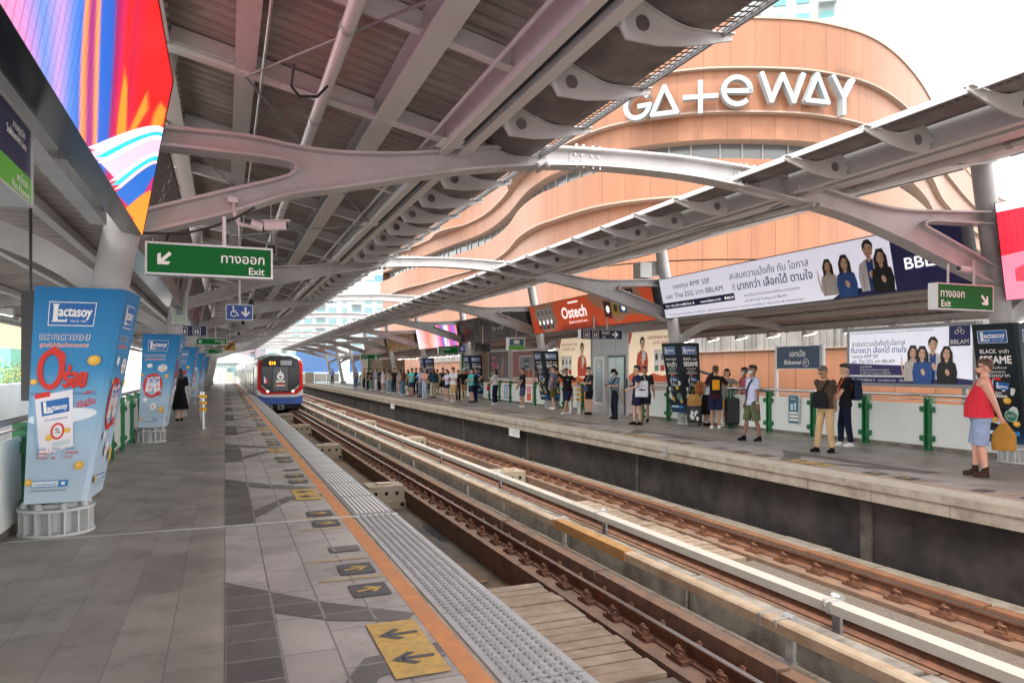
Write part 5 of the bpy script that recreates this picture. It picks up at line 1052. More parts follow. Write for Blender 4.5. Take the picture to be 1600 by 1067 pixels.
# ---------------------------------------------------------------- shopping mall
ORC = (.285, .12, .06)
def panel_mat(name, c, bw=1.5, bh=40.):
    m = mat(name, c, .5); uv = node(m, 'ShaderNodeUVMap'); b = node(m, 'ShaderNodeTexBrick'); b.offset = 0; b.inputs['Scale'].default_value = 1; b.inputs['Brick Width'].default_value = bw; b.inputs['Row Height'].default_value = bh; b.inputs['Mortar Size'].default_value = .022; b.inputs['Mortar Smooth'].default_value = .2
    b.inputs['Color1'].default_value = (*c, 1); b.inputs['Color2'].default_value = (*[v * .93 for v in c], 1); b.inputs['Mortar'].default_value = (*[v * .5 for v in c], 1); link(m, uv.outputs[0], b.inputs['Vector'])
    z = node(m, 'ShaderNodeTexNoise'); z.inputs['Scale'].default_value = .35; z.inputs['Detail'].default_value = 5; link(m, uv.outputs[0], z.inputs['Vector']); r = node(m, 'ShaderNodeMapRange'); r.inputs[1].default_value = .3; r.inputs[2].default_value = .7; r.inputs[3].default_value = .84; r.inputs[4].default_value = 1.1; mz = node(m, 'ShaderNodeMapping'); mz.inputs['Scale'].default_value = (3.2, .22, 1); link(m, uv.outputs[0], mz.inputs['Vector']); link(m, mz.outputs[0], z.inputs['Vector']); link(m, z.outputs[0], r.inputs[0])
    x = node(m, 'ShaderNodeMix', data_type='RGBA', blend_type='MULTIPLY'); x.inputs[0].default_value = 1; link(m, b.outputs[0], x.inputs[6]); link(m, r.outputs[0], x.inputs[7]); link(m, x.outputs[2], bsdf(m).inputs['Base Color']); return m
ORP = panel_mat('terracotta_panel', ORC); ORW = panel_mat('terracotta_wall_panel', (.39, .175, .093), 1.4)
SOFM = mat('ledge_soffit', (.36, .27, .22), .6, var=.06); WINM = mat('mall_window', (.1, .115, .125), .12, spec=.7); MULL = mat('window_mullion', (.3, .31, .32), .5, .2)
keys = [(598, 106), (640, 95), (702, 83), (755, 75), (790, 67), (820, 58.5), (850, 54), (880, 51.6), (960, 47.2), (1080, 45), (1200, 44.8), (1280, 45.5), (1350, 47.5), (1405, 52), (1445, 59), (1475, 70), (1540, 88), (1640, 104)]
def gp(px, d): r_ = (px - 800) / F_ * d; return (r_ * CS + d * SN, d * CS - r_ * SN)
plan = catmull([gp(*k) for k in keys], 10)
arc = [0]
for p, q in zip(plan[:-1], plan[1:]): arc.append(arc[-1] + math.hypot(q[0] - p[0], q[1] - p[1]))
nrmls = []
for i in range(len(plan)):
    a, c = plan[max(0, i - 1)], plan[min(len(plan) - 1, i + 1)]; d = Vector((c[0] - a[0], c[1] - a[1])).normalized(); nrmls.append(Vector((d.y, -d.x)))
if sum(n.dot(Vector((-p[0], -p[1]))) for n, p in zip(nrmls, plan)) < 0: nrmls = [-n for n in nrmls]
LT = arc[-1]
def lens(s, c, w_, a): x = (s - c) / w_; return a * max(0, 1 - x * x) ** 1.5 if abs(x) < 1 else 0
def opx(px):     # arc position nearest a keyed view column
    d = min(range(len(keys)), key=lambda k: abs(keys[k][0] - px)); return arc[d * 10]
s_big = opx(1200)
off_A = lambda s: .55 + lens(s, s_big, 30, .25) + lens(s, opx(702), 14, .3)
off_B = lambda s: .35 + lens(s, s_big, 28, .2) + lens(s, opx(702), 5, .9) + lens(s, opx(640) , 4, .8) + lens(s, opx(820), 5, 1.0)
off_C = lambda s: .0 + lens(s, s_big, 24, .15)
off_D = lambda s: .35 + lens(s, opx(960), 18, .6) + lens(s, opx(640), 8, .5)
off_E = lambda s: .0 + lens(s, opx(1080), 30, .2)
mall = thing('shopping_mall', (30, 36, -9), label='curved terracotta shopping mall with large white sign letters behind the far platform', cat='shopping mall'); msub = (30, 36, -9)
BANDS = [('facade_band', 20.1, 23.1, off_A, ORP), ('facade_band', 17.55, 20.05, off_B, ORP), ('facade_band', 15.95, 17.45, off_C, ORP), ('facade_band', 12.35, 14.55, off_D, ORP), ('facade_band', 8.5, 12.25, off_E, ORP), ('facade_band', -9, 8.4, lambda s: .3, ORP)]
def ribbon(name, z0, z1, off, m, inner=-1.2, soff=True):
    me = bpy.data.meshes.new(name); vs = []; fs = []; uvs = []
    O = Vector(msub); mi = []
    P = [Vector((p[0], p[1])) + n * off(s) for p, n, s in zip(plan, nrmls, arc)]; Q = [Vector((p[0], p[1])) + n * inner for p, n in zip(plan, nrmls)]; n = len(P)
    for i in range(n):
        for pt, z in ((P[i], z0), (P[i], z1), (Q[i], z0), (Q[i], z1)): vs.append((pt.x - O.x, pt.y - O.y, z - O.z))
    for i in range(n - 1):
        a, c = 4 * i, 4 * (i + 1)
        fs.append((a, c, c + 1, a + 1)); mi.append(0); uvs += [(arc[i], z0), (arc[i + 1], z0), (arc[i + 1], z1), (arc[i], z1)]
        fs.append((a, a + 2, c + 2, c)); mi.append(1); uvs += [(0, 0)] * 4
        fs.append((a + 1, c + 1, c + 3, a + 3)); mi.append(1); uvs += [(0, 0)] * 4
    for e in (0, 4 * (n - 1)): fs.append((e, e + 1, e + 3, e + 2)); mi.append(0); uvs += [(.2, z0), (.2, z1), (1, z1), (1, z0)]
    me.from_pydata(vs, [], fs); me.materials.append(m); me.materials.append(SOFM); me.polygons.foreach_set('material_index', mi); l = me.uv_layers.new(name='uv')
    for k, c in enumerate(uvs): l.data[k].uv = c
    me.polygons.foreach_set('use_smooth', [True] * len(fs)); me.set_sharp_from_angle(angle=R(35)); o = bpy.data.objects.new(name, me); COL.objects.link(o); o.parent = mall; return o
for nm, z0, z1, off, m in BANDS: ribbon(nm, z0, z1, off, m)
for z, off in ((20.05, off_A), (17.45, off_B), (12.25, off_D)): ribbon('ledge_trim', z, z + .1, lambda s, off=off: off(s) + .12, SOFM)
ribbon('coping', 23.1, 23.22, lambda s: off_A(s) + .1, SOFM)
ribbon('window_glass', 14.55, 15.95, lambda s: -.9, WINM, -1.3)
b = MB(); b.use(MULL); s = 1.0
for i in range(0, len(plan), 1):
    if arc[i] < s: continue
    s += 1.6; p = Vector(plan[i]) + nrmls[i] * -.86; d = Vector((nrmls[i].y, -nrmls[i].x)); b.obox((p.x, p.y, 15.25), V3(d.x, d.y, 0) * .05, V3(nrmls[i].x, nrmls[i].y, 0) * .04, V3(0, 0, .7))
b.build('window_mullion', mall, sub=msub)
# roof slab and the body behind the facade
b = MB(); b.use(mat('mall_roof', (.4, .38, .36), .8)); back = [(plan[i][0] - nrmls[i].x * 1.0, plan[i][1] - nrmls[i].y * 1.0) for i in range(0, len(plan), 4)]; far = [(90, 95), (75, 130)]
b.prism(back + [(75, 60), (70, 120)], lambda a, c, q: (a, c, q), 22.6, 22.9); b.build('roof', mall, sub=msub)
b = MB(); b.use(ORP); p0, p1 = plan[0], plan[-1]
b.add([(p0[0], p0[1], -9), (70, 120, -9), (70, 120, 23), (p0[0], p0[1], 23)], [(0, 1, 2, 3)]); b.add([(p1[0], p1[1], -9), (75, 60, -9), (75, 60, 23), (p1[0], p1[1], 23)], [(0, 1, 2, 3)]); b.build('side_wall', mall, sub=msub)
# big letters on the sign band
LET = mat('sign_letter_white', (.33, .375, .4), .4); LETS = mat('sign_letter_side', (.3, .4, .46), .45)
def stroke(b, pts, t, to3, closed=False):
    n = len(pts); m_ = n if closed else n - 1
    for i in range(m_):
        a, c = Vector(pts[i]), Vector(pts[(i + 1) % n]); d = (c - a).normalized(); nn_ = Vector((-d.y, d.x)) * t / 2; e = d * t * .35
        b.prism([tuple(p) for p in (a - e + nn_, a - e - nn_, c + e - nn_, c + e + nn_)], to3, 0 + .002 * i, .42 + .003 * i)
def ringpts(rx, ry, a0, a1, n=20): return [(rx * math.cos(R(a0 + (a1 - a0) * k / n)), ry * math.sin(R(a0 + (a1 - a0) * k / n))) for k in range(n + 1)]
LETTERS = [('G', 997, 168), ('A', 1043, 161), ('T', 1091, 155), ('E', 1146, 146), ('W', 1218, 141.5), ('A', 1277, 142.5), ('Y', 1316, 150)]
for ch, px, py in LETTERS:
    best = min(range(len(plan)), key=lambda i: abs((plan[i][0] * CS - plan[i][1] * SN) / (plan[i][0] * SN + plan[i][1] * CS) * F_ + 800 - px) + (0 if arc[i] > opx(820) else 999))
    
    def vx(i): q = Vector(plan[i]) + nrmls[i] * (off_B(arc[i]) + .45); return (q.x * CS - q.y * SN) / (q.x * SN + q.y * CS) * F_ + 800
    best = min(range(len(plan)), key=lambda i: abs(vx(i) - px) + (0 if arc[i] > opx(820) else 999)); p = Vector(plan[best]); nn_ = nrmls[best]; p = p + nn_ * (off_B(arc[best]) + .25); dd = p.x * SN + p.y * CS; z = CAM_H + (578 - py) * dd / F_; dr = Vector((-nn_.y, nn_.x))
    if dr.dot(Vector((CS, -SN))) < 0: dr = -dr
    to3 = lambda a, c, q: (p.x + dr.x * a + nn_.x * q, p.y + dr.y * a + nn_.y * q, z + c)
    b = MB(); b.use(LET); t_ = .28
    if ch == 'G': stroke(b, ringpts(.78, .8, 40, 340), t_, to3); stroke(b, [(.1, -.08), (.78, -.08), (.7, -.35)], t_, to3)
    if ch == 'A': stroke(b, [(-.76, -.78), (.76, -.78), (0, .86)], t_, to3, True)
    if ch == 'T': stroke(b, [(-.95, 0), (.95, 0)], t_, to3); stroke(b, [(0, -.9), (0, .9)], t_ + .01, lambda a, c, q: to3(a, c, q + .003))
    if ch == 'E': stroke(b, ringpts(.82, .82, 0, 310), t_, to3); stroke(b, [(-.75, 0), (.82, 0)], t_, to3)
    if ch == 'W': stroke(b, [(-1.3, .85), (-.7, -.8), (0, .8), (.7, -.8), (1.3, .85)], t_, to3)
    if ch == 'Y': stroke(b, [(-.8, .95), (.05, -.25)], t_, to3); stroke(b, [(.8, .95), (.05, -.25), (.05, -1.25)], t_, to3)
    for f_, fc in zip(range(len(b.f)), b.f): pass
    b.build('sign_letter', mall, sub=msub)
i0 = min(range(len(plan)), key=lambda i: abs((plan[i][0] * CS - plan[i][1] * SN) / (plan[i][0] * SN + plan[i][1] * CS) * F_ + 800 - 1312) + (0 if arc[i] > opx(820) else 999))
p = Vector(plan[i0]) + nrmls[i0] * (off_A(arc[i0]) + .16); dr = Vector((-nrmls[i0].y, nrmls[i0].x)); dr = dr if dr.dot(Vector((CS, -SN))) > 0 else -dr
cv = Canvas(plane_fn((p.x - dr.x * 1.1, p.y - dr.y * 1.1, 20.22), (dr.x, dr.y, 0), (0, 0, 1)), (nrmls[i0].x, nrmls[i0].y, 0), base=.05); cv.text('เกตเวย์ เอกมัย', 0, 0, .32, PBR, 'L', .02, wd=2.1); cv.done(mall, msub)
# lower wing behind the far platform
t = thing('mall_wing', (19.5, 10, -9), label='low terracotta wall with grey ribbed metal above it behind the railing', cat='building'); sub = (19.5, 10, -9)
b = MB(); b.use(ORW); b.add([(19.5, 8, -9), (19.5, 74, -9), (19.5, 74, 2.35), (19.5, 8, 2.35)], [(0, 1, 2, 3)]); b.add([(19.5, 8, -9), (26, 8, -9), (26, 8, 2.35), (19.5, 8, 2.35)], [(0, 1, 2, 3)]); o = b.build('wall', t, sub=sub, fix=False); l = o.data.uv_layers.new(name='uv')
for k, c in enumerate(((0, -9), (66, -9), (66, 2.35), (0, 2.35), (0, -9), (7, -9), (7, 2.35), (0, 2.35))): l.data[k].uv = c
b = MB(); b.use(mat('ribbed_metal', (.32, .31, .3), .5, .3, var=.2, scale=1.3)); y = 8; q = random.Random(4); P = []
while y < 74: w_ = q.choice((.12, .2, .3)); d = q.uniform(0, .12); b.box(19.6 - d, 19.8, y, y + w_ - .02, 2.4, 4.1); y += w_
b.build('ribbed_cladding', t, sub=sub); b = MB(); b.use(SOFM); b.box(19.42, 19.85, 8, 74, 2.352, 2.398); b.box(19.4, 26, 8, 74, 4.102, 4.2); b.build('coping', t, sub=sub)
b = MB(); b.use(STEEL_D)
for k in range(3): b.bar((15.9, 27.5 - .0, 2.7 - k * .5), (15.9, 18.0, .9 - k * .5), .05, .09)
b.build('stair_rail', label='brown sloping stair handrails in front of the terracotta wall', cat='handrail')
# ---------------------------------------------------------------- the city around
def tower(name, lab, px, d, w_, dp, z1, wall, glass, fl=3.2, bay=3.4, ang=0, balc=False, frac=.62, z0=-9):
    x, y = gp(px, d); t = thing(name, (x, y, z0), R(ang), label=lab, cat='building')
    b = MB(); b.use(wall); b.box(-w_ / 2, w_ / 2, -dp / 2, dp / 2, 0, z1 - z0); b.box(-w_ / 4, w_ / 4, -dp / 4, dp / 4, z1 - z0, z1 - z0 + 3); b.build('wall', t)
    g = MB(); g.use(glass); bl = MB(); bl.use(wall); n = 0
    nf = int((z1 - z0 - 1) / fl)
    for k in range(nf):
        zz = 1 + k * fl
        for face in range(4):
            L = w_ if face % 2 == 0 else dp; nb = max(1, int(L / bay))
            for j in range(nb):
                a = -L / 2 + (j + .5) * L / nb; h = L / nb * frac / 2
                if (j * 7 + face) % 5 == 2: h *= .55
                for sgn, P in ((1, None),):
                    if face == 0: g.box(a - h, a + h, -dp / 2 - .12, -dp / 2 - .01, zz, zz + fl * .58)
                    elif face == 2: g.box(a - h, a + h, dp / 2 + .01, dp / 2 + .12, zz, zz + fl * .58)
                    elif face == 1: g.box(w_ / 2 + .01, w_ / 2 + .12, a - h, a + h, zz, zz + fl * .58)
                    else: g.box(-w_ / 2 - .12, -w_ / 2 - .01, a - h, a + h, zz, zz + fl * .58)
                if balc and j % 3 == 1:
                    if face == 0: bl.box(a - h * 1.3, a + h * 1.3, -dp / 2 - 1.2, -dp / 2 - .13, zz - .6, zz - .35); bl.box(a - h * 1.3, a + h * 1.3, -dp / 2 - 1.2, -dp / 2 - 1.1, zz - .349, zz + .5)
                    elif face == 3: bl.box(-w_ / 2 - 1.2, -w_ / 2 - .13, a - h * 1.3, a + h * 1.3, zz - .6, zz - .35); bl.box(-w_ / 2 - 1.2, -w_ / 2 - 1.1, a - h * 1.3, a + h * 1.3, zz - .349, zz + .5)
    g.build('window', t, kind='stuff'); 
    if bl.v: bl.build('balcony', t, kind='stuff')
    return t
CW = mat('condo_white', (.3, .34, .35), .7, var=.04, scale=.1); CG = mat('condo_glass', (.13, .24, .27), .15, spec=.6); CW2 = mat('condo_grey', (.26, .3, .33), .7); CG2 = mat('condo_glass_teal', (.1, .3, .3), .15); CBL = mat('tower_blue', (.1, .22, .34), .4); CP = mat('condo_pink', (.28, .23, .27), .7)
tower('apartment_tower', 'big white apartment block with window grid beyond the train', 520, 215, 34, 20, 27, CW, CG, balc=True, ang=-18)
tower('apartment_tower', 'pale apartment block left of the big white one above the train', 437, 240, 24, 18, 21, CP, CG, balc=True, ang=-14)
tower('apartment_tower', 'stepped white block behind the train roof', 470, 260, 22, 18, 31, CW2, CG, ang=-18)
tower('apartment_tower', 'slim blue glass tower rising left of the terracotta mall', 600, 330, 16, 16, 42, CBL, CG, ang=-16, frac=.85)
tower('apartment_tower', 'tall white condominium with teal windows above the mall roof', 1208, 105, 15, 14, 66, CW, CG2, balc=True, ang=-35, fl=3.3, bay=2.6, frac=.55)
tower('apartment_tower', 'small distant pale tower at the right above the canopy edge', 1463, 170, 5, 5, 68, CW2, CG, ang=-50)
tower('apartment_tower', 'distant orange topped block above the right canopy edge', 1478, 165, 9, 8, 58, ORC and mat('block_orange', (.5, .28, .18), .7), CG, ang=-50)
bw = mat('hoarding_blue', (.05, .125, .29), .55, var=.05)
x, y = gp(540, 128); t = thing('blue_building', (x, y, -9), R(-8), label='long blue clad building behind the far platform end', cat='building'); b = MB(); b.use(bw); b.box(-8.5, 11, 0, 8, 0, 14.2); b.build('cladding', t); b = MB(); b.use(mat('hoarding_pale', (.45, .6, .68), .5)); b.box(-1.2, .7, -.15, -.01, 0, 14.2); b.box(-9, 14, -.4, -.16, 0, 10.2); b.build('pale_panel', t)
x, y = gp(352, 150); t = thing('low_building', (x, y, -9), R(-20), label='low white house roofs beyond the left platform end', cat='building'); b = MB(); b.use(CW); b.box(-8, 6, 0, 8, 0, 12); b.prism([(-9, 12), (7, 12), (-1, 14.5)], lambda a, z, q: (a, q, z), -.5, 8.5); b.box(-3, 1, -2, 0, 0, 11); b.build('wall', t); b = MB(); b.use(CG)
for k in range(6): b.box(-7 + 2 * k, -5.8 + 2 * k, -.1, -.01, 9.6, 11.2)
b.build('window', t)
# left of the platform: flyover wall, planting, small market buildings
FLY = mat('flyover_wall', (.55, .6, .64), .6, var=.05, scale=.6, dirt=(.4, .43, .45), dscale=.5, damt=.5)
b = MB(); b.use(FLY); rows = []
for i in range(26): y = -5 + i * 4; x = -8.5 - .0035 * (y - 30) ** 2 * .4; rows.append([(x, y, -9), (x, y, 1.0 - .0004 * (y - 40) ** 2), (x - .3, y, 1.0 - .0004 * (y - 40) ** 2), (x - .3, y, -9)])
b.loft(rows); b.build('flyover_wall', label='pale blue grey flyover wall outside the left railing', cat='wall')
LEAFS = [mat('leaf_green', (.06, .13, .03), .6, var=.4, scale=3), mat('leaf_yellow', (.28, .26, .04), .6, var=.3, scale=3)]
def shrub(x, y, z, r, h, seed, lab, yel):
    q = random.Random(seed); t = thing('shrub', (x, y, z), label=lab, cat='shrub', group='shrubs on the flyover wall'); b = MB(); b.use(mat('stem_brown', (.1, .07, .04), .8))
    for k in range(5): b.tube((q.uniform(-.1, .1), q.uniform(-.1, .1), -.1), (q.uniform(-r, r) * .6, q.uniform(-r, r) * .6, h * .7), .02, .008, n=5)
    b.build('stem', t); b = MB()
    for k in range(420):
        a = q.uniform(0, 6.283); rr_ = r * math.sqrt(q.random()); zz = h * q.uniform(.05, 1) * (1 - .4 * (rr_ / r) ** 2); b.use(LEAFS[1] if q.random() < yel else LEAFS[0])
        c = V3(rr_ * math.cos(a), rr_ * math.sin(a), zz); d = V3(q.gauss(0, 1), q.gauss(0, 1), q.gauss(.4, .6)).normalized(); e = d.orthogonal().normalized(); L = q.uniform(.06, .13); b.add([c, c + d * L * .5 + e * L * .25, c + d * L, c + d * L * .5 - e * L * .25], [(0, 1, 2, 3)])
    b.build('foliage', t, fix=False)
for k in range(9): shrub(-9.4 - .15 * (k % 2), 27 + 2.1 * k, .85, .95, 1.0 + .25 * (k % 3), k, ('bushy green and yellow shrub on the flyover wall beyond the left railing',)[0], (.5, .2, .7)[k % 3])
MT = mat('market_teal', (.16, .5, .4), .6, var=.06); MO = mat('market_orange', (.62, .32, .2), .6); MBL = mat('market_blue', (.3, .5, .62), .5)
t = thing('market_building', (-16.6, 66, -9), label='teal painted market building behind the shrubs at the left edge', cat='building'); b = MB(); b.use(MT); b.box(-9, 1.2, 0, 8, 0, 12.3); b.build('wall', t); b = MB(); b.use(mat('market_green', (.02, .25, .12), .5)); b.prism([(-3.2, 9), (-1, 9), (-1, 11.3), (-1.5, 11.9), (-2.7, 11.9), (-3.2, 11.3)], lambda a, z, q: (a, q, z), -.15, -.01); b.build('door', t); b = MB(); b.use(MT)
for k in range(14): b.box(-8.8 + .7 * k, -8.7 + .7 * k, -.06, -.001, 0, 12.3)
b.build('batten', t)
t = thing('market_building', (-14.2, 72, -9), label='orange and blue market building with green lettering at the left edge', cat='building'); b = MB(); b.use(MO); b.box(-6, 4, 0, 8, 11.2, 15.4); b.build('upper_wall', t); b = MB(); b.use(MBL)
for k in range(22): b.box(-6, 4, -.05 + .03 * (k % 2), 0, k * .5, k * .5 + .46)
b.box(-6, 4, .002, 8, 0, 11.19); b.build('shutter', t); cv = Canvas(plane_fn((-18.6, 72, 4.0), (1, 0, 0), (0, 0, 1)), (0, -1, 0), base=.1); cv.text('เขย', 0, 0, 1.2, pm('market_letter', '#1F9A70'), 'L', .03, wd=5); cv.done(t, (-14.2, 56, -9))
# ---------------------------------------------------------------- the train
TB, TW, TR, TBL = mat('train_white', (.52, .53, .54), .3, coat=.3), None, mat('train_red', (.48, .008, .006), .45, spec=.25), mat('train_blue', (.008, .065, .32), .3, coat=.3)
TGR = mat('train_grey_mask', (.035, .04, .048), .4, spec=.3); TGL = mat('train_glass', (.008, .01, .016), .12, spec=.35); TUN = mat('train_underframe', (.015, .015, .017), .7)
TRN = (3.36, 48.8, -.98)
tr = thing('metro_train', TRN, label='white metro train with red and blue nose arriving at the left platform', cat='train')
def sect(wd, top, low, n=6):       # half-width, roof height; body cross-section from bottom left over the roof to bottom right
    L = [(-wd * .95, low), (-wd, low + .5), (-wd, top - .75)]
    for k in range(1, n + 1): a = R(180 - 90 * k / n); L.append((wd * .62 * math.cos(a) - 0 + (-.38 * wd if False else 0), top - .75 + .75 * math.sin(a)) if False else (-wd + (wd * (1 - math.cos(R(90 * k / n)))) * 1.0, top - .75 + .75 * (math.sin(R(90 * k / n)) ** .7)))
    return L + [(-x, z) for x, z in reversed(L[:-1])]
b = MB(); b.use(TB); b.loft([[(x, 1.6, z) for x, z in sect(1.5, 3.68, .3)], [(x, 21.2, z) for x, z in sect(1.5, 3.68, .3)]])
for c in range(1, 4):
    y0 = 1.0 + 21.8 * c; b.loft([[(x, y0, z) for x, z in sect(1.5, 3.68, .3)], [(x, y0 + 20.8, z) for x, z in sect(1.5, 3.68, .3)]])
b.build('car_body', tr, autos=35)
# nose: rounded loft
b = MB(); b.use(TB); rows = []
for y, k, tp, lw_ in ((1.601, 1, 3.68, .3), (.8, .985, 3.66, .3), (.3, .94, 3.55, .33), (.06, .9, 3.4, .36)): rows.append([(x * k, y, z) for x, z in sect(1.5, tp, lw_)])
b.loft(rows); b.build('nose', tr, autos=50)
def face(pts, m, nm, y=0.0, bulge=.0):
    b = MB(); b.use(m); b.prism(pts, lambda a, z, q: (a, q, z), y - .03, y + .05); b.build(nm, tr)
face([(-1.36, .36), (1.36, .36), (1.4, .95), (.95, .82), (-.95, .82), (-1.4, .95)], TBL, 'blue_skirt', .02)
face([(-1.4, .95), (-.95, .82), (.95, .82), (1.4, .95), (1.42, 1.35), (1.05, 1.0), (-1.05, 1.0), (-1.42, 1.35)], TB, 'white_band', .012)
face([(-1.42, 1.36), (-1.0, 1.0), (1.0, 1.0), (1.42, 1.36), (1.38, 2.9), (1.28, 3.2), (-1.28, 3.2), (-1.38, 2.9)], TR, 'red_surround', .004)
face([(-1.2, 1.5), (-.82, 1.16), (.82, 1.16), (1.2, 1.5), (1.2, 2.8), (1.1, 3.28), (.6, 3.5), (-.6, 3.5), (-1.1, 3.28), (-1.2, 2.8)], TGR, 'grey_mask', -.03)
face([(-1.15, 1.62), (-.5, 1.4), (-.5, 2.78), (-1.13, 2.78)], TGL, 'windscreen', -.05); face([(1.15, 1.62), (.5, 1.4), (.5, 2.78), (1.13, 2.78)], TGL, 'windscreen', -.05)
face([(-.46, 1.25), (.46, 1.25), (.46, 2.78), (-.46, 2.78)], mat('train_door_grey', (.09, .1, .12), .3), 'front_door', -.045)
cv = Canvas(plane_fn((TRN[0] - 1.5, TRN[1] - .082, TRN[2]), (1, 0, 0), (0, 0, 1)), (0, -1, 0), base=.012)
cv.rect(.72, 2.86, 2.25, 3.22, PK, 'destination_display'); cv.text('E15', .82, 2.93, .2, mat('display_amber', '#FF9A1A', .5, emit=1.2), 'L', .02, part='destination_display'); cv.rect(1.5, 2.88, 2.2, 3.2, pm('reflect_grey', '#9AA0A6'), 'destination_display')
cv.ell(1.5, 2.15, .22, .22, PW, 'emblem'); cv.poly([(1.3, 2.2), (1.38, 2.45), (1.44, 2.36), (1.5, 2.62), (1.56, 2.36), (1.62, 2.45), (1.7, 2.2)], PW, 'emblem'); cv.ell(1.5, 2.12, .1, .1, PGR, 'emblem'); cv.rect(1.22, 1.78, 1.78, 1.9, PW, 'emblem'); cv.text('สาย', 1.5, 1.79, .09, PR, 'C', .01); cv.rect(1.22, 1.62, 1.78, 1.7, PR, 'emblem'); cv.rect(1.22, 1.54, 1.78, 1.6, PW, 'emblem')
cv.poly([(.45, 1.7), (.62, 1.62), (.7, 2.0), (.5, 2.35), (.42, 2.4)], PN, 'flag'); cv.poly([(.5, 1.75), (.58, 1.7), (.62, 1.95), (.48, 2.25)], PW, 'flag'); cv.poly([(.6, 1.75), (.75, 1.7), (.72, 1.95), (.62, 2.05)], PR, 'flag')
cv.done(tr, TRN)
HLM = mat('headlamp_lit', (1, .55, .5), .3, emit=2.5)
for s in (-1, 1):
    b = MB(); b.use(mat('lamp_strip', (.75, .6, .55), .3)); b.bar((s * 1.16, -.04, 1.56), (s * .82, -.045, 1.24), .05, .07, up=(0, 1, 0)); b.build('lamp_strip', tr); b = MB(); b.use(HLM); b.ball((s * .78, -.06, 1.2), (.07, .04, .06), 10); b.build('headlight', tr)
b = MB(); b.use(TUN); b.box(-1.2, 1.2, .35, 86, -.0, .299); b.box(-.95, .95, .1, .6, .1, .36)
b.build('underframe', tr); b = MB(); b.use(STEEL_D); b.box(-.18, .2, -.25, .3, .02, .3); b.box(-.95, -.5, -.05, .1, -.0, .3); b.use(TUN); b.box(-.1, .12, -.262, -.251, .08, .24); b.box(-.88, -.57, -.06, -.051, .07, .24); b.build('coupler', tr)
b = MB(); b.use(TGL); d_ = MB(); d_.use(mat('train_door', (.3, .27, .22), .3)); st = MB(); st.use(TBL)
for c in range(4):
    y0 = 1.9 + 21.8 * c
    for s in (-1, 1):
        for k in range(4):
            yy = y0 + 1.8 + k * 5.2; a0, a1 = sorted((s * 1.501, s * 1.53)); d_.box(a0, a1, yy, yy + 1.4, .75, 2.75)
            a0, a1 = sorted((s * 1.532, s * 1.54)); b.box(a0, a1, yy + .12, yy + .62, 1.5, 2.6); b.box(a0, a1, yy + .78, yy + 1.28, 1.5, 2.6)
            if k < 3: a0, a1 = sorted((s * 1.501, s * 1.515)); b.box(a0, a1, yy + 1.8, yy + 4.8, 1.6, 2.6)
        a0, a1 = sorted((s * 1.501, s * 1.52)); st.box(a0, a1, y0 - .3, y0 + 19, .32, .72)
b.build('side_window', tr); d_.build('side_door', tr); st.build('blue_stripe', tr)
# portable CCTV-like black cables on screen underside and long conduit on roof
# ---------------------------------------------------------------- people
PEND = []
def soft(o, voxel, it=3):
    m = o.modifiers.new('r', 'REMESH'); m.mode = 'VOXEL'; m.voxel_size = voxel; m.use_smooth_shade = True
    s = o.modifiers.new('s', 'SMOOTH'); s.factor = .5; s.iterations = it; PEND.append(o); return o
def bake():
    dg = bpy.context.evaluated_depsgraph_get(); dg.update()
    for o in PEND:
        me = bpy.data.meshes.new_from_object(o.evaluated_get(dg)); mats = list(o.data.materials); old = o.data; o.modifiers.clear(); o.data = me; me.name = old.name
        me.materials.clear()
        for m in mats: me.materials.append(m)
        me.polygons.foreach_set('use_smooth', [True] * len(me.polygons)); me.polygons.foreach_set('material_index', [0] * len(me.polygons)); bpy.data.meshes.remove(old)
    PEND.clear()
def cap(b, p0, p1, r0, r1, n=12):
    p0, p1 = Vector(p0), Vector(p1)
    b.tube(p0, p1, r0, r1, n=n); b.ball(p0, r0, n=n); b.ball(p1, r1, n=n)
def ik(a, t, l1, l2, pole):
    a, t = Vector(a), Vector(t); d = t - a; L = min(d.length, (l1 + l2) * .999); d = d.normalized(); x = (l1 * l1 - l2 * l2 + L * L) / (2 * L); h = math.sqrt(max(0, l1 * l1 - x * x)); p = Vector(pole); p = (p - d * p.dot(d)).normalized()
    return a + d * x + p * h, a + d * L
def cloth(name, c, var=.1): return mat('cloth_' + name, c, .85, var=var, scale=7, bump=.9, bscale=11, spec=.2)
SKIN = {'l': mat('skin_light', (.62, .39, .28), .5, var=.05, scale=20), 'm': mat('skin_tan', (.45, .25, .16), .5, var=.05, scale=20), 'd': mat('skin_brown', (.24, .12, .07), .5, var=.05, scale=20), 'p': mat('skin_pinkish', (.62, .33, .24), .5, var=.06, scale=20)}
HAIRM = {'k': mat('hair_black', (.012, .01, .01), .4, var=.3, scale=40), 'b': mat('hair_brown', (.07, .035, .02), .45, var=.3, scale=40), 'g': mat('hair_grey', (.12, .11, .1), .5, var=.3, scale=40)}
EYE = mat('eye_dark', (.02, .015, .012), .2); LIP = mat('lip', (.36, .13, .11), .5)
SHO = {}
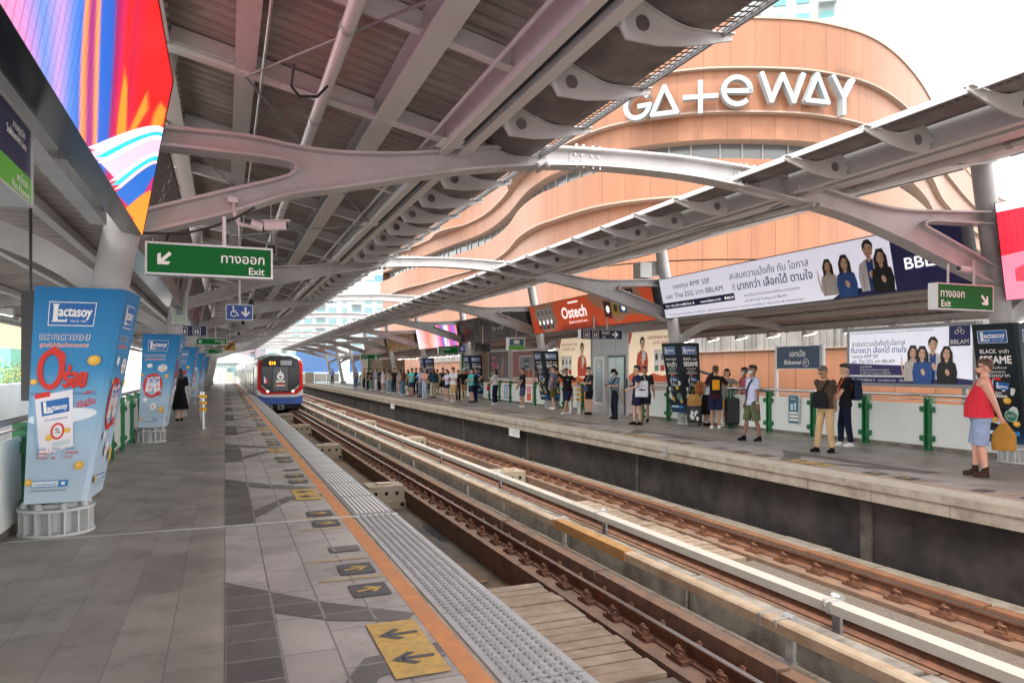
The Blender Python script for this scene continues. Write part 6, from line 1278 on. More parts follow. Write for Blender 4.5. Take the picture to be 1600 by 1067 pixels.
ARMS = {'down': lambda s: ((s * .165, -.02, .475), (s * .5, 1, 0)), 'phone': lambda s: ((s * .05, -.17, .665), (s * 1, .5, -.6)), 'back': lambda s: ((s * .035, .135, .5), (s * 1, .6, 0)), 'hip': lambda s: ((s * .13, -.02, .575), (s * 1, .5, 0)),
        'front': lambda s: ((s * .03, -.15, .5), (s * 1, .4, -.2)), 'head': lambda s: ((s * .07, -.05, .945), (s * 1, -.3, .2)), 'strap': lambda s: ((s * .085, -.12, .74), (s * 1, .4, -.6)), 'fold': lambda s: ((-s * .05, -.14, .66), (s * 1, .3, -.7)),
        'chest': lambda s: ((s * .03, -.15, .72), (s * 1, .2, -.8)), 'rail': lambda s: ((s * .3, -.12, .62), (s * 1, .8, -.2)), 'tote': lambda s: ((s * .1, -.16, .6), (s * 1, .6, -.6)), 'face': lambda s: ((s * .03, -.11, .87), (s * 1, -.2, -.6)), 'side': lambda s: ((s * .2, -.06, .5), (s * 1, .6, 0))}
def person(px, py, h, face, label, skin='l', hair='k', hairlen=0, top=None, topc='white', sleeve=.62, hem=.5, bottom='shorts', botc='navy', legt=.9, shoec='white', arms=('down', 'down'), feet=None, lean=0., head=(0, 0), w=1., belly=0., extras=(), near=False, boots=0., group=None, xy=None, sock=None, hx=0.):
    """px, py: where the feet stand in the photo; face: 0 towards the viewer, 90 towards photo left, 180 away"""
    if xy is None:
        d = F_ * CAM_H / (py - 578); r_ = (px - 800) / F_ * d; X, Y = r_ * CS + d * SN, d * CS - r_ * SN
    else: X, Y = xy
    v = Vector((X, Y)).normalized(); rt = Vector((v.y, -v.x)); a = R(face); f = -v * math.cos(a) - rt * math.sin(a); rz = math.atan2(f.x, -f.y)
    X0 = 11.5 if ('behind' in label or 'between' in label) else 11.2 - .9 * ((px * 7.3) % 10) / 10
    if xy is None and group and X > X0: k_ = X0 / X; X *= k_; Y *= k_
    t = thing('person', (X, Y, .012), rz, label=label, cat='person', group=group)
    S = lambda p: V3(p[0] * h, p[1] * h, p[2] * h)
    def up(p):      # lean the upper body
        p = Vector(p); k = max(0, p.z - .52); return V3(p.x + hx * max(0, 1 - abs(p.z - .55) * 3), p.y - lean * k, p.z - abs(lean) * k * .25)
    vox = .0085 if near else .015
    hd0 = Vector((0, -.005, .865)); yw, pt = R(head[0]), R(head[1]); HR = Matrix.Rotation(yw, 3, 'Z') @ Matrix.Rotation(pt, 3, 'X')
    def H(p): return S(up(hd0 + HR @ (Vector(p) - hd0)))
    b = MB(); b.use(SKIN[skin])
    E = lambda z, rx, ry, yo=0, n=16: [S(up((rx * w * math.cos(2 * math.pi * i / n), yo + ry * w * math.sin(2 * math.pi * i / n), z))) for i in range(n)]
    b.loft([E(.47, .07, .05), E(.52, .088, .058), E(.6, .075, .05, -.003), E(.7, .088, .058), E(.78, .1, .052), E(.825, .055, .04), E(.84, .034, .034)])
    cap(b, S(up((0, .004, .82))), H((0, 0, .885)), .034 * h, .031 * h)
    b.ball(H((0, .004, .94)), (.0465 * h, .056 * h, .06 * h), 16); b.ball(H((0, -.014, .905)), (.036 * h, .041 * h, .036 * h), 14)
    cap(b, H((0, -.05, .935)), H((0, -.0605, .917)), .007 * h, .0095 * h, 8)
    for s in (-1, 1): b.ball(H((s * .047, .006, .925)), (.008 * h, .014 * h, .02 * h), 8); b.ball(H((s * .018, -.046, .893)), .012 * h, 8)
    sh = []
    for i, s in enumerate((1, -1)):
        sp = up((s * .105 * (1 + (w - 1) * .7), 0, .8)); tg, pole = ARMS[arms[i]](s); tgt = up(tg) if tg[2] > .55 else Vector(tg) + V3(0, -lean * .05, 0); 
        if w > 1.05 and arms[i] in ('down', 'hip', 'side'): tgt.x *= 1 + (w - 1) * .8
        el, wr = ik(sp, tgt, .168, .15, pole); sh.append((S(sp), S(el), S(wr))); q = .9 + .3 * (w - 1) + .1 * (w > 1) + .12 * (w > 1.15)
        cap(b, S(sp), S(el), .0285 * h * q * w, .0225 * h * q); cap(b, S(el), S(wr), .0225 * h * q, .0155 * h)
        dirn = (wr - el).normalized(); inn = V3(-s, 0, 0) - dirn * dirn.dot(V3(-s, 0, 0)); inn.normalize(); sd = dirn.cross(inn)
        bend = {'phone': .5, 'down': .1}.get(arms[i], .25); pc = wr + dirn * .022
        M = Matrix((sd, inn, dirn)).transposed(); b.ball(S(pc + dirn * .006), (.021 * h, .0105 * h, .028 * h), 10, sq=M)
        for k, (o_, ln) in enumerate(((-.0165, .036), (-.0055, .042), (.0055, .04), (.0165, .031))):
            k0 = wr + dirn * .045 + sd * o_; k1 = k0 + (dirn + inn * bend * (.6 + .15 * k)).normalized() * ln * .5; k2 = k1 + (dirn + inn * (bend * 2.2 + .2)).normalized() * ln * .5
            cap(b, S(k0), S(k1), .0055 * h, .005 * h, 6); cap(b, S(k1), S(k2), .005 * h, .0043 * h, 6)
        sgn = 1 if sd.y < 0 else -1; t0 = wr + dirn * .014 + sd * .014 * sgn; t1 = t0 + (dirn * .6 + sd * sgn * .8 + inn * .3).normalized() * .024; cap(b, S(t0), S(t1), .007 * h, .006 * h, 6); cap(b, S(t1), S(t1 + (dirn + inn * .5).normalized() * .02), .006 * h, .005 * h, 6)
    feet = feet or ((.055, 0, 8), (-.055, 0, -8)); lg = []
    for i, s in enumerate((1, -1)):
        fx, fy, yaw = feet[i]; hp = V3(s * .05 * w + hx, 0, .5); an = V3(fx, fy, .043); kn, an2 = ik(hp, an, .237, .223, (s * .15, -1, 0)); an = V3(fx, fy, .043); lg.append((S(hp), S(kn), S(an), R(yaw), fx, fy)); q = .92 + .5 * (w - 1)
        cap(b, S(hp), S(kn), .049 * h * q, .031 * h * q); m_ = kn.lerp(an, .3); cap(b, S(kn), S(m_ + V3(0, .006, 0)), .03 * h * q, .0315 * h * q); cap(b, S(m_ + V3(0, .006, 0)), S(an), .0315 * h * q, .0195 * h)
        fd = V3(math.sin(R(yaw)), -math.cos(R(yaw)), 0); b.ball(S(an + fd * .03 - V3(0, 0, .022)), (.022 * h, .05 * h, .018 * h), 10, sq=Matrix.Rotation(R(yaw), 3, 'Z'))
    soft(b.build('body', t), vox, 2)
    # face
    b = MB(); b.use(EYE)
    for s in (-1, 1): b.ball(H((s * .0185, -.0485, .936)), (.006 * h, .004 * h, .0035 * h), 8); b.bar(H((s * .011, -.0525, .947)), H((s * .028, -.0475, .9475)), .003 * h, .004 * h)
    b.build('eyes', t); b = MB(); b.use(LIP); b.ball(H((0, -.0515, .9)), (.013 * h, .005 * h, .0035 * h), 8); b.build('mouth', t)
    # hair
    if hair:
        b = MB(); b.use(HAIRM[hair]); b.ball(H((0, .012, .955)), (.0495 * h, .0545 * h, .053 * h), 14); b.ball(H((0, -.016, .979)), (.042 * h, .042 * h, .025 * h), 12); b.ball(H((0, .034 if not hairlen else .03, .935 if not hairlen else .925)), (.042 * h, .026 * h, .036 * h) if not hairlen else (.045 * h, .035 * h, .045 * h), 12)
        if hairlen:
            z1 = .9 - hairlen
            n_ = 6
            for s in (-1, 0, 1):
                for k in range(n_):
                    za, zb = .93 - (.93 - z1) * k / n_, .93 - (.93 - z1) * (k + 1) / n_; ya = .045 + .018 * (k / n_); cap(b, H((s * .032, ya - abs(s) * .012, za)) if za > .86 else S(up((s * .034, ya + .012 - abs(s) * .01, za))), H((s * .034, ya - abs(s) * .012, zb)) if zb > .86 else S(up((s * .034, ya + .012 - abs(s) * .01, zb))), .022 * h, (.022 - .004 * (k == n_ - 1)) * h, 8)
            for s in (-1, 1): cap(b, H((s * .046, 0, .95)), H((s * .046, .012, .88)), .013 * h, .013 * h, 8)
        soft(b.build('hair', t), vox * 1.1, 1)
    # clothes
    cm = cloth(*topc) if isinstance(topc, tuple) else topc
    tops = MB(); tops.use(cm); k = 1.0
    bl = belly
    tops.loft([E(hem, .106 + .01 * (w > 1.05), .076 + bl * .7, -bl * .5), E(.55, .096, .066 + bl * .95, -bl * .8), E(.6, .092, .063 + bl, -bl * .9), E(.66, .094, .064 + bl * .75, -bl * .7), E(.72, .1, .066 + bl * .25, -bl * .2)] + ([E(.775, .107, .06), E(.812, .082, .05, .004), E(.833, .046, .042, .006), E(.84, .04, .039, .004)] if sleeve > 0 else [E(.765, .1, .06), E(.79, .07, .052), E(.825, .05, .045, .004)]))
    for (sp, el, wr) in sh:
        if sleeve > 0:
            e = sp.lerp(el, min(1, sleeve)); q = .9 + .5 * (w - 1); tops.ball(sp + (el - sp).normalized() * -.004 * h, .041 * h * q * min(w, 1.1), 12)
            tops.tube(sp, e, .041 * h * q, (.037 if sleeve <= 1 else .03) * h * q, n=14)
            if sleeve > 1: tops.ball(el, .03 * h, 12); tops.tube(el, el.lerp(wr, sleeve - 1), .03 * h, .0235 * h, n=12)
        else:
            s = 1 if sp.x > 0 else -1; cap(tops, S(up((s * .05, -.035, .79))), S(up((s * .052, .0, .832))), .017 * h, .015 * h, 8); cap(tops, S(up((s * .052, .0, .832))), S(up((s * .055, .04, .78))), .015 * h, .018 * h, 8)
    soft(tops.build('top', t), vox, 3)
    bm_ = cloth(*botc) if isinstance(botc, tuple) else botc
    if bottom:
        b = MB(); b.use(bm_)
        if bottom == 'skirt': z1 = legt; rr = .1 + (.6 - z1) * .16; b.loft([E(z1, rr, rr * .85), E((z1 + .58) / 2, .098 + (rr - .098) * .6, .085), E(.55, .098, .066), E(.6, .08, .055)])
        else:
            b.loft([E(.455, .085, .062), E(.5, .1, .07 + bl * .2, -bl * .1), E(.56, .088, .058 + bl * .5, -bl * .4), E(.6, .078, .05 + bl * .5, -bl * .4)])
            for (hp, kn, an, yw_, fx, fy) in lg:
                loose = .064 if bottom in ('shorts', 'wide') else .055; q = .95 + .5 * (w - 1)
                if legt <= 1: b.ball(hp, loose * h * q * (.93 if w < 1.05 else .72), 12); b.tube(hp, hp.lerp(kn, legt), loose * h * q, (.058 if bottom == 'shorts' else .05) * h * q, n=16)
                else:
                    cap(b, hp, kn, loose * h * q * .95, (.05 if bottom == 'wide' else .042) * h * q, 14); b.tube(kn, kn.lerp(an, legt - 1), (.05 if bottom == 'wide' else .042) * h * q, (.05 if bottom == 'wide' else .034) * h * q, n=14)
        soft(b.build({'shorts': 'shorts', 'skirt': 'skirt'}.get(bottom, 'trousers'), t), vox, 2)
    # shoes
    sm = cloth('shoe_' + shoec[0], shoec[1], .05) if isinstance(shoec, tuple) else shoec
    for (hp, kn, an, yw_, fx, fy) in lg:
        M = Matrix.Rotation(yw_, 3, 'Z'); fd = M @ V3(0, -1, 0); c = V3(fx * h, fy * h, 0); b = MB(); b.use(sm)
        b.ball(c + fd * .012 * h + V3(0, 0, .03 * h), (.026 * h, .042 * h, .028 * h), 12, sq=M); b.ball(c + fd * .055 * h + V3(0, 0, .02 * h), (.0265 * h, .042 * h, .0195 * h), 12, sq=M); b.tube(an, an + V3(0, 0, (.0 + boots) * h + .004), .0265 * h, .026 * h, n=12)
        b.obox(c + fd * .03 * h + V3(0, 0, .0075 * h), M @ V3(.023 * h, 0, 0), fd * .06 * h, V3(0, 0, .0075 * h)); soft(b.build('shoe', t), vox, 2)
        if sock is not None: b = MB(); b.use(sock); b.tube(an + V3(0, 0, boots * h), an.lerp(kn, .13 + boots), .0245 * h, .0245 * h, n=12); b.build('sock', t, autos=40)
    # small worn pieces
    for e in extras:
        if e == 'mask': b = MB(); b.use(mat('mask_pale', (.6, .7, .75), .7)); b.ball(H((0, -.03, .906)), (.039 * h, .041 * h, .031 * h), 12); b.build('face_mask', t, smooth=True)
        elif e == 'sunglasses':
            b = MB(); b.use(BLACK)
            for s in (-1, 1): b.ball(H((s * .02, -.054, .937)), (.017 * h, .007 * h, .012 * h), 10); b.bar(H((s * .036, -.05, .94)), H((s * .05, .01, .938)), .004 * h, .006 * h)
            b.bar(H((-.01, -.058, .94)), H((.01, -.058, .94)), .004 * h, .004 * h); b.build('sunglasses', t, smooth=True)
        elif e == 'glasses':
            b = MB(); b.use(BLACK)
            for s in (-1, 1):
                for k in range(10): a0, a1 = R(36 * k), R(36 * k + 36); b.tube(H((s * .02 + .014 * math.cos(a0), -.056, .936 + .011 * math.sin(a0))), H((s * .02 + .014 * math.cos(a1), -.056, .936 + .011 * math.sin(a1))), .0016 * h, n=5)
                b.tube(H((s * .034, -.056, .938)), H((s * .05, .005, .937)), .0016 * h, n=5)
            b.tube(H((-.006, -.057, .938)), H((.006, -.057, .938)), .0016 * h, n=5); b.build('glasses', t)
        elif e == 'beard': b = MB(); b.use(HAIRM['b']); b.ball(H((0, -.04, .884)), (.024 * h, .024 * h, .021 * h), 10); b.build('beard', t, smooth=True)
        elif isinstance(e, tuple) and e[0] == 'cap':
            b = MB(); b.use(cloth(*e[1])); b.ball(H((0, .004, .968)), (.0525 * h, .06 * h, .042 * h), 14); q_ = HR
            if len(e) < 3: b.ball(H((0, -.066, .962)), (.038 * h, .038 * h, .006 * h), 12, sq=HR)
            else: b.ball(H((0, 0, .952)), (.078 * h, .08 * h, .006 * h), 14, sq=HR)
            b.build('cap', t, smooth=True)
        elif isinstance(e, tuple) and e[0] == 'strap':
            b = MB(); b.use(cloth(*e[1])); s = e[2]; P = [S(up((s * .075, -.045, .815))), S(up((s * .03, -.076 - belly * .4, .73))), S(up((-s * .04, -.076 - belly * .9, .62))), S(up((-s * .1, -.03, .54)))]; Q = [S(up((s * .075, -.02, .83))), S(up((s * .03, .07, .74))), S(up((-s * .05, .075, .62))), S(up((-s * .105, .02, .54)))]
            for L in (P, Q):
                for p, q in zip(L[:-1], L[1:]): b.bar(p, q, .022 * h, .008 * h, up=(0, 1, 0))
            b.build('bag_strap', t)
        elif isinstance(e, tuple) and e[0] == 'logo':
            b = MB(); b.use(PW); b.ball(S(up((e[1] * .05, -.072, .74))), (.012 * h, .004 * h, .012 * h), 8); b.build('chest_print', t)
        elif e == 'watch': b = MB(); b.use(WHITE); (sp, el, wr) = sh[0]; d_ = (wr - el).normalized(); b.tube(wr - d_ * .02 * h, wr - d_ * .005 * h, .0195 * h, n=12); b.build('watch', t)
    t['_hands'] = [list(sh[0][2]), list(sh[1][2])]; t['_h'] = h; del t['_hands']; del t['_h']
    MW = Matrix.Translation((X, Y, .012)) @ Matrix.Rotation(rz, 4, 'Z')
    t0 = dict(obj=t, M=MW, h=h, rz=rz, hands=[MW @ (p[2] + (p[2] - p[1]).normalized() * .045 * h) for p in sh], at=lambda p: MW @ S(p)); return t0
def phone_in(pd, i, lab):
    p = pd['hands'][i]; t = thing('phone', p, pd['rz'], label=lab, cat='phone'); b = MB(); b.use(BLACK); q = Matrix.Rotation(R(-50), 3, 'X'); b.obox((0, -.035, .02), V3(.037, 0, 0), q @ V3(0, 0, .075), q @ V3(0, .005, 0)); b.build('case', t); b = MB(); b.use(GLASSD); b.obox(V3(0, -.035, .02) + q @ V3(0, .006, 0), V3(.033, 0, 0), q @ V3(0, 0, .07), q @ V3(0, .001, 0)); b.build('screen', t)
def backpack(pd, lab, c, z=.7, y=.115, sx=1., sy=1., front=False, col2=None):
    h = pd['h']; s = -1 if front else 1; t = thing('backpack', pd['at']((0, s * y, z)), pd['rz'], label=lab, cat='backpack'); b = MB(); b.use(cloth(*c)); w_, d_, hh = .15 * sx, .075, .22 * sy
    for k in ((-1, -1), (1, -1), (1, 1), (-1, 1)): cap(b, (k[0] * w_ * .7, 0, k[1] * hh * .72), (k[0] * w_ * .66, s * .01, k[1] * hh * .7), .06, .06, 10)
    b.obox((0, 0, 0), V3(w_, 0, 0), V3(0, d_, 0), V3(0, 0, hh * .95)); b.obox((0, s * .07, -hh * .3), V3(w_ * .75, 0, 0), V3(0, .035, 0), V3(0, 0, hh * .45)); soft(b.build('bag_body', t), .012, 4)
    b = MB(); b.use(cloth(*c)); 
    for k in (-1, 1): b.path([V3(k * .08, -s * .06, hh * .9), V3(k * .09, -s * .12, hh * 1.05), V3(k * .1, -s * .2, hh * .7)] , .014, 6)
    b.path([V3(-.04, 0, hh * .98), V3(0, 0, hh * 1.12), V3(.04, 0, hh * .98)], .009, 6); b.build('strap', t)
    if col2:
        b = MB(); b.use(cloth(*col2)); b.obox((0, s * .118, 0), V3(w_ * .62, 0, 0), V3(0, .004, 0), V3(0, 0, hh * .6)); b.obox((.03, s * .119, hh * .3), V3(w_ * .3, 0, 0), V3(0, .006, 0), V3(0, 0, hh * .25)); b.build('front_print', t)
def softbag(name, lab, cat, at, rz, c, w_, d_, hh, handle=.2, taper=.7, art=None):
    t = thing(name, at, rz, label=lab, cat=cat); b = MB(); b.use(cloth(*c)); rows = []
    for z, k, kd in ((-hh, .95, .9), (-hh * .8, 1, 1), (-hh * .4, .97, .95), (0, taper, .35)): rows.append([(w_ * k * math.cos(2 * math.pi * i / 16) if False else w_ * k * max(-1, min(1, 1.3 * math.cos(2 * math.pi * i / 16))), d_ * kd * max(-1, min(1, 1.3 * math.sin(2 * math.pi * i / 16))), z) for i in range(16)])
    b.loft(rows); soft(b.build('bag_body', t), .01, 3); b = MB(); b.use(cloth(*c))
    for k in (-1, 1): b.path([V3(-w_ * taper * .6, k * .01, -.01), V3(-w_ * .2, k * .01, handle), V3(w_ * .2, k * .01, handle), V3(w_ * taper * .6, k * .01, -.01)], .008, 6)
    b.build('handle', t)
    if art: art(t, w_, d_, hh)
    return t
def suitcase(lab, px, py, c, w_, hh, ang, white=False):
    d = F_ * CAM_H / (py - 578); r_ = (px - 800) / F_ * d; X, Y = r_ * CS + d * SN, d * CS - r_ * SN
    t = thing('suitcase', (X, Y, .012), R(ang), label=lab, cat='suitcase', group='suitcases of the group by the railing'); m = mat('case_' + c[0], c[1], .4); b = MB(); b.use(m); dd = .13
    for z in (.09 + .04, hh - .04):
        for x in (-w_ + .04, w_ - .04): cap(b, (x, -dd + .04, z), (x, dd - .04, z), .04, .04, 10)
    b.box(-w_, w_, -dd + .03, dd - .03, .12, hh - .03); b.box(-w_ + .03, w_ - .03, -dd, dd, .12, hh - .03); b.box(-w_ + .03, w_ - .03, -dd + .03, dd - .03, .09, hh); soft(b.build('shell', t), .012, 2)
    b = MB(); b.use(m)
    for k in range(6): x = -w_ + .06 + (2 * w_ - .12) * k / 5; b.box(x - .009, x + .009, -dd - .008, -dd + .01, .16, hh - .08)
    b.build('rib', t)
    if white:
        b = MB(); b.use(PW); q = random.Random(5)
        for k in range(7): x, z = q.uniform(-w_ * .7, w_ * .7), q.uniform(.2, hh - .1); b.add([(x + q.uniform(.02, .06) * math.cos(i), -dd - .0095, z + q.uniform(.03, .08) * math.sin(i)) for i in range(6)], [tuple(range(6))])
        b.build('white_patch', t, fix=False)
    b = MB(); b.use(BLACK)
    for x in (-w_ + .06, w_ - .06):
        for y in (-dd + .05, dd - .05): b.tube((x - .012, y, .028), (x + .012, y, .028), .028, n=10); b.tube((x, y, .03), (x, y, .1), .014, n=6)
    b.build('wheel', t); b = MB(); b.use(ALU)
    for x in (-.08, .08): b.tube((x, dd - .03, hh - .02), (x, dd - .03, hh + .22), .008, n=6)
    b.use(BLACK); b.bar((-.1, dd - .03, hh + .22), (.1, dd - .03, hh + .22), .025, .03); b.build('pull_handle', t)
    return t
C = lambda n, c: (n, srgb(c))
NAVY, BLK, WHT, GRYT, DEN, KHAK, OLV = C('navy', '#1E2440'), C('black', '#17171B'), C('white', '#E4E6EC'), C('grey', '#8C8C90'), C('denim', '#7E99B4'), C('khaki', '#B89A6C'), C('olive', '#5C6248')
SW, SK, SBR = C('white', '#E6E6E6'), C('black', '#141416'), C('brown', '#3C2A22')
# near people on the right platform
p = person(1533, 745, 1.76, 88, 'man in red tank top and pale blue shorts standing at the right photo edge', 'p', 'b', 0, topc=C('coral_red', '#C8303F'), sleeve=0, hem=.5, botc=C('pale_blue', '#8E9EBE'), legt=.98, shoec=SBR, arms=('back', 'back'), feet=((.045, .03, 6), (-.045, -.04, -6)), w=1.2, belly=.026, extras=('sunglasses', 'beard'), near=True, boots=.045, lean=-.06, sock=WHITE)
softbag('shopping_bag', 'mustard cloth bag held behind the man in red tank top', 'bag', p['hands'][0] + V3(.03, 0, -.03), p['rz'] + 1.2, C('mustard', '#A87A38'), .155, .07, .4, .02, .3)
p = person(1321, 698, 1.72, 75, 'man in black shirt and dark trousers with backpack, left of the white board', 'l', 'k', 0, topc=C('black_tee', '#17181E'), sleeve=.7, hem=.49, bottom='trousers', botc=C('dark_navy', '#1A2036'), legt=1.95, shoec=SW, arms=('front', 'front'), near=True, head=(10, 8), feet=((.05, .05, 5), (-.05, -.04, -5)), extras=(('strap', C('sash_orange', '#D9622E'), 1),))
backpack(p, 'dark blue backpack on the man in black shirt', C('bag_navy', '#202B40'), .68, .12)
softbag('plastic_bag', 'clear white plastic bag hanging from the hand of the black shirted man', 'bag', p['hands'][1] + V3(0, 0, -.02), p['rz'], C('plastic', '#C6D2D8'), .1, .06, .32, .03, .4)
p = person(1290, 707, 1.68, 38, 'older man in brown polo and cream trousers looking down', 'm', 'g', 0, topc=C('brown_polo', '#4E4236'), sleeve=.75, hem=.5, bottom='trousers', botc=C('cream', '#C2A67E'), legt=1.93, shoec=SK, arms=('back', 'back'), near=True, head=(8, 28), feet=((.06, .04, 10), (-.075, -.05, -10)), extras=('glasses', ('strap', C('bag_black', '#1C1D22'), 1)), lean=.04)
softbag('sling_bag', 'black sling bag on the chest of the man in cream trousers', 'bag', p['at']((.0, -.1, .69)), p['rz'] + .1, C('bag_black', '#1C1D22'), .17, .05, .3, .02, .75)
p = person(1176, 689, 1.7, 62, 'man in pale tie dye shirt, olive shorts and face mask with shoulder strap', 'd', 'k', 0, topc=cloth('tie_dye', srgb('#C2CAE8'), .18), sleeve=.72, hem=.47, botc=OLV, legt=1.0, shoec=SK, arms=('down', 'down'), near=True, head=(12, 0), feet=((.09, .05, 14), (-.06, -.09, -4)), extras=('mask', 'watch', ('strap', C('bag_navy', '#202B40'), 1)), boots=.02)
softbag('shoulder_bag', 'dark shoulder bag at the hip of the man in tie dye shirt', 'bag', p['at']((-.13, .06, .56)), p['rz'] + .6, C('bag_black', '#1C1D22'), .13, .05, .24, .02, .8)
person(1163, 668, 1.66, 70, 'person in pink shirt and light blue shorts half hidden by the tie dye man', 'd', 'k', 0, topc=C('pink', '#C8707A'), botc=C('sky_shorts', '#86AECB'), legt=.85, shoec=SW, arms=('down', 'front'), near=True, extras=('mask',))
p = person(1136, 667, 1.62, 30, 'woman in grey shirt and glasses behind the large black suitcase', 'l', 'k', .02, topc=C('grey_tee', '#8E8C88'), sleeve=.7, hem=.46, botc=C('yellow_shorts', '#D1A83C'), legt=.7, shoec=SW, arms=('rail', 'tote'), near=True, extras=('glasses',), head=(15, 8))
p = person(1118, 670, 1.7, 178, 'man in brown cap and maroon shirt seen from behind with yellow black backpack', 'm', 'b', 0, topc=C('maroon', '#3C2028'), sleeve=.7, hem=.47, botc=C('navy_shorts', '#22284A'), legt=.85, shoec=SW, arms=('chest', 'strap'), near=True, extras=(('cap', C('cap_brown', '#5A3B2A')),))
backpack(p, 'black and yellow backpack on the man in brown cap', C('bag_black', '#1C1D22'), .7, .115, 1., 1., False, C('bag_yellow', '#E09A1E'))
p = person(1103, 665, 1.6, -110, 'woman in white blouse and long black skirt leaning on the capped man', 'l', 'k', .04, topc=C('blouse', '#CBD6E6'), sleeve=.75, hem=.56, bottom='skirt', botc=BLK, legt=.2, shoec=SK, arms=('face', 'chest'), near=True, lean=.3, head=(0, 22), sock=WHITE)
backpack(p, 'brown backpack on the woman in long black skirt', C('bag_tan', '#9A6236'), .66, .12, .9, .8)
suitcase('large black ribbed suitcase beside the woman in grey shirt', 1147, 669, C('case_black', '#14161C'), .24, .82, -25)
sc = suitcase('small black and white suitcase below the tan bag', 1085, 666, C('case_dark', '#1B1E26'), .2, .55, -30, True)
softbag('travel_bag', 'tan travel bag resting on the small black and white suitcase', 'bag', Vector(sc.location) + V3(0, 0, .9), R(-30), C('bag_sand', '#B48C50'), .2, .1, .33, .12, .6)
p = person(995, 664, 1.72, 75, 'man in navy shirt with white tote bag over his shoulder, before the cream poster', 'l', 'k', 0, topc=C('navy_tee', '#262A4A'), botc=NAVY, legt=.75, shoec=SK, arms=('tote', 'fold'), near=True, feet=((.06, .05, 8), (-.05, -.03, -8)))
def fish(t, w_, d_, hh):
    b = MB(); b.use(PK); y = d_ + .02
    for y in (-d_ * 1.02 - .004,):
        b.add([(-.09, y, -hh * .55), (0, y, -hh * .48), (.08, y, -hh * .54), (.12, y, -hh * .5), (.11, y, -hh * .6), (0, y, -hh * .62)], [(0, 1, 2, 3, 4, 5)])
        for k in range(3): b.add([(-.08 + .07 * k, y, -hh * .3), (-.05 + .07 * k, y, -hh * .26), (-.03 + .07 * k, y, -hh * .33)], [(0, 1, 2)])
    b.build('fish_print', t, fix=False)
softbag('tote_bag', 'white tote bag with dark fish print on the navy shirted man', 'bag', p['at']((.125, .05, .74)), p['rz'] + R(68), C('tote_white', '#D8DCE6'), .19, .05, .46, .22, .95, fish)
person(1007, 659, 1.71, 12, 'man in black shirt and dark shorts standing right behind the tote bag carrier', 'm', 'k', 0, topc=C('charcoal', '#2C2E30'), sleeve=.8, hem=.44, botc=C('dark_shorts', '#23242E'), legt=.8, shoec=SK, arms=('down', 'down'), near=True, w=1.12, belly=.02)
p = person(961, 655, 1.62, 55, 'person in grey blue shirt, cap and face mask looking at phone', 'l', 'k', .02, topc=C('steel_shirt', '#6E8298'), sleeve=.75, hem=.48, bottom='trousers', botc=C('dark_denim', '#20283C'), legt=1.95, shoec=SK, arms=('phone', 'phone'), near=True, head=(0, 22), extras=('mask', ('cap', BLK), ('strap', BLK, 1)))
phone_in(p, 0, 'phone held by the masked person in grey blue shirt'); softbag('shoulder_bag', 'small dark bag at the waist of the masked person in grey blue shirt', 'bag', p['at']((.07, -.07, .57)), p['rz'], BLK, .13, .04, .18, .02, .9)
p = person(921, 648, 1.7, 62, 'man in black and grey shirt and black shorts holding phone by the bollards', 'l', 'k', 0, topc=C('charcoal_tee', '#2A2A2C'), sleeve=.75, hem=.47, botc=BLK, legt=.75, shoec=SK, arms=('phone', 'phone'), near=True, head=(10, 18), extras=(('strap', C('strap_grey', '#8A8F94'), 1),))
phone_in(p, 1, 'phone held by the man in black shorts near the bollards'); softbag('sling_bag', 'grey blue sling bag on the man in black shorts', 'bag', p['at']((0, -.09, .6)), p['rz'], C('bag_slate', '#4A5470'), .15, .05, .2, .02, .9)
person(885, 647, 1.66, 22, 'man in black shirt and navy shorts scratching his head with legs crossed', 'm', 'g', 0, topc=C('black_tee2', '#191A20'), sleeve=.75, hem=.48, botc=C('navy_shorts2', '#1C2242'), legt=.95, shoec=SW, arms=('rail', 'head'), near=True, head=(5, 18), feet=((-.02, -.1, -10), (.03, .02, -20)), w=1.06, hx=.03, extras=(('logo', 1),))
p = person(865, 640, 1.76, 110, 'man in grey blue shirt and olive shorts with hands on hips', 'p', 'k', 0, topc=C('slate_tee', '#6A7088'), sleeve=.75, hem=.5, botc=C('olive_shorts', '#5E5236'), legt=.92, shoec=SW, arms=('hip', 'hip'), near=True, w=1.08, belly=.03, extras=(('strap', C('strap_dark', '#3A3C48'), -1),), feet=((.05, .03, 5), (-.06, -.05, -5)))
person(817, 637, 1.66, 70, 'man in navy polo, slate shorts and white shoes facing the track', 'm', 'k', 0, topc=C('navy_polo', '#1C2138'), botc=C('slate_shorts', '#4A4C68'), legt=.9, shoec=SW, arms=('front', 'front'), near=True)
person(811, 629, 1.66, 95, 'person in dark trousers mostly hidden behind the man in navy polo', 'l', 'k', 0, topc=C('grey_shirt', '#A4A8AC'), bottom='trousers', botc=NAVY, legt=1.95, shoec=SK, arms=('phone', 'down'))
p = person(774, 632, 1.63, 120, 'woman in white shirt and navy trousers holding a red bag', 'l', 'k', .05, topc=C('white_shirt', '#DADCE0'), sleeve=.9, hem=.56, bottom='wide', botc=C('navy_pants', '#1A2038'), legt=1.97, shoec=SW, arms=('tote', 'tote'), near=True)
softbag('handbag', 'red handbag of the woman in white shirt', 'handbag', p['hands'][0] + V3(0, 0, -.05), p['rz'] + .5, C('bag_red', '#C4222E'), .15, .06, .27, .06, .8)
G = 'people waiting in the crowd on the far platform'
def crowd(px, py, h, face, lab, **k): return person(px, py, h, face, lab, group=G, **k)
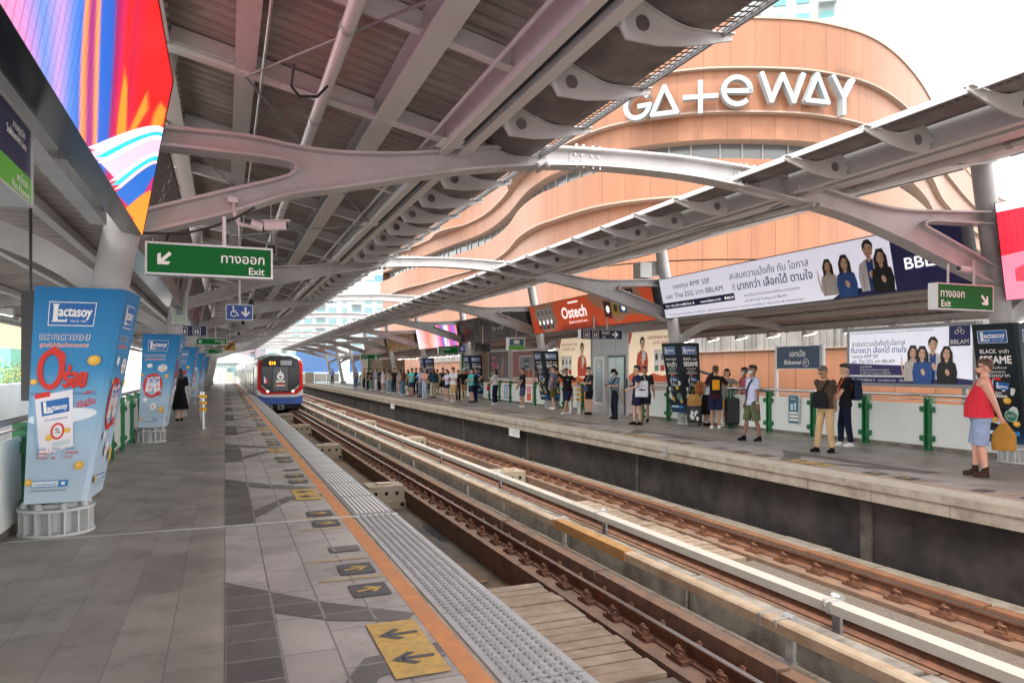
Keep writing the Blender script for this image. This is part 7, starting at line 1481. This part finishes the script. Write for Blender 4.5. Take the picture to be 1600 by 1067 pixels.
p = crowd(737, 620, 1.65, 60, 'person in turquoise shirt and dark shorts beside the navy column wrap', skin='l', topc=C('turq', '#4FB3B4'), botc=C('navy_dark', '#1B2138'), legt=.8, shoec=SK, arms=('phone', 'tote')); backpack(p, 'dark blue backpack on the person in turquoise shirt by the navy wrap', C('bag_navy', '#202B40'), .68, .12)
crowd(744, 617, 1.72, 110, 'person in blue shirt with backpack close behind the turquoise shirt by the navy wrap', skin='m', topc=C('mid_blue', '#5C7C9C'), bottom='trousers', botc=NAVY, legt=1.95, shoec=SK)
crowd(725, 625, 1.66, 165, 'woman in white cap, black top and beige shorts seen from behind', skin='l', topc=C('black_top', '#181B24'), botc=C('beige_shorts', '#B4946C'), legt=.7, shoec=C('pinkshoe', '#C89A8C'), arms=('phone', 'down'), extras=(('cap', C('cap_white', '#E4E4E4'), 1),))
crowd(716, 618, 1.6, 30, 'person in dark red top between the white shirt and the white cap', skin='m', topc=C('dark_red', '#7A3238'), bottom='trousers', botc=BLK, legt=1.95, shoec=SK, arms=('phone', 'phone'))
p = crowd(709, 622, 1.72, 40, 'man in white shirt and wide khaki shorts looking at phone', skin='l', topc=C('white_tee', '#DDDDE6'), sleeve=.8, botc=KHAK, legt=1.0, shoec=SW, arms=('phone', 'phone'), head=(0, 20), w=1.1); phone_in(p, 0, 'phone of the man in white shirt and khaki shorts'); backpack(p, 'black backpack on the man in white shirt and khaki shorts', BLK, .69, .12)
crowd(699, 621, 1.62, 55, 'young person in lavender white shirt and dark shorts with phone', skin='l', topc=C('lavender', '#CFC8E2'), botc=C('dark_short', '#2A2A38'), legt=.5, shoec=SW, arms=('phone', 'phone'), head=(0, 15), hairlen=.04)
crowd(692, 619, 1.72, 35, 'person in dark top with bare arms behind the lavender shirt', skin='l', topc=C('charcoal2', '#2B2A30'), sleeve=.3, botc=BLK, legt=.6, shoec=SW, arms=('phone', 'chest'))
p = crowd(677, 622, 1.68, 150, 'woman with long brown hair, navy top and striped cream trousers', skin='l', hair='b', hairlen=.2, topc=C('teal_navy', '#274256'), sleeve=1.3, hem=.52, bottom='wide', botc=C('stripe_cream', '#C4BCAC'), legt=1.97, shoec=SK, arms=('phone', 'phone')); backpack(p, 'teal blue backpack on the woman with striped cream trousers', C('bag_teal', '#27485E'), .66, .115)
crowd(683, 617, 1.62, 30, 'person in olive shirt and tan shorts behind the striped trousers woman', skin='m', topc=C('olive_tee', '#7A7C5C'), botc=C('tan_short', '#A88A60'), legt=.8, shoec=SW)
crowd(664, 615, 1.67, 40, 'woman in white cap, pink top and pale wide jeans', skin='l', hair='k', hairlen=.1, topc=C('salmon', '#DFA290'), sleeve=.4, hem=.55, bottom='wide', botc=C('pale_jeans', '#A2B2C2'), legt=1.97, shoec=SW, arms=('phone', 'phone'), extras=(('cap', C('cap_white', '#E4E4E4')),))
crowd(657, 612, 1.73, 60, 'man in light blue shirt and grey trousers next to the pink top', skin='m', topc=C('light_blue', '#9CB0D8'), sleeve=1.6, bottom='trousers', botc=C('grey_trs', '#6E7280'), legt=1.95, shoec=SK, arms=('front', 'phone'))
crowd(650, 611, 1.72, 20, 'man in all dark navy clothes between light blue and turquoise shirts', skin='m', topc=C('dark_navy2', '#191C2C'), sleeve=1.5, bottom='trousers', botc=BLK, legt=1.95, shoec=SK)
crowd(643.5, 615, 1.7, 50, 'man in bright turquoise shirt and maroon edged navy shorts', skin='m', topc=C('turq2', '#4DBDB6'), botc=C('navy_short3', '#232A48'), legt=.75, shoec=C('redshoe', '#B0503E'), arms=('phone', 'phone'))
crowd(637, 613, 1.6, 70, 'person with dark bob hair and patterned green top left of turquoise shirt', skin='l', hairlen=.05, topc=cloth('green_pattern', srgb('#5A6248'), .5), botc=BLK, legt=.6, shoec=SW)
crowd(630, 613, 1.64, 140, 'woman with long brown hair, blue jeans and bare shoulders', skin='l', hair='b', hairlen=.2, topc=C('brown_top', '#6E5648'), sleeve=.2, hem=.55, bottom='wide', botc=C('mid_jeans', '#5E86A0'), legt=1.97, shoec=SW)
crowd(625, 612, 1.66, 100, 'woman in grey white shirt and short black shorts', skin='l', hair='k', hairlen=.06, topc=C('greywhite', '#B9BCC0'), botc=BLK, legt=.4, shoec=SW, arms=('phone', 'fold'))
crowd(616, 609, 1.7, 40, 'person in black clothes with light skin standing left of the black shorts woman', skin='l', topc=BLK, sleeve=.5, bottom='trousers', botc=C('navy_trs', '#1E2436'), legt=1.95, shoec=SW)
crowd(608, 610, 1.66, 160, 'woman with brown hair, beige top and light jeans', skin='l', hair='b', hairlen=.08, topc=C('beige_top', '#B8A898'), sleeve=.8, hem=.55, bottom='trousers', botc=C('light_jeans', '#7E98B0'), legt=1.97, shoec=SW, arms=('hip', 'hip'))
crowd(599, 612, 1.68, 100, 'woman in short white dress with long black hair', skin='l', hair='k', hairlen=.2, topc=C('white_dress', '#DEDEE4'), sleeve=.8, hem=.44, bottom='skirt', botc=C('white_dress', '#DEDEE4'), legt=.38, shoec=SW, arms=('front', 'phone'))
crowd(593, 606, 1.66, 60, 'person in dark blue clothes behind the white dress', skin='m', topc=C('ink', '#20263C'), bottom='trousers', botc=NAVY, legt=1.95, shoec=SK)
crowd(588, 608.5, 1.66, 70, 'woman in blue floral shirt and white trousers', skin='l', hair='k', hairlen=.05, topc=cloth('blue_floral', srgb('#8FA8C0'), .35), sleeve=1.2, bottom='wide', botc=C('white_trs', '#CACCCC'), legt=1.95, shoec=SW, arms=('phone', 'phone'))
crowd(580, 606, 1.68, 75, 'person in black shirt and grey trousers with white bag', skin='l', topc=C('black_shirt3', '#1A1B20'), bottom='trousers', botc=C('grey_trs2', '#82868E'), legt=1.95, shoec=SW, arms=('front', 'phone'))
crowd(574.5, 603, 1.7, 80, 'person in dark jacket just right of the olive topped person', skin='l', topc=C('dark_jkt', '#24262E'), sleeve=1.8, bottom='trousers', botc=NAVY, legt=1.95, shoec=SK)
crowd(569, 604, 1.72, 70, 'person in olive beige top and navy trousers near the crowd left end', skin='l', hair='b', topc=C('olive_beige', '#8A8268'), sleeve=1.2, bottom='wide', botc=NAVY, legt=1.95, shoec=SW, arms=('phone', 'phone'))
crowd(556, 601, 1.68, 30, 'person in grey top and blue jeans, last one left of the crowd', skin='l', topc=C('grey_top', '#6C7078'), sleeve=1.2, bottom='trousers', botc=C('blue_jeans', '#3A5A94'), legt=1.95, shoec=SW, arms=('phone', 'down'))
person(519.5, 600, 1.74, 20, 'lone guard in light blue shirt and dark trousers at the far platform end', 'm', 'k', 0, topc=C('guard_blue', '#6A94C8'), sleeve=1.4, bottom='trousers', botc=BLK, legt=1.95, shoec=SK, arms=('phone', 'strap'))
p = person(281, 658, 1.64, 168, 'woman in long black dress walking away on the left platform', 'l', 'k', .1, topc=C('black_dress', '#111115'), sleeve=.8, hem=.5, bottom='skirt', botc=C('black_dress', '#111115'), legt=.22, shoec=SK, arms=('phone', 'down'), near=True, feet=((.045, .05, 5), (-.045, -.04, -5)))
bake()
# ---------------------------------------------------------------- services under the roofs
def conduit(lab, pts, r, m=None):
    b = MB(); b.use(m or GALV); b.path([Vector(q) for q in pts], r, 7); b.build('conduit', label=lab, cat='conduit')
zr = zroof
conduit('thin grey conduit clipped along the left roof purlin beside the drain pipe', [(.36, Y0, zr(.36) - .26), (.36, Y1, zr(.36) - .26)], .016)
conduit('pair of thin pale pipes along the left roof near the gutter, upper one', [(2.2, Y0, zr(2.2) - .2), (2.2, Y1, zr(2.2) - .2)], .02, PURL)
conduit('black cable looping from the left roof beam beside the drain pipe', [(.62, 7.2, 4.55), (.6, 7.25, 4.35), (.68, 7.3, 4.28), (.85, 7.3, 4.3), (.95, 7.3, 4.42)], .014, BLACK)
conduit('dark cable sagging under the lower arm of the nearest arch', [(-.85, 8.12, 2.98), (-.4, 8.12, 3.0), (-.1, 8.12, 3.1), (.1, 8.12, 3.2), (.3, 8.12, 3.33)], .013, BLACK)
conduit('thin black hanger rod beside the nearest blue advert column', [(-1.62, 7.6, 2.3), (-1.62, 7.6, 4.7)], .013, BLACK)
for k in range(4):
    y = 12.2 + 9.6 * k
    t = thing('loudspeaker', (.7, y, 3.55), label='grey loudspeaker hanging under the left roof, ' + ('closest of its row', 'second of its row', 'third of its row', 'farthest of its row')[k], cat='loudspeaker', group='loudspeakers under the left roof')
    b = MB(); b.use(STEEL_D); b.prism([(-.09, -.1), (.09, -.1), (.06, .1), (-.06, .1)], lambda a, z, q: (a, q, z), -.07, .07); b.build('box', t); b = MB(); b.use(BLACK); b.box(-.06, .06, -.076, -.0705, -.08, .05); b.build('grille', t); b = MB(); b.use(STEEL_D); b.tube((0, 0, .1), (0, 0, 1.0), .012, n=6); b.build('hanger', t)
WEAR = mat('worn_sticker', (.2, .17, .12), .8, var=.3, scale=30)
LIT = [mat('litter_paper', (.5, .5, .48), .8), mat('litter_leaf', (.2, .12, .05), .8)]
q = random.Random(12)
for k in range(26):
    near = k % 2; x = q.uniform(2.95, 3.75) if near else q.uniform(7.95, 8.5); y = q.uniform(9, 26); z = -1.49 if near else -1.12
    b = MB(); b.use(LIT[k % 2]); a = q.uniform(0, 6.28); s = q.uniform(.03, .08); c, d = math.cos(a) * s, math.sin(a) * s
    b.add([(x - c, y - d, z), (x + d, y - c, z + s * .5), (x + c, y + d, z + .01), (x - d, y + c, z + s * .4)], [(0, 1, 2), (0, 2, 3)]); b.build('litter', label='small scrap of litter lying ' + ('between the near rails' if near else 'on the slabs by the dark platform wall'), cat='litter', group='litter scraps on the track bed' if near else 'litter scraps by the platform wall', fix=False)
